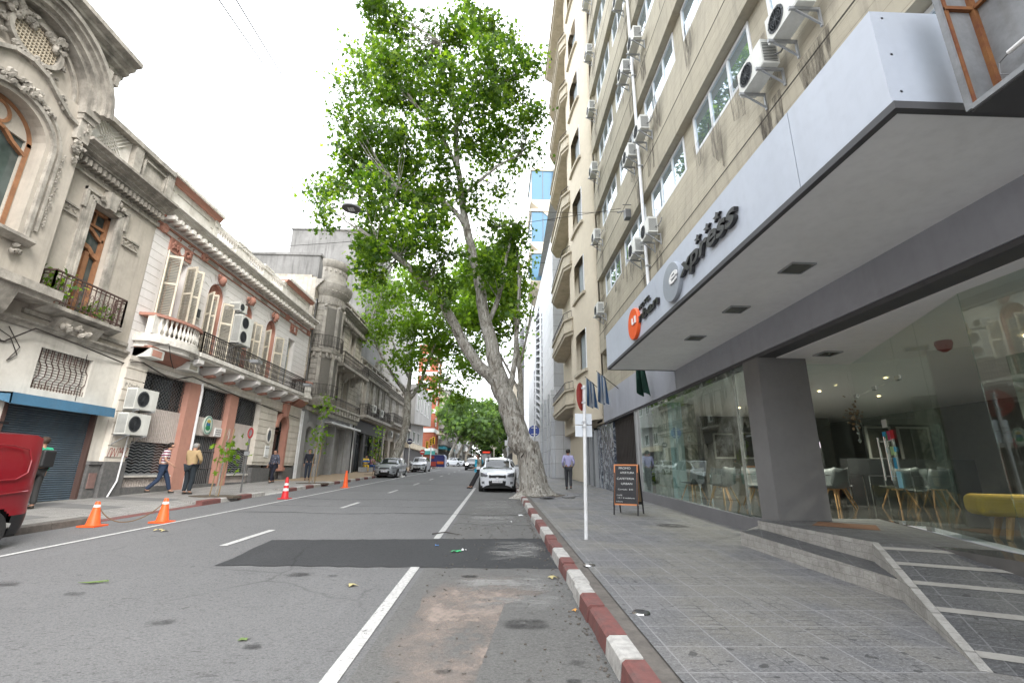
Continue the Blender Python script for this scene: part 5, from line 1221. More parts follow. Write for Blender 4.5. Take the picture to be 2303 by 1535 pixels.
for a, b in ((15.26, 18.3), (25.2, 28.8)):
    F.box(m, a, b, 10.75, 11.83, -.3, -.02); F.box(m, a-.1, b+.15, 12.0, 12.12, -.4, .30); F.box(m, a-.05,b+.1,12.12,12.2,-.4,.2)
F.box(m, 18.3, 25.2, 10.75, 10.93, -.28, .0); F.box(m, 18.3, 25.2, 11.6, 11.75, -.3, .04)
for a, b in ((18.3,18.6),(20.1,21.2),(22.7,23.6),(24.9,25.2)): F.box(m, a, b, 10.93, 11.6, -.26, -.01); F.box(m, a-.04, b+.04, 11.75, 11.84, -.32, .06)
cor = m.build('cornice', 'stoneB', B)
m = MB(); [balusters(m, [(LX-.12, a+(b-a)*(i+.5)/n_) for i in range(n_)], .67, 10.93) for a, b, n_ in ((18.6,20.1,8),(21.2,22.7,8),(23.6,24.9,7))]; m.build('balustrade', 'stoneB', cor, smooth=50)
m = MB()
for a, b in ((15.9,17.9),(25.8,28.2)): F.box(m, a, b, 11.55, 11.59, -.02, -.012); F.box(m, a, b, 11.1, 11.14, -.02, -.012); F.box(m, a-.35, a-.2, 11.55, 11.59, -.02, -.012); F.box(m, b+.15, b+.3, 11.35, 11.4, -.02, -.012)
m.build('parapet_slot', 'shade', B)
# frieze vents
m = MB()
for c in (18.7, 20.6, 23.2, 25.4):
    for i in range(9): F.box(m, c-.35+i*.08, c-.31+i*.08, 9.84, 10.0, .002, .012)
m.build('frieze_vent', 'shade', B)
# masks over arches
for c in arches:
    m = MB(); m.lathe([(0,-.2),(.1,-.15),(.17,0),(.16,.12),(.08,.2),(0,.22)], F.p(c, 9.42, .14), 12); blob_orn(F, m, c, 9.42, .32, .2, 16, int(c*5), .02, .2); m.build('carved_mask', 'terracotta', B, smooth=60)
    m = MB(); F.arc(m, c, 8.62, .50, .56, -.25, -.05, 0, 180, 14, 1.12); F.box(m, c-.56, c-.5, 5.8, 8.62, -.25, -.05); F.box(m, c+.5, c+.56, 5.8, 8.62, -.25, -.05); m.build('arch_frame', 'terra', B)
    m = MB(); F.plate(m, [(c+.5*cos(pi*i/12), 8.62+.56*sin(pi*i/12)) for i in range(13)], -.28, -.2); m.build('tympanum', 'pink', B)
    m = MB(); [F.path(m, [(c+.1*k, 8.62), (c+.1*k*1.8, 8.62+.5*math.sqrt(max(0,1-(k*.18/.5)**2)))], .018, -.2, -.19) for k in (-2,-1,0,1,2)]; m.build('tympanum_bar', 'terra', B)
    window(F, B, c-.5, c+.5, 5.8, 8.6, -.22, vm=(.5,), hm=(.2,.4,.6,.8), t=.07, fm='cream', pm='curtain2' if 'curtain2' in M else 'curtain')
for c in (16.65, 26.95):
    w_ = .58 if c < 20 else .38
    m = MB(); F.box(m, c-w_-.06, c+w_+.06, 9.28, 9.78, 0, .05); m2 = m; F.arc(m, c, 9.53, .14, .2, .05, .1, 0, 360, 16, 1.15); blob_orn(F, m, c-w_*.65, 9.53, w_*.3, .16, 9, 61, .03, .12); blob_orn(F, m, c+w_*.65, 9.53, w_*.3, .16, 9, 62, .03, .12); o = m.build('carved_panel', 'terracotta', B)
    m = MB(); F.arc(m, c, 9.53, 0.001, .14, .05, .08, 0, 360, 16, 1.15); m.build('medallion', 'whiteB', o)
    window(F, B, c-w_+.03, c+w_-.03, 5.8, 9.15 if c < 20 else 8.85, -.22, vm=(.5,), hm=(.7,), t=.07, fm='terra' if c < 20 else 'cream', pm='curtain')
for h, wd, z1, ang in ((16.08,-.55,9.1,38),(16.08,.5,9.1,70),(17.22,-.5,9.1,75),(17.22,.6,9.1,40),(18.76,-.5,8.6,55),(18.76,.4,8.6,70),(19.84,.5,8.6,45),(21.31,-.4,8.5,45),(22.39,.55,8.5,35),(22.39,-.3,8.5,75),(23.86,-.5,8.5,55),(24.94,.5,8.5,40)):
    shutter_leaf(F, B, h, wd, 5.85, z1, .02, ang)
# balconies
m = MB(); SL = (5.55, 5.78)
def rb_pts(a, b, w_): return [F.p(a,0,0), F.p(a+.05,0,w_*.55), F.p(a+.35,0,w_*.75)]+[F.p(a+.35+(b-a-.6)*t,0,w_*(.75+.33*sin(t*pi*.75))) for t in (.2,.4,.6,.8,.95)]+[F.p(b,0,w_*.85), F.p(b,0,0)]
def ringp(m, pts, z0, z1, grow=0):
    cx_ = sum(p[1] for p in pts)/len(pts); q = [(p[0]+grow*(p[0] > LX+.02), p[1]+(grow if p[1] > cx_ else -grow), z0) for p in pts]; m.prism(q, (0,0,z1-z0))
for (a, b) in ((15.45, 17.75), (27.75, 29.25)):
    w_ = .85 if a < 20 else .75; pts = rb_pts(a, b, w_)
    m = MB(); ringp(m, pts, 5.6, 5.76, .06); ringp(m, pts, 5.42, 5.6, -.06); ringp(m, pts, 5.76, 5.9, .0)
    F.box(m, a+.03, a+.75, 5.9, 6.55, w_*.35, w_*.62); o = m.build('curved_balcony', 'stoneB', B)
    m = MB(); bp = []
    for p, q in zip(pts[2:-1], pts[3:-1]): bp += [((p[0]*(1-t)+q[0]*t)-.09, p[1]*(1-t)+q[1]*t) for t in (0, .5)]
    balusters(m, bp, .62, 5.9, .07); m.build('balustrade', 'stoneB', o, smooth=50)
    m = MB(); ringp(m, pts, 6.52, 6.62, .03); m.build('handrail', 'terracotta', o)
    m = MB(); F.ext(m, [(0,5.0),(.35,5.2),(.6,5.43),(.55,5.46),(0,5.46)], a+.1, b-.1); m.build('corbel', 'terracotta', o)
m = MB(); F.box(m, 17.75, 27.75, 5.62, 5.78, 0, .86); F.box(m, 17.75, 27.75, 5.52, 5.62, 0, .78); lb = m.build('long_balcony', 'stoneB', B)
for u in (17.75, 19.25, 20.75, 22.25, 23.75, 25.25, 26.75):
    m = MB(); F.ext(m, [(0,5.12),(.55,5.2),(.82,5.36),(.82,5.5),(0,5.5)], u, u+.34); m.build('bracket', 'whiteB', lb)
    m = MB(); F.ext(m, [(0,5.02),(.5,5.1),(.5,5.19),(0,5.11)], u+.05, u+.29); F.box(m, u+.34, u+1.5, 5.46, 5.51, .0, .06); m.build('bracket_trim', 'terracotta', lb)
railing(F, lb, 17.8, 27.7, 5.78, 6.62, .8, pitch=.13, mat='iron', seed=5)
# ground floor
m = MB(); z = .5
def rust(m, a, b, z0, z1, holes=(), w=.18, st=.36, gap=.035):
    z = z0
    while z < z1:
        ze = min(z+st-gap, z1); segs = [(a, b)]
        for (c, d, e, f) in holes:
            if z < f and ze > e: segs = [s2 for s_ in segs for s2 in ((s_[0], min(s_[1], c)), (max(s_[0], d), s_[1])) if s2[1]-s2[0] > .02]
        for s_ in segs: F.box(m, s_[0], s_[1], z, ze, 0, w)
        z += st
holes = [(26.2,27.6,.5,4.2)]
rust(m, 15.27, 16.15, 1.75, 4.9); rust(m, 24.25, 29.25, 1.75, 4.9, [(26.15,27.65,1.0,4.45),(25.3,25.8,2.75,3.5)])
F.box(m, 15.262, 16.11, 1.6, 4.9, -.1, .15); F.box(m, 24.27, 26.19, 1.6, 4.9, -.1, .145); F.box(m, 27.61, 29.22, 1.6, 4.9, -.1, .145); F.box(m, 26.2, 27.6, 4.5, 4.9, -.1, .145)
F.box(m, 15.27, 29.25, 4.9, 5.05, -.2, .2)
m.build('rusticated_wall', 'rustic', B)
m = MB(); F.box(m, 16.15, 24.25, 4.74, 4.9, -.25, .16); F.box(m, 16.15, 24.25, 5.05, 5.15, 0, .1); m.build('lintel', 'stoneB', B)
m = MB(); F.box(m, 15.27, 16.15, .3, 1.6, 0, .2); F.box(m, 24.25, 26.1, .4, 1.45, 0, .22); F.box(m, 27.7, 29.25, .4, 1.5, 0, .22); F.box(m, 16.15, 24.25, .3, .78, -.1, .12); m.build('granite_base', 'granite', B)
for a, b in ((18.62, 19.32), (21.55, 22.2)): m = MB(); F.box(m, a, b, .5, 4.74, -.25, .13); m.build('salmon_column', 'terra', B)
bays = [(16.15, 18.62, 0), (19.32, 21.55, 1), (22.2, 24.25, 0)]
for a, b, door in bays:
    window(F, B, a, b, 3.5, 4.74, -.18, vm=(.36,) if b-a > 2.1 else (.4,), t=.07, fm='black', pm='pane', d=.08)
    m = MB(); k = a-1.2
    while k < b:                                           # diagonal security mesh
        for s_ in (1, -1):
            p0, p1 = [k, 3.5], [k+1.24, 4.74]
            if s_ < 0: p0, p1 = [k+1.24, 3.5], [k, 4.74]
            pts = []
            for q in (p0, p1):
                t = 0 if q is p0 else 1
            (x0, y0_), (x1, y1_) = p0, p1
            lo, hi = (0, 1)
            for bound, sg_ in ((a, 1), (b, -1)):
                d_ = (x1-x0)*sg_; c_ = (bound-x0)*sg_
                if d_ > 0: lo = max(lo, c_/d_)
                elif d_ < 0: hi = min(hi, c_/d_)
            if hi-lo > .03: F.path(m, [(x0+(x1-x0)*lo, 3.5+(y1_-y0_)*lo if s_ > 0 else 3.5+1.24*lo), (x0+(x1-x0)*hi, 3.5+1.24*hi)], .006, -.1, -.085)
        k += .16
    m.build('window_mesh', 'irongrey', B)
    m = MB(); u = a+.02
    zl = 2.3 if not door else 2.75
    while u < b-.04: F.ext(m, [(-.14,zl),(-.06,zl),(-.06,3.5),(-.14,3.5)], u, u+.05); u += .1
    F.box(m, a, b, zl, 3.5, -.18, -.13); m.build('corrugated_panel', 'corr', B)
    m = MB(); F.box(m, a, b, .5, zl, -.34, -.3); o = m.build('shop_glass', 'pane', B)
    m = MB()
    if door:
        u = a+.1
        while u < b: F.box(m, u-.012, u+.012, .5, zl, -.22, -.19); u += .13
        for z in (.6, 1.4, 2.1, 2.7): F.box(m, a, b, z, z+.03, -.23, -.18)
    else:
        z = 1.2
        while z < zl-.05:
            F.path(m, [(a+(b-a)*i/14, z+(.05 if i % 2 else 0)) for i in range(15)], .012, -.2, -.17); z += .1
        F.box(m, a, b, 1.1, 1.22, -.24, .0)
    m.build('security_grille', 'irongrey' if door else 'steel', B)
    if not door:
        m = MB(); F.box(m, a, b, .75, 1.1, -.16, -.1)
        u = a+.04
        while u < b: F.box(m, u, u+.05, .78, 1.06, -.1, -.06); u += .11
        m.build('vent_panel', 'corr', B); m = MB(); F.box(m, a, b, 1.1, 1.16, -.2, .06); m.build('shop_sill', 'stoneB', B)
m = MB(); F.arc(m, 26.9, 3.65, .55, .78, -.1, .26, 0, 180, 16, 1.1); F.box(m, 27.45, 27.68, 1.45, 3.65, -.1, .24); F.plate(m, [(26.75,4.3),(27.05,4.3),(27.2,5.0),(26.6,5.0)], .0, .4); F.box(m,27.42,27.75,1.3,1.5,-.1,.3); m.build('door_arch', 'terracotta', B)
m = MB(); F.box(m, 26.2, 27.6, .5, 3.5, -.3, -.22); F.plate(m, [(26.9+.7*cos(pi*i/12), 3.5+.75*sin(pi*i/12)) for i in range(13)], -.3, -.24); dr = m.build('door', plain('dark_wood_door', (.05,.03,.022), .5), B)
m = MB(); F.box(m, 26.3, 26.85, 1.0, 3.3, -.22, -.2); F.box(m, 26.95, 27.5, 1.0, 3.3, -.22, -.2); F.box(m, 26.2, 27.6, 3.46, 3.54, -.22, -.16); m.build('door_panel', 'pane', dr)
m = MB(); F.plate(m, [(25.55+.2*cos(i*pi/10), 3.12+.34*sin(i*pi/10)) for i in range(20)], .0, .19); m.build('oval_window', 'pane', B); m = MB(); F.arc(m, 25.55, 3.12, .2, .27, .0, .21, 0, 360, 20, 1.55); m.build('oval_frame', 'stoneB', B)
# signs
em_ = thing('emblem_sign', 'oval white emblem sign with a green and blue crest on the corrugated panel', 'sign', F.p(20.4, 3.1, .05))
m = MB(); F.plate(m, [(20.4+.30*cos(i*pi/16), 3.2+.40*sin(i*pi/16)) for i in range(32)], -.05, .02); m.build('plate', plain('white_green_plate', (.62,.68,.60), .4), em_)
m = MB(); F.arc(m, 20.4, 3.2, .25, .275, .02, .03, 0, 360, 28, 1.33); m.build('rim', plain('green_ring', (.05,.25,.2), .5), em_)
for (c, dz, ru, rv) in ((( .03,.16,.2), 0, .14,.18),((.55,.45,.1),.16,.12,.07),((.03,.25,.10),-.12,.17,.10),((.05,.18,.45),.03,.07,.07)):
    m = MB(); F.plate(m, [(20.4+ru*cos(i*pi/8), 3.2+dz+rv*sin(i*pi/8)) for i in range(16)], .02, .026+abs(dz)*.04+ru*.02*(c[0] > .04)); m.build('crest_field', plain('crest_colour', c, .5), em_)
def wsign(label, u0, u1, v0, v1, w0, w1, words):
    m = MB(); F.box(m, u0, u1, v0, v1, w0, w1); o = tag(m.build('notice_sign', 'white'), label, 'sign')
    for s_, v, h, wd in words: lettering('words', s_, F.p(u0+(u1-u0-wd)/2, v, w1+.001), (0,1,0), (0,0,1), wd, h, .003, LB, o)
wsign('white notice board with small dark lettering beside the oval emblem', 21.0, 21.5, 2.78, 3.15, -.05, .0, [('SERVICIO CENTRAL', 3.03, .045, .4), ('CENTRO INFORMACION', 2.94, .045, .42), ('DOCUMENTACION', 2.85, .04, .34)])
wsign('small white plaque on the rusticated wall left of the arched door', 25.3, 25.75, 2.0, 2.6, .18, .21, [('MINISTERIO', 2.45, .05, .36), ('de Obras', 2.06, .045, .3)])
lettering('faded_word', 'P Diseño', F.p(15.35, 4.0, .181), (0,1,0), (0,0,1), .62, .13, .003, 'kerbraw', B)
# air conditioners of B
o = make_ac('wall_air_conditioner', 'white outdoor unit on brackets at the left pier of the white house, upper one', None, .98, .72, .34); place(o, (LX+.15, 15.85, 3.25)); 
dup(o, (LX+.15, 15.72, 2.42), 0, 'white outdoor unit on brackets at the left pier of the white house, lower one')
o = make_ac('double_fan_air_conditioner', 'tall outdoor unit with two stacked fans standing above the long balcony', None, 1.0, 1.35, .36, fans=2); place(o, (LX+.28, 20.7, 6.85))
o = make_ac('window_air_conditioner', 'small grey box unit above the tall double fan unit', None, .62, .42, .5, fans=1); place(o, (LX-.02, 20.45, 8.35))
for k, (y, z, w_, lab) in enumerate([(15.55,5.18,.05,'small salmon and white box unit under the left curved balcony'),(17.55,5.15,.05,'small salmon and white box unit at the start of the long balcony')]):
    t = thing('box_air_conditioner', lab, 'air conditioner', F.p(y, z)); m = MB(); F.box(m, y, y+.62, z-.12, z+.2, 0, .62); m.build('casing', 'ac', t); m = MB(); F.box(m, y+.06, y+.5, z-.07, z+.15, .62, .63); m.build('front_grille', 'terra' if k == 0 else 'shade', t)
t = thing('wall_vent_unit', 'small dark framed vent box between the tall left window and the arches', 'vent', F.p(18.1, 7.4)); m = MB(); F.box(m, 17.95,18.35,7.3,7.75,0,.12); m.build('casing', 'ac', t); m = MB(); F.box(m, 17.99,18.31,7.35,7.7,.12,.13); m.build('grille', 'acdark', t)
m = MB(); m.tube([F.p(19.2,4.8,.2),F.p(19.28,4.5,.2),F.p(19.28,.55,.2),F.p(19.35,.45,.35)], .05, 8); t = tag(m.build('drainpipe', 'whitepole'), 'white drainpipe on the first salmon column of the white house', 'pipe')
m = MB(); m.tube([F.p(15.9,2.4,.24),F.p(15.85,1.0,.24),F.p(15.6,.5,.24)], .025, 6); tag(m.build('drainpipe', 'whitepole'), 'thin white pipe below the outdoor units of the white house', 'pipe')
for y in (29.05, 29.3): m = MB(); m.tube([F.p(y,.8,.3),F.p(y,4.9,.3)], .05, 8); tag(m.build('drainpipe', 'whitepole'), ('left' if y < 29.2 else 'right')+' of the two white pipes right of the arched salmon door', 'pipe')
for y, lab in ((20.9,'grey street light box on an arm above the long balcony'),(26.9,'small camera box on the wall near the right end of the long balcony')):
    t = thing('wall_light', lab, 'light', F.p(y, 6.4)); m = MB(); m.tube([F.p(y-1.2,6.1,.5),F.p(y,6.15,1.2)], .02, 6); m.build('arm', 'irongrey', t); m = MB(); F.box(m, y-.15, y+.25, 6.08, 6.22, 1.1, 1.5); m.build('head', 'steel', t)
m = MB(); m.tube([F.p(15.3,4.8,.22),F.p(15.8,4.9,.24),F.p(17.4,4.6,.2),F.p(18.5,4.95,.2),F.p(22,4.7,.2),F.p(24.2,4.6,.2),F.p(28.9,4.4,.25)], .022, 5)
m.tube([F.p(15.3,5.3,.1),F.p(15.9,5.6,.9),F.p(16.4,5.2,.7),F.p(17.2,5.0,.3)], .015, 5); tag(m.build('facade_cable', 'iron'), 'black cables looping along the front of the white house', 'cable')

# ================================================================ C, turreted corner house
Cc = thing('turret_house', 'dark weathered stone house with a rounded turret bay and iron balconies', 'building', (LX, 34, .8))
m = MB(); ops = [(33.9,35.3,9.0,12.3),(37.3,38.4,9.6,12.3),(34.0,35.4,5.9,8.6),(36.6,37.8,5.9,8.6),(29.75,30.4,9.1,12.6),(29.75,30.4,5.7,8.5)]
F.wall(m, 29.3, 40.5, 5.3, 13.4, ops, 0, .4); m.box(-24, LX-.41, 29.36, 40.48, 0, 14.2); m.box(-24, LX-.02, 29.3, 29.35, 0, 14.0)
m.build('wall', 'wallC', Cc)
m = MB()
rust(m, 29.32, 40.48, 5.6, 12.5, [(o[0]-.12,o[1]+.12,o[2],o[3]+.25) for o in ops]+[(30.4,33.4,5.0,13.0)], w=.06, st=.38, gap=.04); m.build('rusticated_stone', 'wallC', Cc)
TC = (LX+.05, 31.1)
m = MB()
m.lathe([(1.15,5.4),(1.45,5.75),(1.5,5.9),(1.3,5.95),(1.3,8.85),(1.5,8.95),(1.55,9.15),(1.32,9.2),(1.32,12.3),(1.4,12.35),(1.4,12.9),(1.5,13.0),(1.7,13.25),(1.85,13.45),(1.9,13.75),(1.3,13.8),(1.3,15.1),(1.45,15.2),(1.55,15.4),(1.55,15.6),(0,15.65)], (TC[0],TC[1],0), 32, 'z', -pi/2, pi/2)
m.v = [(TC[0]+(v[0]-TC[0])*.92, TC[1]+(v[1]-TC[1])*.92, v[2]) for v in m.v]
for i in range(-9, 10): a = i*.16; m.obox((TC[0]+1.30*cos(a), TC[1]+1.30*sin(a), 12.62), (.10,.08,.42), Matrix.Rotation(a,3,'Z')); m.obox((TC[0]+1.50*cos(a), TC[1]+1.50*sin(a), 13.3), (.22,.10,.14), Matrix.Rotation(a,3,'Z'))
for i in range(-5, 6): a = i*.28; m.obox((TC[0]+1.38*cos(a), TC[1]+1.38*sin(a), 8.75), (.16,.12,.26), Matrix.Rotation(a,3,'Z')); m.obox((TC[0]+1.24*cos(a), TC[1]+1.24*sin(a), 14.9), (.10,.09,.2), Matrix.Rotation(a,3,'Z'))
for z in [9.3+.36*k for k in range(8)]+[6.0+.36*k for k in range(8)]: m.lathe([(1.228,z),(1.245,z+.02),(1.245,z+.29),(1.228,z+.31)], (TC[0],TC[1],0), 12, 'z', -pi/2, -1.2); m.lathe([(1.228,z),(1.245,z+.02),(1.245,z+.29),(1.228,z+.31)], (TC[0],TC[1],0), 12, 'z', 1.2, pi/2)
for a in (-1.15, -.4, .4, 1.15): m.tube([(TC[0]+(1.33+.05*sin(k*1.3))*cos(a+.05*cos(k)), TC[1]+(1.33+.05*sin(k*1.3))*sin(a+.05*cos(k)), 12.3-k*.07) for k in range(7)], [.09,.07,.10,.06,.08,.05,.02], 6)
t_ = m.build('turret', 'stoneC', Cc, smooth=40)
m = MB()
for a in (-.75, 0, .75):
    for z0, z1 in ((9.35,12.1),(6.1,8.6)):
        m.lathe([(1.222+.012*(j%2),z0+(z1-z0)*j/40) for j in range(41)], (TC[0],TC[1],0), 6, 'z', a-.28, a+.28)
m.build('turret_shutter', plain('weathered_shutter', (.16,.15,.13), .8), t_)
m = MB()
for a in (-1.15,-.4,.4,1.15):
    for z0, z1 in ((9.2,12.3),(5.95,8.85)): m.obox((TC[0]+1.26*cos(a), TC[1]+1.26*sin(a), (z0+z1)/2), (.14,.2,z1-z0), Matrix.Rotation(a,3,'Z'))
m.build('turret_pilaster', 'stoneC', t_)
m = MB()
for z in (9.25,5.95):
    n_ = 22
    for i in range(n_+1):
        a = -pi/2+pi*i/n_; p = (TC[0]+1.5*cos(a), TC[1]+1.5*sin(a)); m.bar((*p,z),(*p,z+.85),.011)
        if i: 
            for zz in (.1,.82): m.bar((*p,z+zz),(*q_,z+zz),.014)
            m.tube([(p[0]*.5+q_[0]*.5, p[1]*.5+q_[1]*.5+.06*cos(k), z+.42+.12*sin(k)) for k in range(6)],.007,3)
        q_ = p
m.build('turret_railing', 'iron', t_)
m = MB()
cornice(F, m, 29.2, 30.6, 13.2, 13.85, .5, 5); cornice(F, m, 33.3, 40.7, 12.75, 13.4, .85, 6); dentils(F, m, 33.4, 40.5, 12.5, 12.78, 0, .55, .42, .45)
F.box(m, 33.4, 40.6, 13.4, 13.6, -.3, .3); F.box(m, 33.4, 40.6, 14.15, 14.3, -.3, .33); [F.box(m, u, u+.35, 13.6, 14.15, -.28, .3) for u in (33.4, 35.8, 38.0, 40.25)]
F.box(m, 30.4, 33.4, 13.4, 14.2, -.6, -.2)
for a, b, c, d in ops[:4]:
    F.box(m, a-.15, a, c, d+.1, 0, .13); F.box(m, b, b+.15, c, d+.1, 0, .13); F.box(m, a-.2, b+.2, d+.05, d+.22, 0, .26); blob_orn(F, m, (a+b)/2, d+.35, .5, .25, 14, int(a*3), 0, .3)
F.box(m, 29.3, 40.5, 5.05, 5.3, -.2, .35); dentils(F, m, 33.2, 40.4, 5.35, 5.75, 0, .55, .62, .5); F.box(m, 33.2, 40.4, 5.75, 5.9, 0, .6)
for u in (33.6, 36.2, 38.4): F.ext(m, [(0,8.0),(.2,8.05),(.5,8.35),(.95,8.55),(.95,8.75),(0,8.75)], u, u+.35); blob_orn(F, m, u+.17, 8.3, .15, .3, 5, 3, .1, .4)
F.box(m, 33.2, 39.9, 8.75, 8.95, 0, 1.15)
m.build('cornice', 'stoneC', Cc)
m = MB(); u = 33.6
balusters(m, [(LX+.1, a+.28*i) for a, n_ in ((33.95,7),(36.3,6),(38.5,6)) for i in range(n_)], .5, 13.62, .07); m.build('balustrade', 'stoneC', Cc)
railing(F, Cc, 33.3, 39.8, 8.97, 9.85, 1.08, pitch=.16, seed=8); railing(F, Cc, 33.4, 40.3, 5.9, 6.5, .5, pitch=.2, scroll=False)
for a, b, c, d in ops: window(F, Cc, a+.04, b-.04, c, d, -.25, hm=(.7,), t=.08, fm='alu' if d > 12 and b-a > 1.2 else 'shade')
m = MB(); F.wall(m, 29.3, 40.5, .5, 5.05, [(30.2,31.5,.5,4.2),(33.4,35.6,.5,4.5),(36.0,38.4,.5,4.5)], 0, .5); F.archfill(m, 30.2, 31.5, 3.4, 4.2, 0, .5)
for u in (29.35, 32.3, 38.7): F.box(m, u, u+.75, .6, 5.05, 0, .28)
F.arc(m, 30.85, 3.45, .66, .95, 0, .2, 0, 180, 14); F.box(m, 35.62,35.95,.6,4.6,0,.15); m.build('ground_floor_wall', 'greyC', Cc)
m = MB(); [F.box(m, a, b, .6, d, -.42, -.36) for a, b, d in ((30.2,31.5,4.2),(33.4,35.6,4.5),(36.0,38.4,4.5))]; m.build('closed_shutter', 'greyC', Cc)
m = MB(); F.box(m, 33.2, 40.3, 4.6, 4.66, .1, .75); m.bar(F.p(33.2,4.55,.75),F.p(40.3,4.55,.75),.03); m.build('awning_frame', 'alu', Cc)
m = MB(); m.tube([F.p(40.45,.9,.15),F.p(40.45,5,.15)],.05,6); tag(m.build('drainpipe','whitepole'), 'pale drainpipe between the turret house and the dark fronted house', 'pipe')
m = MB(); m.tube([F.p(29.45,5,.1),F.p(29.45,12.5,.1)],.045,6); tag(m.build('drainpipe','irongrey'), 'dark drainpipe at the left edge of the turret house', 'pipe')

# blind party walls rising behind
def blind(name, label, x0, x1, y, z1, depth, mat):
    m = MB(); m.box(x0, x1, y, y+depth, 0, z1); m.box(x0-.1, x1+.1, y-.1, y+depth, z1, z1+.18); return tag(m.build(name, mat), label, 'building')
blind('party_wall', 'low stained grey party wall behind the turret with a ragged roof line', -24, -13.2, 31.0, 16.4, 6, 'blind')
blind('tower_party_wall', 'tall pale stained windowless side wall of a block behind the turret house', -22, -13.6, 44, 25.6, 9, 'blind')
blind('pale_party_wall', 'tall plain off-white side wall behind the left street tree', -21, -13.4, 56, 25.0, 14, 'blind2')
# ================================================================ D and E
def two_storey(name, label, y0, y1, ztop, zbal, wins, mat, ground, seed, acs=0):
    t = thing(name, label, 'building', (LX, (y0+y1)/2, gz(y0))); g0 = gz(y0)-.1
    m = MB(); ops = [(c-.42, c+.42, zbal, zbal+3.3) for c in wins]
    F.wall(m, y0, y1, zbal-.3, ztop-.9, ops, 0, .4); m.box(-24, LX-.41, y0+.06, y1-.02, 0, ztop-.4); m.box(-24, LX-.02, y0, y0+.05, 0, ztop-.3); m.build('wall', mat, t)
    m = MB(); rust(m, y0+.02, y1-.02, zbal+.3, zbal+3.6, [(c-.7, c+.7, zbal, zbal+4.2) for c in wins], w=.05, st=.42, gap=.05)
    cornice(F, m, y0-.02, y1+.02, ztop-1.0, ztop-.4, .6, 5); dentils(F, m, y0+.1, y1-.1, ztop-1.25, ztop-.98, 0, .35, .5, .5); F.box(m, y0, y1, ztop-.4, ztop-.25, -.3, .2); F.box(m, y0, y1, ztop+.25, ztop+.4, -.3, .2)
    u = y0+.1
    while u < y1-.3: F.box(m, u, u+.3, ztop-.25, ztop+.25, -.25, .15); u += 1.7
    for c in wins:
        F.box(m, c-.6, c-.44, zbal, zbal+3.4, 0, .14); F.box(m, c+.44, c+.6, zbal, zbal+3.4, 0, .14); F.box(m, c-.68, c+.68, zbal+3.4, zbal+3.55, 0, .25); blob_orn(F, m, c, zbal+3.85, .6, .25, 14, seed+int(c), 0, .25)
    F.box(m, y0, y1, zbal-.5, zbal-.3, -.1, .2)
    m.build('cornice', 'stoneC', t)
    return t, ops
D, ops = two_storey('dark_front_house', 'two storey brown house with a statue on its roof and charcoal shopfront', 40.5, 51.2, 10.8, 6.2, [42.4,44.9,47.4,49.9], 'wallD', 'darktrim', 71)
m = MB(); F.box(m, 41, 51, 5.85, 6.1, 0, .9); F.box(m, 41.1, 50.9, 5.7, 5.85, 0, .6); b_ = m.build('balcony', 'stoneC', D)
for c in (42.4,44.9,47.4,49.9): railing(F, b_, c-.75, c+.75, 6.12, 7.1, .8, pitch=.2, seed=3); window(F, D, c-.4, c+.4, 6.2, 9.45, -.25, hm=(.75,), t=.08, fm='black')
m = MB(); F.box(m, 40.5, 51.2, 4.6, 5.7, -.2, .05); F.box(m, 40.5, 41.6, .8, 4.6, -.2, .05); F.box(m, 43.8,44.3,.8,4.6,-.2,.05); F.box(m, 47,47.5,.8,4.6,-.2,.05); F.box(m, 50.6,51.2,.8,4.6,-.2,.05); m.build('shopfront', plain('charcoal_shopfront', (.06,.06,.062), .6), D)
for a, b in ((41.6,43.8),(44.3,47),(47.5,50.6)): window(F, D, a, b, .95, 4.55, -.25, vm=(.33,.66), hm=(.75,), t=.1, fm='black')
m = MB(); m.lathe([(.5,10.9),(.45,11.1),(.3,11.2),(.35,11.6),(.28,11.9),(.12,12.05),(.17,12.2),(.1,12.4),(0,12.45)], (LX,47.2,0), 10); m.obox((LX,46.5,11.4),(.4,1.3,.35)); m.obox((LX+.1,46.0,11.75),(.3,.4,.5)); m.obox((LX,46.9,11.55),(.35,.9,.3), Matrix.Rotation(.5,3,'X')); m.build('roof_statue', 'stoneC', D)
Eh, ops = two_storey('arched_window_house', 'two storey brown house with pedimented arched windows beside the left street tree', 51.2, 62.7, 10.6, 6.6, [53.3,57.0,60.6], 'wallD', 'darktrim', 81)
m = MB(); F.box(m, 51.6, 62.2, 6.25, 6.5, 0, 1.0); F.box(m, 51.8, 62.0, 6.0, 6.25, 0, .7)
for c in (53.3,57,60.6): F.arc(m, c, 9.95, .5, .75, 0, .4, 0, 180, 10)
b_ = m.build('balcony', 'stoneC', Eh); railing(F, b_, 51.8, 62.0, 6.5, 7.5, .9, pitch=.2, seed=4)
for c in (53.3,57,60.6): window(F, Eh, c-.4, c+.4, 6.6, 9.8, -.25, hm=(.75,), t=.08, fm='alu')
m = MB(); F.wall(m, 51.2, 62.7, 1, 6.3, [(52,54,1,4.6),(55,57,1,4.6),(58,61.5,1,4.6)], 0, .4); m.build('ground_floor_wall', 'wallC', Eh)
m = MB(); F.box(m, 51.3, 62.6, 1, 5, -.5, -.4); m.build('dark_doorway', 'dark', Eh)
for k, (y, z, lab) in enumerate([(43.5,6.5,'white outdoor unit on the balcony of the dark fronted house'),(46.3,6.4,'white outdoor unit farther along the balcony of the dark fronted house'),(53.0,4.9,'white outdoor unit above a doorway of the arched window house'),(56.8,4.9,'white outdoor unit nearest the left street tree')]):
    o = make_ac('facade_air_conditioner', lab, None, .9, .7, .35) if k == 0 else dup(o); place(o, (LX+(.5 if k < 2 else .1), y, z)); o['label'] = lab
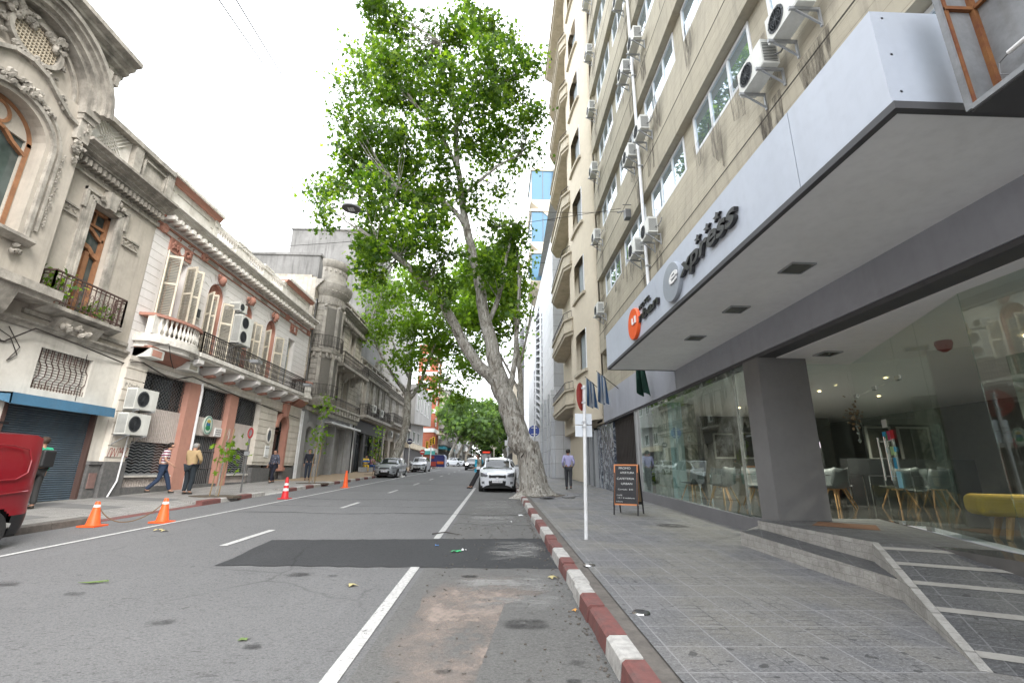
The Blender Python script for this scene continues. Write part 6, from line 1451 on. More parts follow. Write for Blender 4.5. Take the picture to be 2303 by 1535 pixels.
# ================================================================ F white house with projecting box, G brick tower, H balcony blocks
Fh = thing('white_projecting_house', 'white modern building with a projecting upper box and shuttered windows', 'building', (LX, 70, 1.7))
m = MB(); m.box(-22, LX, 62.7, 78.5, 1, 12.6); m.prism([(-12.5,62.9,7.4),(-11.3,62.9,7.4),(-11.3,78.3,8.4),(-12.5,78.3,8.4)], (0,0,5.4)); m.build('wall', 'blind2', Fh)
F2 = FA(-11.3, 1)
for u in (64.2, 67.4, 70.6, 73.8): window(F2, Fh, u, u+1.5, 9.4, 11.6, .06, t=.1)
m = MB(); F.box(m, 63.5, 78, 1.6, 4.2, .01, .1); m.build('shopfront', 'darktrim', Fh); m = MB(); F.box(m, 63.5, 78, 4.3, 5.0, .0, .5); m.build('shop_canopy', 'creamstone', Fh)
for u in (65,69,73): window(F, Fh, u, u+1.6, 5.3, 6.9, .06, t=.1)
G_ = thing('brick_tower', 'red brick corner block with white floor bands and balconies on its street side', 'building', (-14, 93, 2.3))
m = MB(); m.box(-16.6, -12.7, 93, 99.5, 2, 26.5); m.build('wall', 'brick', G_)
m = MB(); [m.box(-16.75, -12.55, 92.85, 99.6, z, z+.75) for z in (4.8,8.6,12.4,16.2,20.0,23.8)]; m.build('floor_band', 'white', G_)
FG = FA(-12.7, 1)
for z in (9.9,13.7,17.5,21.3): window(FG, G_, 94.2, 95.8, z, z+1.7, .05, t=.12)
m = MB()
for z in (9.5,13.3,17.1,20.9): m.box(-15.6,-14.2,92.9,92.99,z+.3,z+1.9)
m.build('side_blind', 'white', G_)
m = MB()
for z in (8.4,12.2,16.0,19.8): m.box(-12.7,-11.2,96.6,99.6,z,z+.3)
b_ = m.build('balcony_slab', 'creamstone', G_); m = MB()
for z in (8.7,12.5,16.3,20.1):
    for i in range(16): m.bar((-11.25,96.7+i*.19,z),(-11.25,96.7+i*.19,z+1.0),.02)
    m.bar((-11.25,96.6,z+1),(-11.25,99.6,z+1),.03)
m.build('railing', 'iron', b_)
m = MB(); m.box(-21, -16.6, 93.5, 99, 2, 14); m.build('side_wing', 'creamstone', G_)
m = MB(); m.box(-16.6,-12.2,92.3,92.95,4.3,5.0); m.build('shop_awning', plain('green_awning', (.05,.25,.22), .6), G_)
def balc_block(name, label, y0, y1, z1, mat, step=3.9):
    t = thing(name, label, 'building', (-12.6, y0, gz(y0))); m = MB(); m.box(-22, -12.6, y0, y1, gz(y0)-.2, z1); m.box(-22, -12.4, y0, y1, z1, z1+.4); m.build('wall', mat, t)
    FH = FA(-12.6, 1); z = gz(y0)+4.4
    while z < z1-2:
        m = MB(); g = MB(); w_ = MB(); u = y0+.5
        while u+3.2 < y1:
            FH.box(m, u, u+2.8, z-.2, z, 0, 1.3); FH.box(m, u, u+2.8, z, z+.9, 1.22, 1.3); FH.box(m, u, u+.1, z, z+.9, 0, 1.22)
            FH.box(g, u+.4, u+2.4, z, z+2.3, .01, .05); FH.box(w_, u+.3, u+.4, z, z+2.4, 0, .1); FH.box(w_, u+2.4, u+2.5, z, z+2.4, 0, .1); FH.box(w_, u+1.35, u+1.45, z, z+2.3, 0.05, .1); u += step
        m.build('balcony', 'blind2', t); o = w_.build('window', 'alu', t); g.build('pane', 'pane', o); z += 3.3
    m = MB(); FH.box(m, y0+.4, y1-.4, gz(y0)+.2, gz(y0)+3.3, .01, .1); m.build('shopfront', 'darktrim', t)
    m = MB(); FH.box(m, y0+1, y0+7, gz(y0)+3.3, gz(y0)+3.9, .0, 1.3); m.build('shop_awning', plain('shop_sign_colour', (.04,.25,.33), .6), t); return t
balc_block('balcony_apartments', 'grey apartment block with rows of concrete balconies beside the brick tower', 99.6, 118, 18.5, 'creamstone')
balc_block('balcony_apartments', 'second grey balcony block farther down the left side', 118, 138, 21, 'blind', 4.2)
block('far_glass_building', 'pale blue glass fronted building at the far left end of the street', -24, -12.4, 140, 165, 15, 'stonepanel', 1, wmat='paneblue')
block('far_pale_apartments', 'pale apartment block at the far end of the street', -26, -12.2, 167, 230, 19, 'blind2', 1, bal=True)
block('end_building', 'brown house closing the far right end of the street', 3.3, 14, 152, 230, 14, 'creamstone', -1)

# ================================================================ TREES
def tree(name, label, base, trunk, limbs, clumps, n, size, mat, seed, lobed=True, group='plane trees along the street', tr=.035, k=3):
    t = thing(name, label, 'tree', base, group); m = MB(); m2 = trunk(m)
    for pts, rad in limbs: limb(m, pts, rad, 9, 4, .12, seed)
    m.build('trunk', 'bark', t, smooth=70)
    m = MB(); st = [p for pts, rad in limbs for p in pts[1:]]; twigs(m, st, clumps, seed, tr, k)
    for i, c in enumerate(clumps): pass
    m.build('branches', 'bark', t, smooth=70)
    leaves('crown', clumps, n, size, mat, t, seed, lobed); return t
# big leaning plane tree on the right kerb
def root_flare(c, r, seed, lean=(0,0)):
    def f(m):
        rd = random.Random(seed); n = 28; rings = []
        for i, (z, s_) in enumerate([(-.12,1.75),(.0,1.45),(.12,1.2),(.35,1.06),(.8,.96),(1.4,.88),(2.0,.82)]):
            for j in range(n):
                a = 2*pi*j/n; w_ = 1+(.20*sin(a*5+seed)+.11*sin(a*9+1.3*seed+i*.3))*(1.15-.32*min(i,3))
                rr = r*s_*w_*(1+rd.uniform(-.03,.03)); rings.append((c[0]+lean[0]*z+rr*cos(a), c[1]+lean[1]*z+rr*sin(a), c[2]+z))
        m.add(rings, [(i*n+j, i*n+(j+1)%n, (i+1)*n+(j+1)%n, (i+1)*n+j) for i in range(6) for j in range(n)])
    return f
CL1 = [(-6.62, 18.39, 24.36, 1.02, 1.18, 0.82, 1.05), (-6.0, 18.86, 23.77, 1.16, 1.33, 0.92, 1.33), (-7.66, 20.47, 24.65, 0.86, 0.99, 0.69, 0.52), (-5.14, 18.45, 24.21, 0.8, 0.92, 0.64, 0.45), (-4.16, 18.63, 24.64, 0.58, 0.67, 0.46, 0.17), (-2.11, 18.98, 25.34, 0.84, 0.96, 0.67, 0.56), (-1.13, 17.21, 22.17, 0.75, 0.86, 0.6, 0.56), (-0.39, 18.65, 22.9, 1.04, 1.19, 0.83, 1.07), (-2.3, 19.17, 23.71, 1.3, 1.49, 1.04, 1.69), (-3.57, 19.89, 23.87, 1.21, 1.39, 0.97, 1.47), (-0.74, 16.81, 19.73, 1.23, 1.41, 0.98, 1.51), (0.52, 17.73, 20.25, 0.97, 1.11, 0.78, 0.94), (1.21, 16.8, 19.54, 0.51, 0.59, 0.41, 0.18), (1.68, 19.96, 21.76, 0.48, 0.55, 0.39, 0.12), (-7.37, 19.45, 22.0, 1.16, 1.33, 0.92, 1.33), (-5.08, 16.58, 18.78, 1.09, 1.25, 0.87, 1.18), (-4.89, 20.72, 23.48, 1.24, 1.43, 0.99, 1.54), (-8.13, 20.64, 21.42, 1.2, 1.38, 0.96, 1.44), (-6.19, 19.28, 19.61, 1.34, 1.55, 1.08, 1.81), (-4.6, 19.11, 19.79, 1.34, 1.54, 1.07, 1.8), (-2.54, 17.09, 18.42, 1.42, 1.63, 1.14, 2.02), (-1.06, 16.47, 17.14, 1.36, 1.57, 1.09, 1.85), (0.35, 18.72, 19.08, 1.33, 1.53, 1.06, 1.77), (1.1, 16.66, 16.46, 0.68, 0.79, 0.55, 0.47), (-7.03, 17.24, 16.65, 0.79, 0.9, 0.63, 0.62), (-5.84, 17.46, 15.94, 1.19, 1.36, 0.95, 1.41), (-4.21, 16.53, 15.22, 1.13, 1.3, 0.9, 1.27), (-3.25, 18.44, 17.11, 1.27, 1.46, 1.02, 1.61), (-1.74, 18.34, 16.58, 1.05, 1.21, 0.84, 1.1), (-0.29, 20.11, 18.1, 1.39, 1.6, 1.11, 1.93), (1.02, 18.68, 16.72, 0.86, 0.99, 0.69, 0.74), (1.38, 19.22, 16.13, 0.66, 0.75, 0.53, 0.43), (-7.16, 18.6, 15.85, 0.93, 1.07, 0.75, 0.87), (-6.07, 19.31, 15.69, 1.29, 1.48, 1.03, 1.65), (-4.36, 18.41, 15.07, 1.13, 1.3, 0.9, 1.27), (-2.8, 17.62, 14.54, 0.89, 1.02, 0.71, 0.79), (-0.97, 20.79, 16.97, 1.17, 1.35, 0.94, 1.37), (0.43, 20.78, 17.29, 0.83, 0.95, 0.66, 0.48), (-7.79, 20.1, 15.44, 0.99, 1.14, 0.79, 0.98), (-8.33, 19.51, 14.27, 0.95, 1.09, 0.76, 0.9), (-8.14, 17.79, 12.89, 0.54, 0.62, 0.43, 0.29), (-7.14, 17.41, 12.03, 0.47, 0.53, 0.37, 0.22), (-7.44, 17.67, 11.44, 0.37, 0.43, 0.3, 0.14), (-5.41, 16.71, 12.48, 1.0, 1.15, 0.8, 1.0), (-5.01, 19.77, 14.55, 1.3, 1.49, 1.04, 1.68), (-3.38, 18.16, 13.07, 1.19, 1.37, 0.95, 1.41), (-2.66, 20.12, 14.61, 0.77, 0.89, 0.62, 0.6), (-1.2, 18.1, 13.32, 0.9, 1.03, 0.72, 0.81), (-0.0, 20.62, 15.27, 0.8, 0.92, 0.64, 0.51), (-6.04, 20.13, 13.02, 1.29, 1.48, 1.03, 1.66), (-3.85, 16.4, 10.71, 1.05, 1.21, 0.84, 1.11), (-2.97, 17.32, 11.47, 1.03, 1.18, 0.82, 1.05), (-0.42, 20.41, 13.35, 1.0, 1.15, 0.8, 0.99), (0.63, 18.47, 11.8, 0.8, 0.92, 0.64, 0.64), (-5.43, 20.71, 11.9, 1.31, 1.5, 1.05, 1.71), (-3.61, 18.15, 10.64, 1.15, 1.32, 0.92, 1.32), (-2.27, 16.72, 9.95, 0.8, 0.92, 0.64, 0.64), (0.05, 19.17, 11.26, 1.02, 1.18, 0.82, 1.05), (0.8, 19.83, 10.7, 0.94, 1.09, 0.76, 0.89), (-0.12, 17.59, 9.23, 0.92, 1.06, 0.74, 0.85), (-5.1, 16.78, 9.9, 0.7, 0.81, 0.56, 0.5), (-5.54, 17.86, 9.62, 0.65, 0.74, 0.52, 0.42), (-6.61, 20.64, 9.73, 0.53, 0.61, 0.42, 0.28), (0.91, 19.74, 9.54, 0.62, 0.71, 0.49, 0.38), (-0.57, 16.92, 9.31, 0.62, 0.72, 0.5, 0.39), (-2.87, 17.48, 9.31, 0.73, 0.84, 0.58, 0.43), (-2.2, 16.84, 8.28, 0.52, 0.6, 0.42, 0.22), (-2.39, 16.66, 7.47, 0.42, 0.49, 0.34, 0.18), (-6.51, 19.91, 11.93, 0.63, 0.72, 0.5, 0.39), (0.88, 17.18, 7.55, 0.39, 0.45, 0.31, 0.11)]
CL2 = [(-9.91, 42.36, 18.97, 2.4, 2.76, 1.92, 5.75), (-11.73, 41.68, 16.81, 1.9, 2.19, 1.52, 3.62), (-7.33, 40.14, 18.11, 2.28, 2.62, 1.82, 5.2), (-5.63, 43.39, 18.54, 2.23, 2.57, 1.79, 5.0), (-11.76, 39.79, 13.54, 1.59, 1.82, 1.27, 2.52), (-10.53, 42.86, 14.52, 2.36, 2.71, 1.89, 5.56), (-7.43, 39.7, 14.45, 2.41, 2.77, 1.92, 5.78), (-5.21, 41.52, 14.22, 2.3, 2.65, 1.84, 5.3), (-10.48, 40.28, 11.22, 1.39, 1.59, 1.11, 1.92), (-8.17, 40.62, 11.35, 2.0, 2.3, 1.6, 4.02), (-6.39, 44.83, 12.88, 2.23, 2.56, 1.78, 4.95), (-4.05, 43.82, 12.22, 2.18, 2.5, 1.74, 4.74), (-2.52, 40.82, 10.26, 1.61, 1.85, 1.29, 2.6), (-5.28, 44.31, 9.63, 1.51, 1.74, 1.21, 2.29), (-5.93, 40.26, 8.08, 1.17, 1.35, 0.94, 1.37), (-3.28, 41.37, 8.3, 1.01, 1.16, 0.8, 1.01), (-2.14, 44.13, 13.24, 1.55, 1.78, 1.24, 2.39), (-3.25, 42.85, 15.59, 1.96, 2.25, 1.57, 3.84), (-11.3, 39.6, 17.78, 1.42, 1.63, 1.14, 2.02), (-4.53, 44.94, 21.19, 2.11, 2.43, 1.69, 4.45), (-9.13, 40.28, 9.22, 0.98, 1.12, 0.78, 0.38), (-1.42, 40.55, 14.43, 1.24, 1.42, 0.99, 1.53)]
CL3 = [(-2.41, 35.09, 16.11, 1.64, 1.89, 1.31, 2.7), (-0.9, 33.32, 15.03, 1.56, 1.79, 1.25, 2.43), (0.48, 33.19, 15.38, 1.39, 1.6, 1.11, 1.92), (-2.48, 32.29, 12.8, 1.49, 1.71, 1.19, 2.21), (-0.82, 32.36, 12.51, 1.49, 1.71, 1.19, 2.22), (0.88, 34.33, 13.97, 1.24, 1.42, 0.99, 1.53), (-0.13, 32.97, 10.98, 1.0, 1.15, 0.8, 0.7), (1.25, 34.41, 12.15, 0.87, 1.01, 0.7, 0.46), (-2.03, 33.49, 17.74, 1.42, 1.63, 1.13, 2.01), (0.1, 33.81, 17.95, 1.44, 1.65, 1.15, 2.06), (1.14, 35.84, 10.71, 0.72, 0.83, 0.58, 0.21)]
big = [([(1.2,18.4,2.1),(.88,18.4,2.6),(.55,18.4,3.6),(.1,18.4,4.75),(-.2,18.4,5.4)], [.47,.45,.40,.40,.44]),
 ([(-.05,18.4,4.9),(-.22,18.4,6.0),(-.70,18.4,7.9),(-.98,18.5,9.57),(-1.2,18.6,10.4),(-1.62,18.6,12.1),(-2.0,18.6,14.4),(-2.2,18.6,15.6),(-2.35,18.6,17.5)], [.38,.34,.27,.25,.24,.20,.17,.15,.12]),
 ([(-.15,18.4,5.0),(-.86,18.3,5.6),(-1.54,18.2,6.6),(-2.25,18.0,7.9),(-3.16,17.8,8.9),(-4.3,17.6,10.0),(-5.2,17.4,10.6)], [.34,.27,.24,.20,.17,.13,.08]),
 ([(.35,18.4,4.3),(.62,18.7,5.6),(.75,19.2,7.5),(.85,19.4,9.6),(.7,19.5,11.6)], [.16,.13,.11,.09,.06]),
 ([(-.55,18.5,7.4),(-.1,18.6,8.6),(.15,18.7,10.2),(.5,18.8,12)], [.14,.11,.08,.05]),
 ([(-1.58,18.6,12.0),(-2.4,18.3,12.9),(-3.4,18,13.2),(-4.6,17.8,13.4)], [.14,.12,.09,.05]),
 ([(-2.1,18.6,15.0),(-2.9,18.5,16.6),(-4.1,18.4,18.2),(-5.3,18.2,19.8)], [.12,.10,.07,.04]),
 ([(-2.3,18.6,16.5),(-2.35,18.8,18.6),(-3.2,18.9,21),(-3.4,19,23)], [.11,.09,.06,.03]),
 ([(-2.35,18.6,17.3),(-1.6,18.6,19.2),(-1.0,18.5,21.2),(-1.2,18.5,23)], [.10,.08,.05,.03]),
 ([(-1.9,18.6,13.6),(-1.0,18.7,14.6),(0,18.8,15.6),(.9,18.9,16.2)], [.10,.08,.05,.03])]
big = [(p, [r*(1 if i == 0 else .88) for r in rad]) for i, (p, rad) in enumerate(big)]
tree('plane_tree', 'huge leaning plane tree with mottled bark on the right kerb beside the white hatchback', (1.45,18.4,.6), root_flare((1.48,18.4,.58), .52, 3, (-.16,0)), big, [(a,b,c,d*.86,e*.9,f*.86,g) for a,b,c,d,e,f,g in CL1], 30000, .21, 'leaf', 5)
l2 = [([(-8.95,42,2.6),(-8.6,42,3.6),(-8.25,42,5.5),(-8.3,42,8.3)], [.40,.36,.33,.30]),
 ([(-8.3,42,8.0),(-8.2,42,10),(-8.2,42.2,12),(-8.0,42.4,15)], [.2,.17,.13,.08]),([(-8.35,42,8.0),(-9.6,41.8,9.6),(-11.2,41.6,12),(-12.3,41.4,14.6)], [.19,.15,.11,.06]),
 ([(-8.2,42,7.5),(-7.3,41.9,8.9),(-6.6,41.8,11.2),(-5.6,41.6,13.8)], [.2,.16,.12,.06]),([(-8.25,42,9.5),(-9.4,42.3,11.5),(-10.3,42.6,13.4)], [.12,.09,.05])]
tree('plane_tree', 'bushy plane tree with a forked grey trunk on the left pavement beside the silver sedan', (-9.1,42,1.1), root_flare((-9.15,42,1.12), .5, 5, (.12,0)), l2, CL2, 15000, .30, 'leaf2', 6, tr=.05)
tree('plane_tree', 'green plane tree standing behind the big leaning one on the right side', (2.0,30,.8), root_flare((1.9,34,.9), .3, 4), [([(1.9,34,2.8),(1.7,34,5),(1.6,34,8),(1.2,34,12),(.8,34,16)], [.27,.24,.2,.15,.08]),([(1.65,34,7),(.6,34,9),(-.8,34,11.5)],[.12,.09,.05]),([(1.5,34,9),(2.2,34,12),(2.6,34,15)],[.1,.08,.04])], CL3, 9000, .30, 'leaf2', 8, tr=.04)
far = [(-8.8,88,'left side just beyond the crossing',1.0,71),(-9,108,'left side opposite the balcony blocks',1.1,72),(-8.8,132,'left side far down the street',1.0,73),(2.6,128,'right side far down the street',1.1,74),(2.4,152,'right side near the end of the street',1.1,75),(-8.5,165,'left side near the end of the street',1.2,76),(-1.5,198,'centre, in front of the pair closing the street',1.5,79),(-4,215,'middle at the very end of the street',1.7,77),(0,225,'right of the middle at the very end of the street',1.6,78)]
for x, y, lab, sc, sd_ in far:
    g0 = gz(y); rr = random.Random(sd_); lean = 2.2 if x < -5 else (-1.5 if x > 1 else 0)
    cl = [(x+lean*1.3+rr.uniform(-4.2,4.2)*sc, y+rr.uniform(-4,4), g0+(8.0+rr.uniform(-2.2,4.6)-(4.0 if y > 200 else 0))*sc, rr.uniform(1.3,2.3)*sc, 2*sc, rr.uniform(1.0,1.7)*sc, 1) for _ in range(15)]
    lm = [([(x,y,g0+1.9),(x+lean*.4,y,g0+4),(x+lean*.8,y,g0+7)], [.32,.27,.2])]+[([(x+lean*.6,y,g0+5.0),(x+lean+dx*.5,y+rr.uniform(-1,1),g0+7),(x+lean*1.3+dx,y+rr.uniform(-2,2),g0+9.5*sc)], [.17,.12,.06]) for dx in (-3.6,-1.5,1.2,3.4)]
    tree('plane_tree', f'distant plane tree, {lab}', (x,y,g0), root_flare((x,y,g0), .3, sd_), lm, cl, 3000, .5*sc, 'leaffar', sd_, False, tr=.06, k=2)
# saplings with stakes
for k, (x, y, h, lab) in enumerate([(-9.33,16.35,2.2,'young staked sapling in a soil pit near the beige jacket man'),(-9.3,24.5,4.6,'taller young staked sapling beside the kerb in front of the turret house'),(-9.4,37,3.6,'third young sapling near the silver sedan')]):
    g0 = gz(y)+.14; t = thing('sapling', lab, 'tree', (x,y,g0), 'staked saplings on the left pavement')
    m = MB(); m.tube([(x,y,g0),(x+.04,y+.02,g0+h*.5),(x+.1,y,g0+h)], [.035,.028,.012], 6)
    rr = random.Random(k)
    for i in range(5): z = g0+h*(.5+.1*i); m.tube([(x+.04,y,z),(x+rr.uniform(-.3,.4),y+rr.uniform(-.3,.3),z+.25)], [.012,.005], 4)
    m.build('stem', 'bark', t)
    for s_ in (-1, 1): m = MB(); m.tube([(x+.14*s_,y-.1,g0),(x+.14*s_+.15,y-.08,g0+2.2 if k == 0 else g0+2.0)], .022, 6); m.build('stake', 'woodpale', t)
    c = [(x+.3,y-.1,g0+1.5,.35,.2,.35,1),(x+.1,y,g0+1.3,.2,.2,.3,.5)] if k == 0 else [(x+.05,y,g0+h*.95,.3,.25,.4,1),(x+.15,y,g0+h*.78,.3,.25,.4,1),(x-.05,y,g0+h*.55,.25,.2,.4,1),(x+.1,y,g0+h*.38,.2,.2,.3,.7)]
    leaves('foliage', c, 60 if k == 0 else 190, .17, 'leaf2', t, 90+k)
    m = MB(); m.prism([(x+.75*cos(a)*1.1, y+.55*sin(a), g0-.05) for a in [i*pi/6 for i in range(12)]], (0,0,.065)); tag(m.build('tree_pit', 'soil', org=(0,0,0)), kind='structure')

# ================================================================ VEHICLES
def paintmat(name, c, metal=.0):
    b = NB(name); b.b.inputs['Coat Weight'].default_value = .7; b.b.inputs['Coat Roughness'].default_value = .06
    col = b.mix(b.math('MULTIPLY', b.ramp(b.noise(3, 5, .7), .5, .8), .25), c, mul(c, .75)); return b.fin(col, .34, .5, metal)
CGL = pane_mat('car_glass', (.02,.025,.027), .9, .03); TY = surf('tyre_rubber', (.022,.022,.023), (.035,.034,.033), s=8, bump=.2, rough=.8)
RIM = plain('alloy_rim', (.45,.46,.47), .3, .5, .8); RIMD = plain('steel_rim', (.30,.31,.32), .35, .5, .7)
HLM = plain('headlamp_lens', (.22,.23,.25), .08, .9, .3); RED = plain('tail_lamp_lens', (.35,.01,.012), .2, .6); CBL = plain('car_black_trim', (.015,.015,.016), .45)
LIT = NB('lit_headlamp'); LIT.fin((1,1,1), .3); LIT.b.inputs['Emission Color'].default_value = (1,.97,.95,1); LIT.b.inputs['Emission Strength'].default_value = 3
def car(label, cat, spec, paint, loc, rz, group=None, lit=False, plate=None, name='parked_car', rim=None):
    """front towards -y. spec: L,W,H, hood z, belt z, x-stations of the roof profile"""
    L, W, H = spec['L'], spec['W'], spec['H']; t = thing(name, label, cat, local=True, group=group)
    prof = spec['prof']                      # (s along length 0 front..1 rear, z top)
    def ztop(s):
        for (a, za), (b, zb) in zip(prof[:-1], prof[1:]):
            if a <= s <= b: q = (s-a)/(b-a); q = q*q*(3-2*q) if abs(zb-za) > .12 and not spec.get('boxy') else q; return za+(zb-za)*q
        return prof[-1][1]
    belt = spec['belt']; ns, nr = 96, 44; grid = []; info = []
    ss = [.5-.5*cos(pi*i/ns) for i in range(ns+1)]; ss = [.55*a+.45*i/ns for i, a in enumerate(ss)]
    pw = spec.get('pw', 7)
    for s_ in ss:
        e = abs(2*s_-1); wf = W/2*max(0, 1-e**pw)**(1/2.6); zt = ztop(s_); bl = min(belt+.05*(s_-.3), zt-.03); zl = .20+.14*max(0, e-.88)/.12
        roofy = W/2*spec.get('tumble', .78); row = []; gl = zt-bl > .12
        rw = min(wf*.97, roofy if gl else wf*.90)
        for j in range(nr+1):
            r = j/nr
            if r < .5: q = r/.5; z = zl+(bl-zl)*q; wy = wf*(.93+.07*min(1, q*3)-.015*q+.012*sin(q*pi*3) )
            elif r < .75: q = (r-.5)/.25; zz = zt-.05 if gl else zt-.015; z = bl+(zz-bl)*q; wy = wf*.985*(1-q)+rw*q+.03*sin(q*pi)*W/2*.6
            else: q = (r-.75)/.25; wy = rw*(1-q); z = (zt-.05 if gl else zt-.015)+(.05 if gl else .015+.02)*sin(q*pi/2)*min(1, wf/(W/2))
            row.append((wy, (s_-.5)*L, z))
        grid.append(row)
    wh = spec['wheels']; R = spec.get('R', .30)
    cls = {}
    gx0, gx1, gx2, gx3 = spec['glass']       # windscreen base, header, rear header, rear base (s)
    for sd_ in (1, -1):
        for i in range(ns):
            for j in range(nr):
                q = [grid[i][j], grid[i+1][j], grid[i+1][j+1], grid[i][j+1]]; c = [sum(p[k] for p in q)/4 for k in range(3)]; s_ = c[1]/L+.5; r = (j+.5)/nr
                if any((c[1]-(w_-.5)*L)**2+(c[2]-R)**2 < (R+.055)**2 for w_ in wh) and r < .5: 
                    continue
                key = 'body'
                if gx0 < s_ < gx1 and r > .77: key = 'windscreen'
                elif gx2 < s_ < gx3 and r > .79 and not spec.get('van'): key = 'rear_window'
                elif not spec.get('van') and .52 < r < .74 and gx0+.03+.25*(r-.5) < s_ < gx3-.02-.12*(r-.5):
                    if not any(abs(s_-pz_) < .008 for pz_ in spec['pillars']): key = 'side_window'
                y_, z_, x_ = c[1]+L/2, c[2], c[0]
                for nm_, (y0, y1, x0, x1, z0, z1) in spec['feat'].items():
                    if y0 <= y_ <= y1 and x0 <= x_ <= x1 and z0 <= z_ <= z1: key = nm_
                q2 = [(p[0]*sd_, p[1], p[2]) for p in q]
                off = {'body': 0}.get(key, 0)
                if key != 'body':
                    q2 = [Vector(p) for p in q2]; nn = (q2[1]-q2[0]).cross(q2[3]-q2[0]); 
                    if nn.length > 1e-9: nn.normalize()
                    if nn.x*sd_ < -.01 or (abs(nn.x) <= .01 and nn.z < 0): nn = -nn
                cls.setdefault((key, sd_ if key in ('headlight','tail_light','side_window','fog_light') else 0), []).append(q2)
    MT = {'windscreen': CGL, 'rear_window': CGL, 'side_window': CGL, 'headlight': LIT.m if lit else HLM, 'tail_light': RED, 'grille': CBL, 'intake': CBL, 'fog_light': HLM, 'bumper': CBL}
    body = None
    for (key, sd_), qs in sorted(cls.items(), key=lambda k: k[0][0] != 'body'):
        m = MB()
        for q in qs: m.poly(q)
        me_ = m.build(key, paint if key == 'body' else MT[key], t, recalc=False)
        bm = bmesh.new(); bm.from_mesh(me_.data); bmesh.ops.remove_doubles(bm, verts=bm.verts, dist=.0005); bmesh.ops.recalc_face_normals(bm, faces=bm.faces)
        bm.to_mesh(me_.data); bm.free(); me_.data.shade_smooth(); me_.data.set_sharp_from_angle(angle=radians(42))
    m = MB(); m.box(-W/2+.12, W/2-.12, -L/2+.25, L/2-.25, .17, .28)
    for w_ in wh: y = (w_-.5)*L; m.box(-W/2+.10, W/2-.10, y-R-.05, y+R+.05, .28, R*2+.1)
    m.build('underbody', CBL, t)
    for w_ in wh:
        for sd_ in (-1, 1):
            y = (w_-.5)*L; x = sd_*(W/2-.10); m = MB(); m.lathe([(R*.62,-.10),(R*.93,-.105),(R,-.08),(R,.08),(R*.93,.105),(R*.62,.10)], (x,y,R), 26, 'x', cap=False); tw = m.build('wheel', TY, t, smooth=40)
            m = MB(); k = sd_; m.lathe([(.02,.06*k),(R*.16,.06*k),(R*.2,.03*k),(R*.35,.045*k),(R*.48,.05*k),(R*.55,.02*k),(R*.60,.09*k),(R*.64,.10*k),(R*.64,-.05*k)], (x,y,R), 26, 'x')
            m.build('rim', rim or RIM, tw, smooth=30)
            m = MB()
            for a in range(8): m.lathe([(R*.05,.0),(R*.06,.01)], (x+sd_*.051, y+R*.42*cos(a*pi/4), R+R*.42*sin(a*pi/4)), 6, 'x')
            m.build('rim_hole', CBL, tw)
    if not spec.get('van'):
        for sd_ in (-1, 1): m = MB(); m.obox((sd_*(W/2+.06), (gx0+.05-.5)*L, belt+.07), (.17,.09,.12)); m.build('mirror', paint, t)
    if plate:
        m = MB(); z = spec.get('pz', .42); m.box(-.23, .23, -L/2-.035, -L/2+.03, z, z+.12); pl_ = m.build('number_plate', 'white', t)
        lettering('plate_number', plate, (-.2, -L/2-.037, z+.03), (1,0,0), (0,0,1), .4, .06, .002, plain('plate_blue', (.03,.03,.2), .5), pl_)
    m = MB(); m.obox((0, -L/2+.0, spec.get('bz', .62)), (.13, .05, .05)); m.build('badge', 'chrome', t)
    m = MB()
    for sd_ in (-1, 1): m.tube([(sd_*W*.40,(gx0-.5)*L+.06,spec['hood']+.05),(sd_*W*.12-.1,(gx0-.5)*L+.14,spec['hood']+.11)], .008, 5)
    if not spec.get('van'): m.build('wiper', CBL, t)
    place(t, loc, rz); t.rotation_euler = (math.atan(S)*(1 if abs(rz) < 1.6 else -1), 0, rz); return t
hatch = dict(L=3.95, W=1.68, H=1.50, hood=.93, belt=.95, prof=[(0,.70),(.02,.78),(.06,.86),(.23,.98),(.40,1.42),(.50,1.50),(.72,1.49),(.88,1.36),(.97,1.0),(1,.85)], glass=(.235,.41,.84,.95), pillars=(.30,.53,.76), wheels=(.19,.82), R=.30, tumble=.72,
  feat=dict(headlight=(0,.42,.45,.86,.66,.84), grille=(0,.25,0,.36,.62,.74), intake=(0,.2,0,.37,.33,.50), fog_light=(0,.3,.58,.70,.36,.46), tail_light=(3.6,3.95,.6,.9,.75,1.05)))
sedan = dict(hatch, L=4.2, H=1.43, prof=[(0,.66),(.02,.74),(.06,.82),(.26,.95),(.40,1.36),(.50,1.43),(.66,1.42),(.80,1.06),(.97,1.0),(1,.85)], glass=(.265,.41,.67,.80), pillars=(.31,.52,.71))
vanspec = dict(L=4.1, W=1.70, H=1.80, hood=1.05, belt=1.0, prof=[(0,.75),(.03,.9),(.18,1.05),(.34,1.72),(.45,1.80),(.93,1.80),(.965,1.74),(.985,1.35),(1,1.1)], glass=(.185,.33,.9,.99), pillars=(), wheels=(.18,.80), R=.30, tumble=.86, van=True, boxy=True, pw=16,
  feat=dict(headlight=(0,.3,.5,.85,.7,.9), grille=(0,.2,0,.4,.5,.7), bumper=(3.62,4.11,0,.9,.2,.50), tail_light=(3.93,4.11,.70,.90,.55,.86)))
WH = paintmat('white_car_paint', (.70,.72,.76)); SV = paintmat('silver_car_paint', (.36,.38,.40), .4); BK = paintmat('black_car_paint', (.02,.02,.022)); RD = paintmat('dark_red_van_paint', (.20,.004,.010)); GY = paintmat('grey_car_paint', (.22,.23,.24), .3)
c_ = car('white hatchback with a blue lettered number plate parked beside the leaning tree', 'car', hatch, WH, (.02, 23.3, gz(23.3)), 0, plate='B 673 KOA')
m = MB(); m.box(-.5,-.44,-.5,.9,1.5,1.55); m.box(.44,.5,-.5,.9,1.5,1.55)
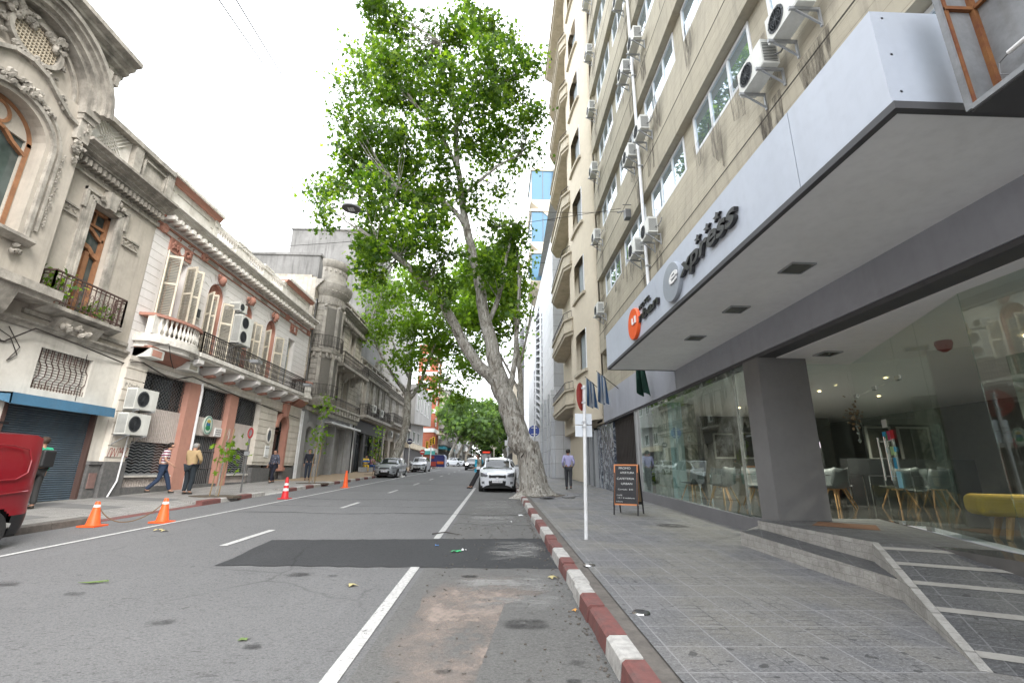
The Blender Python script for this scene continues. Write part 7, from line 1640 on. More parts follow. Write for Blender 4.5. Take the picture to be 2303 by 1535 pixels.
for o_ in [m.build('roof_rail', CBL, c_)]: pass
car('silver sedan parked at the left kerb in front of the leftmost big tree', 'car', sedan, SV, (-8.05, 36.6, gz(36.6)), -.03, plate='SBA 4270')
car('white hatchback parked at the left kerb beyond the silver sedan', 'car', dict(hatch, H=1.46), WH, (-8.1, 50.5, gz(50.5)), -.03, plate='AAS 1029')
car('black car driving towards us with both headlights lit', 'car', dict(hatch, W=1.7), BK, (-3.15, 60.5, gz(60.5)), .0, lit=True, plate='B 123', name='driving_car')
v_ = car('dark red panel van, only its rear half in view at the left edge', 'van', vanspec, RD, (-8.5, 6.42, gz(6.4)), 0, name='parked_van', rim=RIMD)
# van details: side panel swage, roof bar, tail lamp body, handle
m = MB(); m.box(.843,.858,-.6,1.75,.98,1.0); m.box(.838,.855,-.6,1.8,1.60,1.615)
pts = [(.862,-.7,1.02),(.862,1.45,1.05),(.862,1.62,1.15),(.855,1.64,1.35),(.835,1.58,1.52),(.825,1.3,1.58),(.825,-.7,1.58)]
m = MB(); m.tube(pts, .013, 6, True); m.build('side_swage', RD, v_); m = MB(); m.tube([(.866,-.8,.78),(.868,.6,.80),(.862,1.7,.86)], .012, 6); m.build('lower_swage', RD, v_)
m = MB(); m.box(.45,.52,.9,1.25,1.83,1.9); m.bar((.5,.75,1.93),(.5,1.45,1.93),.018); m.bar((.5,1.1,1.80),(.5,1.1,1.95),.04); m.build('roof_bar', CBL, v_)
for (x, y, rz, sp, pt_, lab) in [(-7.3,84.5,.9,hatch,WH,'pale car turning on the crossing beside the painted container'),(-5.2,98,.2,sedan,GY,'grey car beyond the crossing left of the black one'),(-4.3,90,.15,hatch,SV,'silver car waiting behind the turning pale car'),(-2.0,97,.1,sedan,WH,'white car far behind the black driving car'),(.4,32,0,sedan,GY,'dark parked car hidden behind the white hatchback by the tree'),(-.3,64,0,hatch,WH,'far white car parked on the right beyond the trunk')]:
    car(lab, 'car', sp, pt_, (x, y, gz(y)), rz, name='far_car')
bus = thing('bus', 'dark fronted city bus with a red lit destination panel far down the street', 'bus', (-2.6, 112, gz(112)))
bz = gz(112); m = MB(); m.box(-3.9,-1.4,112,123,bz+.4,bz+3.2); o = m.build('body', plain('bus_paint', (.12,.05,.05), .4), bus); m = MB(); m.box(-3.75,-1.55,111.93,112,bz+1.1,bz+2.5); m.build('windscreen', CGL, bus)
bl_ = NB('lit_bus_panel'); bl_.fin((.4,.05,.02), .4); bl_.b.inputs['Emission Color'].default_value = (1,.08,.04,1); bl_.b.inputs['Emission Strength'].default_value = .25
m = MB(); m.box(-3.5,-1.8,111.9,111.95,bz+2.65,bz+3.0); m.build('destination_panel', bl_.m, bus)
for x in (-3.6,-1.9): m = MB(); m.box(x,x+.25,111.9,112.0,bz+.7,bz+.85); m.build('headlight', HLM, bus)
for x in (-3.8,-1.75):
    for y in (114,120.5): m = MB(); m.lathe([(.5,0),(.5,.25)], (x,y,bz+.5), 16, 'x'); m.build('wheel', TY, bus)
ct = thing('painted_container', 'rounded container painted dark blue and red standing at the crossing', 'container', (-8.3, 66.5, gz(66.5)))
cz = gz(66.5); PB = [plain('container_navy', (.03,.035,.16), .4), plain('container_red', (.35,.05,.04), .4), plain('container_orange', (.6,.14,.03), .4), plain('container_grey', (.35,.38,.5), .4)]
m = MB(); pr = [(-9.4,cz+.2),(-9.4,cz+1.5),(-9.15,cz+1.8),(-7.45,cz+1.8),(-7.2,cz+1.5),(-7.2,cz+.2)]; m.prism([(x,65.6,z) for x, z in pr], (0,1.7,0)); m.build('body', PB[0], ct)
m = MB(); m.box(-9.3,-8.4,65.5,65.59,cz+.3,cz+.9); m.box(-9.3,-8.7,65.5,65.59,cz+1.3,cz+1.65); m.build('red_panel', PB[1], ct); m = MB(); m.box(-8.3,-7.4,65.52,65.59,cz+.6,cz+.95); m.build('orange_panel', PB[2], ct)
m = MB(); m.prism([(-7.19,65.5,cz+.2),(-7.19,65.5,cz+1.55),(-7.42,65.5,cz+1.86),(-9.18,65.5,cz+1.86),(-9.18,65.5,cz+1.8),(-7.45,65.5,cz+1.8),(-7.26,65.5,cz+1.5),(-7.26,65.5,cz+.2)], (0,1.9,0)); m.build('rim', PB[3], ct)

# ================================================================ STREET FURNITURE
def cone(label, x, y, mat, stripes, h=.72):
    g0 = gz(y); t = thing('traffic_cone', label, 'traffic cone', (x,y,g0), 'traffic cones along the left parking line')
    m = MB(); m.box(x-.18,x+.18,y-.18,y+.18,g0+.001,g0+.03); m.build('base', mat, t)
    prof = [(.14,.03),(.12,.055),(.045,h-.02),(.035,h),(.02,h)]; m = MB(); m.lathe([(r,g0+z) for r, z in prof], (x,y,0), 24); b = m.build('cone_body', mat, t, smooth=40)
    rr = lambda z: .12+(.045-.12)*(z-.06)/(h-.08)
    if stripes:
        for z0, z1 in stripes: m = MB(); m.lathe([(rr(z0)+.003,g0+z0),(rr(z1)+.003,g0+z1)], (x,y,0), 24); m.build('reflective_band', 'white', b)
cone('orange cone with a rope tied on, left one, nearest the red van', -8.36, 10.45, 'cone', [(.38,.43)], .49)
cone('orange cone holding the right end of the rope', -7.42, 11.13, 'cone', [(.39,.44)], .51)
cone('red cone with white reflective bands on the parking line', -7.44, 17.24, 'conered', [(.27,.36),(.45,.53)], .73)
cone('plain orange cone farthest along the parking line', -7.33, 23.5, 'cone', None, .80)
a, b = Vector((-8.36,10.45,gz(10.4)+.47)), Vector((-7.42,11.13,gz(11.1)+.49))
m = MB(); m.tube([a.lerp(b, t)+Vector((0,-.1*sin(pi*t),-.42*(1-(2*t-1)**2)**.8)) for t in [i/24 for i in range(25)]], .011, 6); tag(m.build('rope', 'rope'), 'brown rope hanging slack between the two orange cones', 'rope')
# right sign pole with back of round sign and two plates
g0 = gz(8.47)+.14; sp = thing('sign_pole', 'white pole carrying the red back of a round road sign and two white plates', 'road sign', (1.57,8.47,g0))
m = MB(); m.tube([(1.555,8.47,g0-.05),(1.60,8.47,3.02)], .032, 14); m.build('pole', 'whitepole', sp)
m = MB(); a_ = radians(62); rt = Matrix.Rotation(a_, 3, 'Z')
def tilted(m_, c, k):
    m_.v = [tuple(Vector(c)+rt @ (Vector(v)-Vector(c))) for v in m_.v]
c = (1.545, 8.52, 2.82); m.lathe([(.0,-.003),(.255,-.003),(.26,.0),(.255,.004),(0,.004)], c, 36, 'y'); tilted(m, c, 1); m.build('sign_disc', surf('faded_red_sign_back', (.50,.055,.04), (.42,.05,.04), s=3, bump=.02, rough=.4), sp)
m = MB(); [m.box(1.54,1.62,8.425,8.47,z,z+.03) for z in (2.68,2.95,2.33,2.24)]; m.build('clamp', 'steel', sp)
for z0, z1 in ((2.30,2.50),(2.08,2.285)): m = MB(); m.box(1.42,1.73,8.505,8.512,z0,z1); m.build('plate', surf('white_plate_back', (.62,.66,.70), (.55,.58,.62), bump=0, rough=.4), sp)
# blue sign beyond the tree
g0 = gz(21.5)+.14; bs = thing('blue_road_sign', 'round blue sign with a white bar seen right of the tree trunk', 'road sign', (1.7,21.5,g0))
m = MB(); m.tube([(1.72,21.5,g0),(1.70,21.5,3.55)], .03, 10); m.build('pole', 'steel', bs)
m = MB(); m.lathe([(0,-.003),(.25,-.003),(.25,.003),(0,.003)], (1.68,21.56,3.25), 30, 'y'); m.build('sign_disc', plain('blue_sign', (.015,.05,.28), .4), bs)
m = MB(); m.box(1.665,1.715,21.45,21.53,2.98,3.54); m.box(1.55,1.82,21.53,21.548,3.38,3.405); m.box(1.55,1.82,21.53,21.548,3.09,3.115); m.build('white_bar', 'white', bs)
# left no-stopping sign on tilted pole
g0 = gz(17.95)+.14; ns_ = thing('leaning_sign_post', 'leaning grey post with a small red ringed round sign by the left kerb', 'road sign', (-9.37,17.95,g0))
m = MB(); m.tube([(-9.37,17.95,g0),(-9.36,17.95,2.85)], .03, 8); m.build('pole', 'irongrey', ns_)
m = MB(); rt = Matrix.Rotation(radians(-36), 3, 'Z'); c = (-9.33,17.9,2.72); m.lathe([(.13,-.01),(.2,-.01),(.2,.01),(.13,.01),(.13,-.01)], c, 26, 'y', cap=False); tilted(m, c, 1); m.build('sign_ring', plain('red_sign_ring', (.42,.05,.05), .5), ns_)
m = MB(); m.lathe([(0,0),(.16,0)], c, 26, 'y'); tilted(m, c, 1); m.build('sign_face', plain('pale_sign_face', (.4,.4,.42), .5), ns_); m = MB(); m.box(-9.45,-9.27,17.9,17.94,1.9,2.05); m.build('plate', 'steel', ns_)
# white parking bollard
g0 = gz(36.5); wb = thing('marker_post', 'small white marker post on a square base beside the silver sedan', 'post', (-7.25,36.5,g0))
m = MB(); m.box(-7.5,-7.0,36.3,36.7,g0,g0+.12); m.build('base', 'white', wb); m = MB(); m.tube([(-7.25,36.5,g0+.1),(-7.25,36.5,g0+1.2)], .04, 8); m.build('post', 'white', wb); m = MB(); m.box(-7.37,-7.13,36.45,36.5,g0+.9,g0+1.3); m.build('plate', 'white', wb)
# chalkboard A-frame
FRM = plain('orange_wood_frame', (.55,.20,.07), .5); BRD = surf('chalkboard', (.022,.022,.025), (.035,.035,.037), s=4, bump=0, rough=.6); CH = plain('chalk', (.62,.62,.60), .9)
ab = thing('chalkboard_stand', 'folding chalkboard with an orange frame and chalk writing PROMO APERTURA on the pavement', 'sign board', local=True)
def brd(sgn):
    g = lambda x, s_, d=0: Vector((x, sgn*(-.33+.27*s_)-d*sgn, 1.22*s_))
    def slab(x0, x1, s0, s1, d0, d1): 
        m.prism([g(x0,s0,d0), g(x1,s0,d0), g(x1,s1,d0), g(x0,s1,d0)], g(0,0,d1)-g(0,0,d0))
    m = MB(); slab(-.29,.29,.22,1.0,0,.012); bo = m.build('board', BRD if sgn > 0 else plain('brown_board_back', (.20,.145,.085), .7), ab)
    m = MB()
    for a in ((-.31,-.275,.19,1.0),(.275,.31,.19,1.0),(-.275,.275,.19,.22),(-.275,.275,.972,1.0)): slab(*a, .010 if sgn > 0 else -.01, .022)
    m.build('frame', FRM if sgn > 0 else 'black', ab)
    for x in (-.295, .295): m = MB(); p, q = g(x,0), g(x,.2); m.bar(p, q, .016); m.build('leg', 'black', ab)
    m = MB(); slab(-.31,.31,.0+.22,.245,-.02,-.012); m.build('crossbar', 'black', ab)
    return bo
bo = brd(1); bb_ = brd(-1)
m = MB(); [m.prism([(x-.018,-.075,1.19),(x+.018,-.075,1.19),(x+.018,.075,1.19),(x-.018,.075,1.19)], (0,0,.03)) for x in (-.29,.29)]
for x in (-.295,.295): m.bar((x,.33,0),(x,.06,1.2),.016); m.bar((x,-.335,.2),(x,-.065,1.2),.012)
m.build('side_rail', 'black', ab)
up_ = Vector((0,.27,1.22)).normalized()
for s_, sv, h_, x0, wd in (('PROMO',.90,.055,-.18,.30),('APERTURA',.81,.05,-.15,.36),('CAFETERIA',.69,.05,-.23,.44),('URBAN',.59,.05,-.12,.28),('Cortado  $45',.48,.038,-.2,.38),('CAFE',.37,.03,-.23,.14),('1/2 + 2 medialunas',.32,.03,-.2,.42),('Cafeteria',.25,.025,-.24,.16)):
    lettering('chalk_word', s_, Vector((x0, -.33+.27*sv-.0125, 1.22*sv)), (1,0,0), up_, wd, h_, .0015, CH, bo, 0)
place(ab, (3.36, 12.25, gz(12.2)+.14), -.50)
# small pavement things
for k, (x, y, lab) in enumerate([(1.32,4.59,'round steel ground light in the pavement nearest the kerb corner'),(1.22,6.49,'round steel ground light farther along the kerb')]):
    g0 = gz(y)+.14; t = thing('ground_light', lab, 'ground light', (x,y,g0), 'ground lights along the kerb'); m = MB(); m.lathe([(.055,g0+.012),(.075,g0+.010),(.082,g0)], (x,y,0), 24); m.build('rim', 'chrome', t); m = MB(); m.lathe([(0,g0+.008),(.055,g0+.009)], (x,y,0), 20); m.build('lens', plain('ground_light_lens', (.32,.40,.38), .15), t)
stain('drain_cover', [(1.75,13.3),(2.5,13.3),(2.5,13.9),(1.75,13.9)], 'stripdark', .146)
stain('pavement_stain', [(3.3,9.9),(4.1,9.9),(4.1,10.5),(3.3,10.6)], 'tar', .146)
rl = random.Random(12)
def litter(name, label, x, y, mat, r, dz=0, n=1, cat='litter'):
    m = MB(); z = gz(y)+dz
    for i in range(n):
        a = rl.uniform(0, 6.28); cx_, cy_ = x+rl.uniform(-r, r)*(n > 1), y+rl.uniform(-r, r)*(n > 1)
        m.add([(cx_+r*q*cos(a+k*.785), cy_+r*q*sin(a+k*.785), z+.006+rl.uniform(0,.03)*(k%2)) for k, q in enumerate([1,.5,.9,.4,.8,.5,1,.4])], [tuple(range(8))])
    tag(m.build(name, mat), label, cat)
GP = plain('green_wrapper', (.02,.35,.12), .4); WP = plain('white_paper', (.7,.7,.7), .7); LP = plain('dry_leaf', (.45,.38,.18), .7); GL = plain('wilted_green_leaf', (.13,.19,.06), .7)
litter('wrapper', 'crumpled green wrapper on the dark asphalt patch', -.62, 8.0, GP, .07, .01, 2); litter('paper_scrap', 'white paper scrap beside the green wrapper', -.50, 8.15, WP, .04, .01, 2); litter('paper_scrap', 'blue grey scrap on the patch left of the green wrapper', -1.0, 8.5, plain('blue_scrap', (.05,.15,.35), .5), .05, .01)
litter('fallen_leaf', 'pale yellow fallen leaf left of the parking line on the road', -1.68, 6.0, LP, .09, .004, 1, 'leaf'); litter('fallen_leaf', 'small green fallen leaf on the lower road', -2.05, 4.35, GL, .06, .004, 1, 'leaf')
litter('fallen_leaf', 'pale leaf near the rope in the middle of the road', -6.6, 10.0, LP, .12, .004, 2, 'leaf'); litter('fallen_leaf', 'yellow leaf against the right kerb', .72, 6.4, LP, .08, .004, 1, 'leaf')
litter('fallen_leaf', 'small orange leaf at the kerb beside the slurry', .8, 5.1, plain('orange_leaf', (.5,.25,.06), .7), .04, .004, 1, 'leaf'); litter('paper_scrap', 'flat white paper in the bay near the far kerb', .62, 12.9, WP, .12, .005)
litter('paper_scrap', 'small white paper in the middle of the far bay', .35, 11.6, WP, .07, .005)
m = MB()
for i in range(7): a = -.3+i*.12; m.tube([(-4.85+i*.012,6.05,gz(6.1)+.012),(-4.75+.08*cos(a)+i*.02,6.05+.07*sin(a*3),gz(6.1)+.022),(-4.63+i*.02,6.07+.03*sin(i*2),gz(6.1)+.012)], [.002,.006,.0015], 5)
tag(m.build('green_twig', GL), 'wilted green leafy twig lying on the left of the road', 'twig')
m = MB(); m.tube([(-1.25,9.72,gz(9.7)+.02),(-1.0,9.75,gz(9.7)+.05),(-.7,9.65,gz(9.7)+.02)], [.012,.012,.006], 5); m.tube([(-1.0,9.75,gz(9.7)+.05),(-.95,9.95,gz(9.9)+.03)], [.008,.003], 4); tag(m.build('dead_twig', 'iron'), 'dark dead twig lying across the parking line', 'twig')
m = MB(); rd = random.Random(8)
for i in range(260):
    x, y = rd.uniform(-.8,.86), rd.uniform(2.8,14)**1; r = rd.uniform(.004,.012); m.obox((x,y,gz(y)+.006+r*.4), (r*2,r*1.6,r), Matrix.Rotation(rd.random()*3,3,'Z'))
for i in range(220):
    x, y = .82-abs(rd.gauss(0,.06)), rd.uniform(2.8,18); r = rd.uniform(.004,.014); m.obox((x,y,gz(y)+.006+r*.4), (r*2,r*1.6,r), Matrix.Rotation(rd.random()*3,3,'Z'))
tag(m.build('gravel_crumbs', 'kerbraw'), kind='stuff')
# traffic light and far signs
tl = thing('traffic_light', 'yellow traffic lights on a white pole at the left far corner', 'traffic light', (-9.0, 64, gz(64)+.14)); g0 = gz(64)+.14
m = MB(); m.tube([(-9,64,g0),(-9,64,g0+3.9)], .07, 8); m.build('pole', 'white', tl); YL = plain('yellow_signal', (.75,.45,.02), .4)
for dx, z in ((-.05,2.9),(-.55,2.5),(.3,3.1)): m = MB(); m.box(-9+dx-.16,-9+dx+.16,63.8,64.1,g0+z,g0+z+.95); h_ = m.build('signal_head', YL, tl); m = MB(); [m.lathe([(.1,63.72),(.1,63.8)], (-9+dx,0,g0+z+.18+.29*q), 12, 'y') for q in range(3)]; m.build('lamp', 'black', h_)
for x, y, zc, r, c, lab in ((-9.8,62,2.0,.33,(.5,.06,.05),'red and white round sign on a short pole at the left far corner'),(-10.8,58,3.2,.34,(.03,.03,.08),'round dark sign on a post near the far left shopfront')):
    g0 = gz(y)+.14; t = thing('round_sign', lab, 'road sign', (x,y,g0)); m = MB(); m.tube([(x,y,g0),(x,y,g0+zc+.3)], .05, 8); m.build('pole', 'white', t)
    m = MB(); m.lathe([(0,0),(r,0),(r,.01),(0,.01)], (x,y-.08,g0+zc), 20, 'y'); d_ = m.build('sign_disc', plain('far_sign', c, .5), t); m = MB(); m.box(x-r*.7,x+r*.7,y-.1,y-.085,g0+zc-.06,g0+zc+.06); m.build('white_bar', 'white', d_)
ps = thing('flower_pot', 'large terracotta flower pot on the far left corner', 'plant pot', (-9.4,59,gz(59))); g0 = gz(59)+.14; m = MB(); m.lathe([(.25,g0),(.42,g0+.6),(.38,g0+.6)], (-9.4,59,0), 14); m.build('pot', 'terra', ps); leaves('plant', [(-9.4,59,g0+.9,.35,.35,.3,1)], 120, .16, 'leaffar', ps, 4, False)
pw = thing('white_sign_post', 'white rectangular sign on a pole seen between the car roof and the tree trunk', 'road sign', (1.3,60,gz(60))); m = MB(); m.tube([(1.3,60,gz(60)),(1.3,60,7.2)], .06, 8); m.build('pole', 'white', pw); m = MB(); m.box(.9,1.6,59.9,59.95,4.5,5.2); m.build('plate', 'white', pw)

# ================================================================ PEOPLE
SK = surf('skin', (.42,.24,.165), (.36,.20,.14), s=6, bump=0, rough=.55); SK2 = surf('skin_tan', (.30,.165,.11), (.26,.14,.095), s=6, bump=0, rough=.55)
def skinmesh(name, nodes, edges, mat, parent, root=0, sub=2):
    me = bpy.data.meshes.new(name); me.from_pydata([n[0] for n in nodes], edges, []); me.materials.append(M[mat] if isinstance(mat, str) else mat)
    o = bpy.data.objects.new(name, me); COL.objects.link(o); o.parent = parent; ORG[o.name] = ORG[parent.name]
    md = o.modifiers.new('skin', 'SKIN'); md.use_smooth_shade = True
    for i, n in enumerate(nodes):
        r = n[1]; me.skin_vertices[0].data[i].radius = (r, r) if not isinstance(r, tuple) else r
    me.skin_vertices[0].data[root].use_root = True
    s_ = o.modifiers.new('sub', 'SUBSURF'); s_.levels = sub; s_.render_levels = sub; return o
def person(label, loc, rz, h=1.72, pose=None, top=('shirt',(.3,.3,.3)), legs=(.03,.035,.06), hair=(.02,.015,.012), skin=None, shoes=(.03,.025,.02), sleeve='long', bulk=1.0, topmat=None, hat=None, coat=0, extra=None):
    """figure facing -y; joints in metres for a 1.72 m body, pose overrides single joints"""
    J = dict(pel=(0,0,.93), sp=(0,.0,1.13), ch=(0,.0,1.32), nk=(0,-.005,1.48), hd0=(0,-.015,1.55), hd=(0,-.02,1.63),
             shL=(.18,0,1.41), elL=(.23,.02,1.13), wrL=(.24,-.05,.89), shR=(-.18,0,1.41), elR=(-.23,.02,1.13), wrR=(-.24,-.05,.89),
             hpL=(.09,0,.90), knL=(.10,-.02,.50), anL=(.10,.02,.09), hpR=(-.09,0,.90), knR=(-.10,-.02,.50), anR=(-.10,.02,.09), face=(0,-1,0))
    J.update(pose or {}); k = h/1.72; sk = skin or SK
    t = thing('person', label, 'person', local=True); V = {a: Vector(b)*(k if a != 'face' else 1) for a, b in J.items()}; fd = V['face'].normalized(); b_ = bulk
    N = []; E = []; ix = {}
    def nd(key, p, r): ix[key] = len(N); N.append((tuple(p), r if not isinstance(r, tuple) else r)); return ix[key]
    nd('pel', V['pel'], .12*b_*k); nd('sp', V['sp'], .11*b_*k); nd('ch', V['ch'], .13*b_*k); nd('nk0', V['nk']-Vector((0,0,.04))*k, .065*k); nd('nk', V['nk'], .055*k); nd('hd0', V['hd0'], .075*k); nd('hd', V['hd'], .088*k); nd('crown', V['hd']+(V['hd']-V['hd0']).normalized()*.065*k, .06*k)
    E += [(0,1),(1,2),(2,3),(3,4),(4,5),(5,6),(6,7)]
    nd('nose', V['hd']+fd*.098*k-Vector((0,0,.012))*k, .014*k); E.append((ix['hd'], ix['nose'])); nd('chin', V['hd0']+fd*.055*k-Vector((0,0,.01))*k, .032*k); E.append((ix['hd0'], ix['chin']))
    side = Vector((-fd.y, fd.x, 0))
    for s_ in (-1, 1): nd(f'ear{s_}', V['hd']+side*s_*.088*k, .016*k); E.append((ix['hd'], ix[f'ear{s_}']))
    for s_ in 'LR':
        nd('sh'+s_, V['sh'+s_], .062*k*b_); nd('el'+s_, V['el'+s_], .042*k); nd('wr'+s_, V['wr'+s_], .028*k); E += [(ix['ch'], ix['sh'+s_]), (ix['sh'+s_], ix['el'+s_]), (ix['el'+s_], ix['wr'+s_])]
        d = (V['wr'+s_]-V['el'+s_]).normalized(); sd = 1 if s_ == 'L' else -1; q = Vector((0,-1,0)); q = (q-d*q.dot(d)).normalized(); nrm = d.cross(q)
        pm = V['wr'+s_]+d*.075*k; nd('pm'+s_, pm, (.036*k,.018*k)); E.append((ix['wr'+s_], ix['pm'+s_]))
        for f_, (off, ln) in enumerate(((.030,.075),(.010,.085),(-.010,.080),(-.028,.062))):
            a1 = pm+q*off*k+d*.02*k; nd(f'f{s_}{f_}', a1+d*ln*.5*k+nrm*sd*.008*k, .0088*k); nd(f'g{s_}{f_}', a1+d*ln*k+nrm*sd*.028*k, .0075*k); E += [(ix['pm'+s_], ix[f'f{s_}{f_}']), (ix[f'f{s_}{f_}'], ix[f'g{s_}{f_}'])]
        a1 = V['wr'+s_]+d*.03*k+q*.035*k; nd('t'+s_, a1, .011*k); nd('u'+s_, a1+d*.045*k+q*.018*k, .009*k); E += [(ix['wr'+s_], ix['t'+s_]), (ix['t'+s_], ix['u'+s_])]
        nd('hp'+s_, V['hp'+s_], .095*k*b_); nd('kn'+s_, V['kn'+s_], .06*k); nd('an'+s_, V['an'+s_], .042*k); nd('to'+s_, V['an'+s_]+Vector((0,-.13,-.05))*k, .03*k); E += [(ix['pel'], ix['hp'+s_]), (ix['hp'+s_], ix['kn'+s_]), (ix['kn'+s_], ix['an'+s_]), (ix['an'+s_], ix['to'+s_])]
    skinmesh('body', N, E, sk, t)
    tm = topmat or plain('top_cloth', top[1], .85)
    N2 = [(tuple(V['pel']-Vector((0,0,.04+coat))*k), (.155*b_*k,.125*b_*k)), (tuple(V['sp']), (.148*b_*k,.12*b_*k)), (tuple(V['ch']), (.165*b_*k,.13*b_*k)), (tuple(V['nk']-Vector((0,0,.03))*k), .075*k)]; E2 = [(0,1),(1,2),(2,3)]
    for s_ in 'LR':
        i = len(N2); N2.append((tuple(V['sh'+s_]), .085*k*b_)); E2.append((2,i))
        if sleeve == 'long': N2 += [(tuple(V['el'+s_]), .058*k), (tuple(V['wr'+s_]), .042*k)]; E2 += [(i,i+1),(i+1,i+2)]
        else: N2 += [(tuple(V['sh'+s_].lerp(V['el'+s_], .75)), .068*k)]; E2 += [(i,i+1)]
    skinmesh('shirt' if not coat else 'jacket', N2, E2, tm, t)
    N3 = [(tuple(V['pel']), (.135*b_*k,.115*b_*k))]; E3 = []
    for s_ in 'LR': i = len(N3); N3 += [(tuple(V['hp'+s_]), .108*k*b_), (tuple(V['kn'+s_]), .078*k), (tuple(V['an'+s_]-Vector((0,0,.0))), .065*k)]; E3 += [(0,i),(i,i+1),(i+1,i+2)]
    skinmesh('trousers', N3, E3, plain('trouser_cloth', legs, .85), t)
    for s_ in 'LR': a = V['an'+s_]; skinmesh('shoe', [(tuple(a+Vector((0,.04,-.035))*k), .045*k), (tuple(a+Vector((0,-.06,-.045))*k), (.045*k,.038*k)), (tuple(a+Vector((0,-.15,-.055))*k), (.04*k,.028*k))], [(0,1),(1,2)], plain('shoe_leather', shoes, .6), t)
    hc = V['hd']+Vector((0,0,.03))*k-fd*.022*k; m = MB(); rd_ = random.Random(int(h*1000)); m.lathe([(.0,.078*k),(.05*k,.072*k),(.085*k,.045*k),(.101*k,.0),(.098*k,-.045*k),(.078*k,-.09*k)], hc, 18)
    m.v = [tuple(Vector(v)+Vector((rd_.uniform(-1,1),rd_.uniform(-1,1),rd_.uniform(-1,1)))*.004*k-(fd*.035*k if (Vector(v)-hc).dot(fd) > .03*k and v[2] < hc.z+.02*k else Vector((0,0,0)))) for v in m.v]
    m.build('hair', plain('hair_colour', hair, .7), t, smooth=70)
    for s_ in (-1, 1): m = MB(); m.lathe([(0,-.009*k),(.008*k,-.004*k),(.009*k,0),(.008*k,.004*k),(0,.009*k)], V['hd']+fd*.083*k+side*s_*.03*k+Vector((0,0,.008))*k, 8); m.build('eye', 'black', t)
    if hat:
        m = MB(); m.lathe([(0,.10*k),(.06*k,.095*k),(.098*k,.06*k),(.107*k,.015*k),(.105*k,.0)], V['hd']+Vector((0,0,.012))*k, 20); p0 = V['hd']+fd*.09*k+Vector((0,0,.015))*k
        m.prism([p0-side*.075*k, p0+fd*.09*k-side*.05*k, p0+fd*.09*k+side*.05*k, p0+side*.075*k], (0,0,.008)); m.build('cap', hat, t, smooth=50)
    if extra: extra(t, V, k, fd, side)
    place(t, (loc[0], loc[1], loc[2]), rz); return t
def stripes(c1, c2, sc):
    b = NB('striped_cloth'); w_ = b.n('ShaderNodeTexWave'); w_.bands_direction = 'Z'; w_.inputs['Scale'].default_value = sc; w_.inputs['Distortion'].default_value = .4; b.l(b.vec(), w_.inputs['Vector'])
    return b.fin(b.mix(b.ramp(w_.outputs['Fac'], .42, .55), c1, c2), .85)
def patterned(c1, c2):
    b = NB('patterned_knit'); return b.fin(b.mix(b.ramp(b.noise(26, 3, .6, b.vec((1,1,.6))), .54, .6), c1, c2), .85)
pv = lambda y: gz(y)+.14
walk = dict(knL=(.09,-.18,.52), anL=(.09,-.30,.12), knR=(-.09,.06,.50), anR=(-.09,.36,.16), elL=(.25,.12,1.15), wrL=(.27,.10,.90), elR=(-.25,-.02,1.13), wrR=(-.25,-.22,.98), sp=(0,-.02,1.13), ch=(0,-.05,1.32), nk=(0,-.08,1.47), hd0=(0,-.10,1.54), hd=(0,-.12,1.62))
person('man in a maroon and white striped polo and jeans striding along the left pavement', (-11.5,16.75,pv(16.75)), radians(125), 1.72, walk, topmat=stripes((.17,.02,.06),(.62,.58,.58), 3.4), sleeve='short', legs=(.02,.035,.07))
person('older man in a beige jacket and dark trousers standing with his back to us', (-10.65,16.9,pv(16.9)), radians(170), 1.72, dict(elL=(.27,-.08,1.14), wrL=(.12,-.22,1.05), elR=(-.27,-.08,1.14), wrR=(-.12,-.22,1.05), hd=(.01,-.07,1.61), hd0=(0,-.05,1.545)), top=('jacket',(.42,.30,.16)), legs=(.018,.025,.032), hair=(.25,.24,.23), bulk=1.18, coat=.06, hat=plain('grey_brown_cap', (.22,.19,.16), .8))
person('woman in a dark patterned sweater walking past the arched salmon door', (-11.15,24.1,pv(24.1)), radians(-25), 1.60, dict(knL=(.09,-.12,.50), anL=(.09,-.14,.10), knR=(-.09,.02,.50), anR=(-.09,.18,.12), elL=(.3,.02,1.15), wrL=(.36,.0,.95), elR=(-.3,.02,1.15), wrR=(-.34,-.06,.95)), topmat=patterned((.045,.05,.075),(.22,.23,.28)), legs=(.015,.017,.03), hair=(.018,.013,.012), bulk=1.22, coat=.05)
person('person in a dark coat standing behind the taller sapling', (-10.7,27.3,pv(27.3)), radians(20), 1.70, dict(knL=(.09,-.12,.50), anL=(.09,-.08,.10)), top=('coat',(.018,.02,.03)), legs=(.03,.04,.06), coat=.12)
sit = dict(pel=(0,.1,.55), sp=(0,.06,.78), ch=(0,.02,.98), nk=(0,-.04,1.14), hd0=(0,-.06,1.2), hd=(0,-.09,1.28), shL=(.18,.02,1.07), shR=(-.18,.02,1.07), elL=(.24,-.15,.84), wrL=(.12,-.36,.78), elR=(-.24,-.15,.84), wrR=(-.12,-.36,.78), hpL=(.09,.08,.52), knL=(.12,-.36,.55), anL=(.12,-.36,.1), hpR=(-.09,.08,.52), knR=(-.12,-.36,.55), anR=(-.12,-.4,.1))
person('seated person in a blue and yellow sports top by the charcoal shopfront', (-11.7,42.6,pv(42.6)), radians(30), 1.8, sit, topmat=stripes((.02,.12,.45),(.7,.5,.04), 1.0), legs=(.6,.4,.05), bulk=1.1)
person('seated person in a maroon top right of the blue and yellow one', (-11.6,44.4,pv(44.4)), radians(60), 1.7, sit, topmat=stripes((.25,.02,.05),(.45,.35,.38), 3), legs=(.03,.10,.3))
b_ = MB(); b_.box(-12.1,-11.4,41.9,45,pv(43),pv(43)+.42); tag(b_.build('step_ledge', 'greyC'), 'low stone ledge under the seated pair', 'ledge')
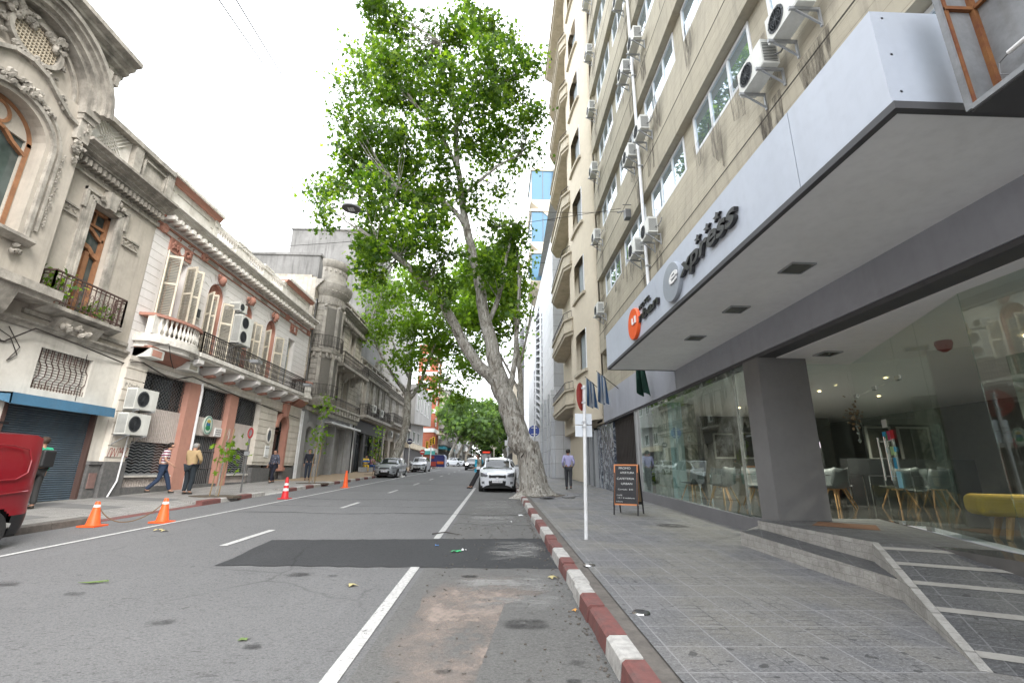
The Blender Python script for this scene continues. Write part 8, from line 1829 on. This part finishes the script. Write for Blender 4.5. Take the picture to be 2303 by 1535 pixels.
def vest(t, V, k, fd, side):
    m = MB(); c = V['ch']; m.prism([c+fd*.15+side*.16+Vector((0,0,.12)), c+fd*.17-side*.16+Vector((0,0,.12)), c+fd*.19-side*.15-Vector((0,0,.50)), c+fd*.17+side*.15-Vector((0,0,.50))], -fd*.02)
    m.prism([c-fd*.15+side*.15+Vector((0,0,.12)), c-fd*.15-side*.15+Vector((0,0,.12)), c-fd*.17-side*.14-Vector((0,0,.3)), c-fd*.17+side*.14-Vector((0,0,.3))], -fd*.02); m.build('vest', plain('cyan_vest', (.03,.42,.62), .6), t)
person('man in a cyan vest leaning against the white hatchback on the road side', (-1.08,24.0,gz(24.0)), radians(-75), 1.72, dict(pel=(0,.22,.90), sp=(0,.20,1.10), ch=(0,.16,1.28), nk=(0,.13,1.43), hd0=(0,.11,1.5), hd=(0,.09,1.58), hpL=(.09,.22,.87), hpR=(-.09,.22,.87), shL=(.18,.16,1.37), shR=(-.18,.16,1.37), elL=(.24,.2,1.1), wrL=(.16,-.02,1.0), elR=(-.24,.2,1.1), wrR=(-.16,-.02,1.0), knL=(.1,0,.48), anL=(.1,-.18,.09), knR=(-.1,-.03,.48), anR=(-.1,-.26,.09)), top=('shirt',(.36,.31,.24)), legs=(.03,.028,.03), skin=SK2, extra=vest)
person('man in a lilac shirt and dark grey trousers walking away on the right pavement', (3.2,21.3,pv(21.3)), radians(176), 1.76, dict(knL=(.08,-.1,.50), anL=(.08,-.1,.1), knR=(-.08,.03,.50), anR=(-.08,.18,.14), elL=(.25,.03,1.16), wrL=(.22,-.16,1.02), elR=(-.25,.03,1.16), wrR=(-.22,-.16,1.02)), top=('shirt',(.44,.42,.66)), legs=(.05,.052,.058), skin=SK2, bulk=.98)
def pack(t, V, k, fd, side): m = MB(); c = V['ch']-fd*.2-Vector((0,0,.12)); m.obox(c, (.3,.16,.42)); o_ = m.build('backpack', 'black', t); bv_ = o_.modifiers.new('b','BEVEL'); bv_.width = .05; bv_.segments = 3
person('person in a green and black jacket with a backpack behind the red van', (-11.3,12.06,pv(12.06)), radians(-100), 1.70, dict(elL=(.28,-.12,1.3), wrL=(.2,-.36,1.38)), top=('jacket',(.03,.32,.18)), legs=(.03,.03,.03), hair=(.045,.025,.015), extra=pack)
person('person in a white and red cap mostly hidden behind the red van', (-11.6,11.85,pv(11.9)), radians(-120), 1.72, {}, top=('shirt',(.5,.5,.5)), hat=plain('white_red_cap', (.62,.45,.45), .7))
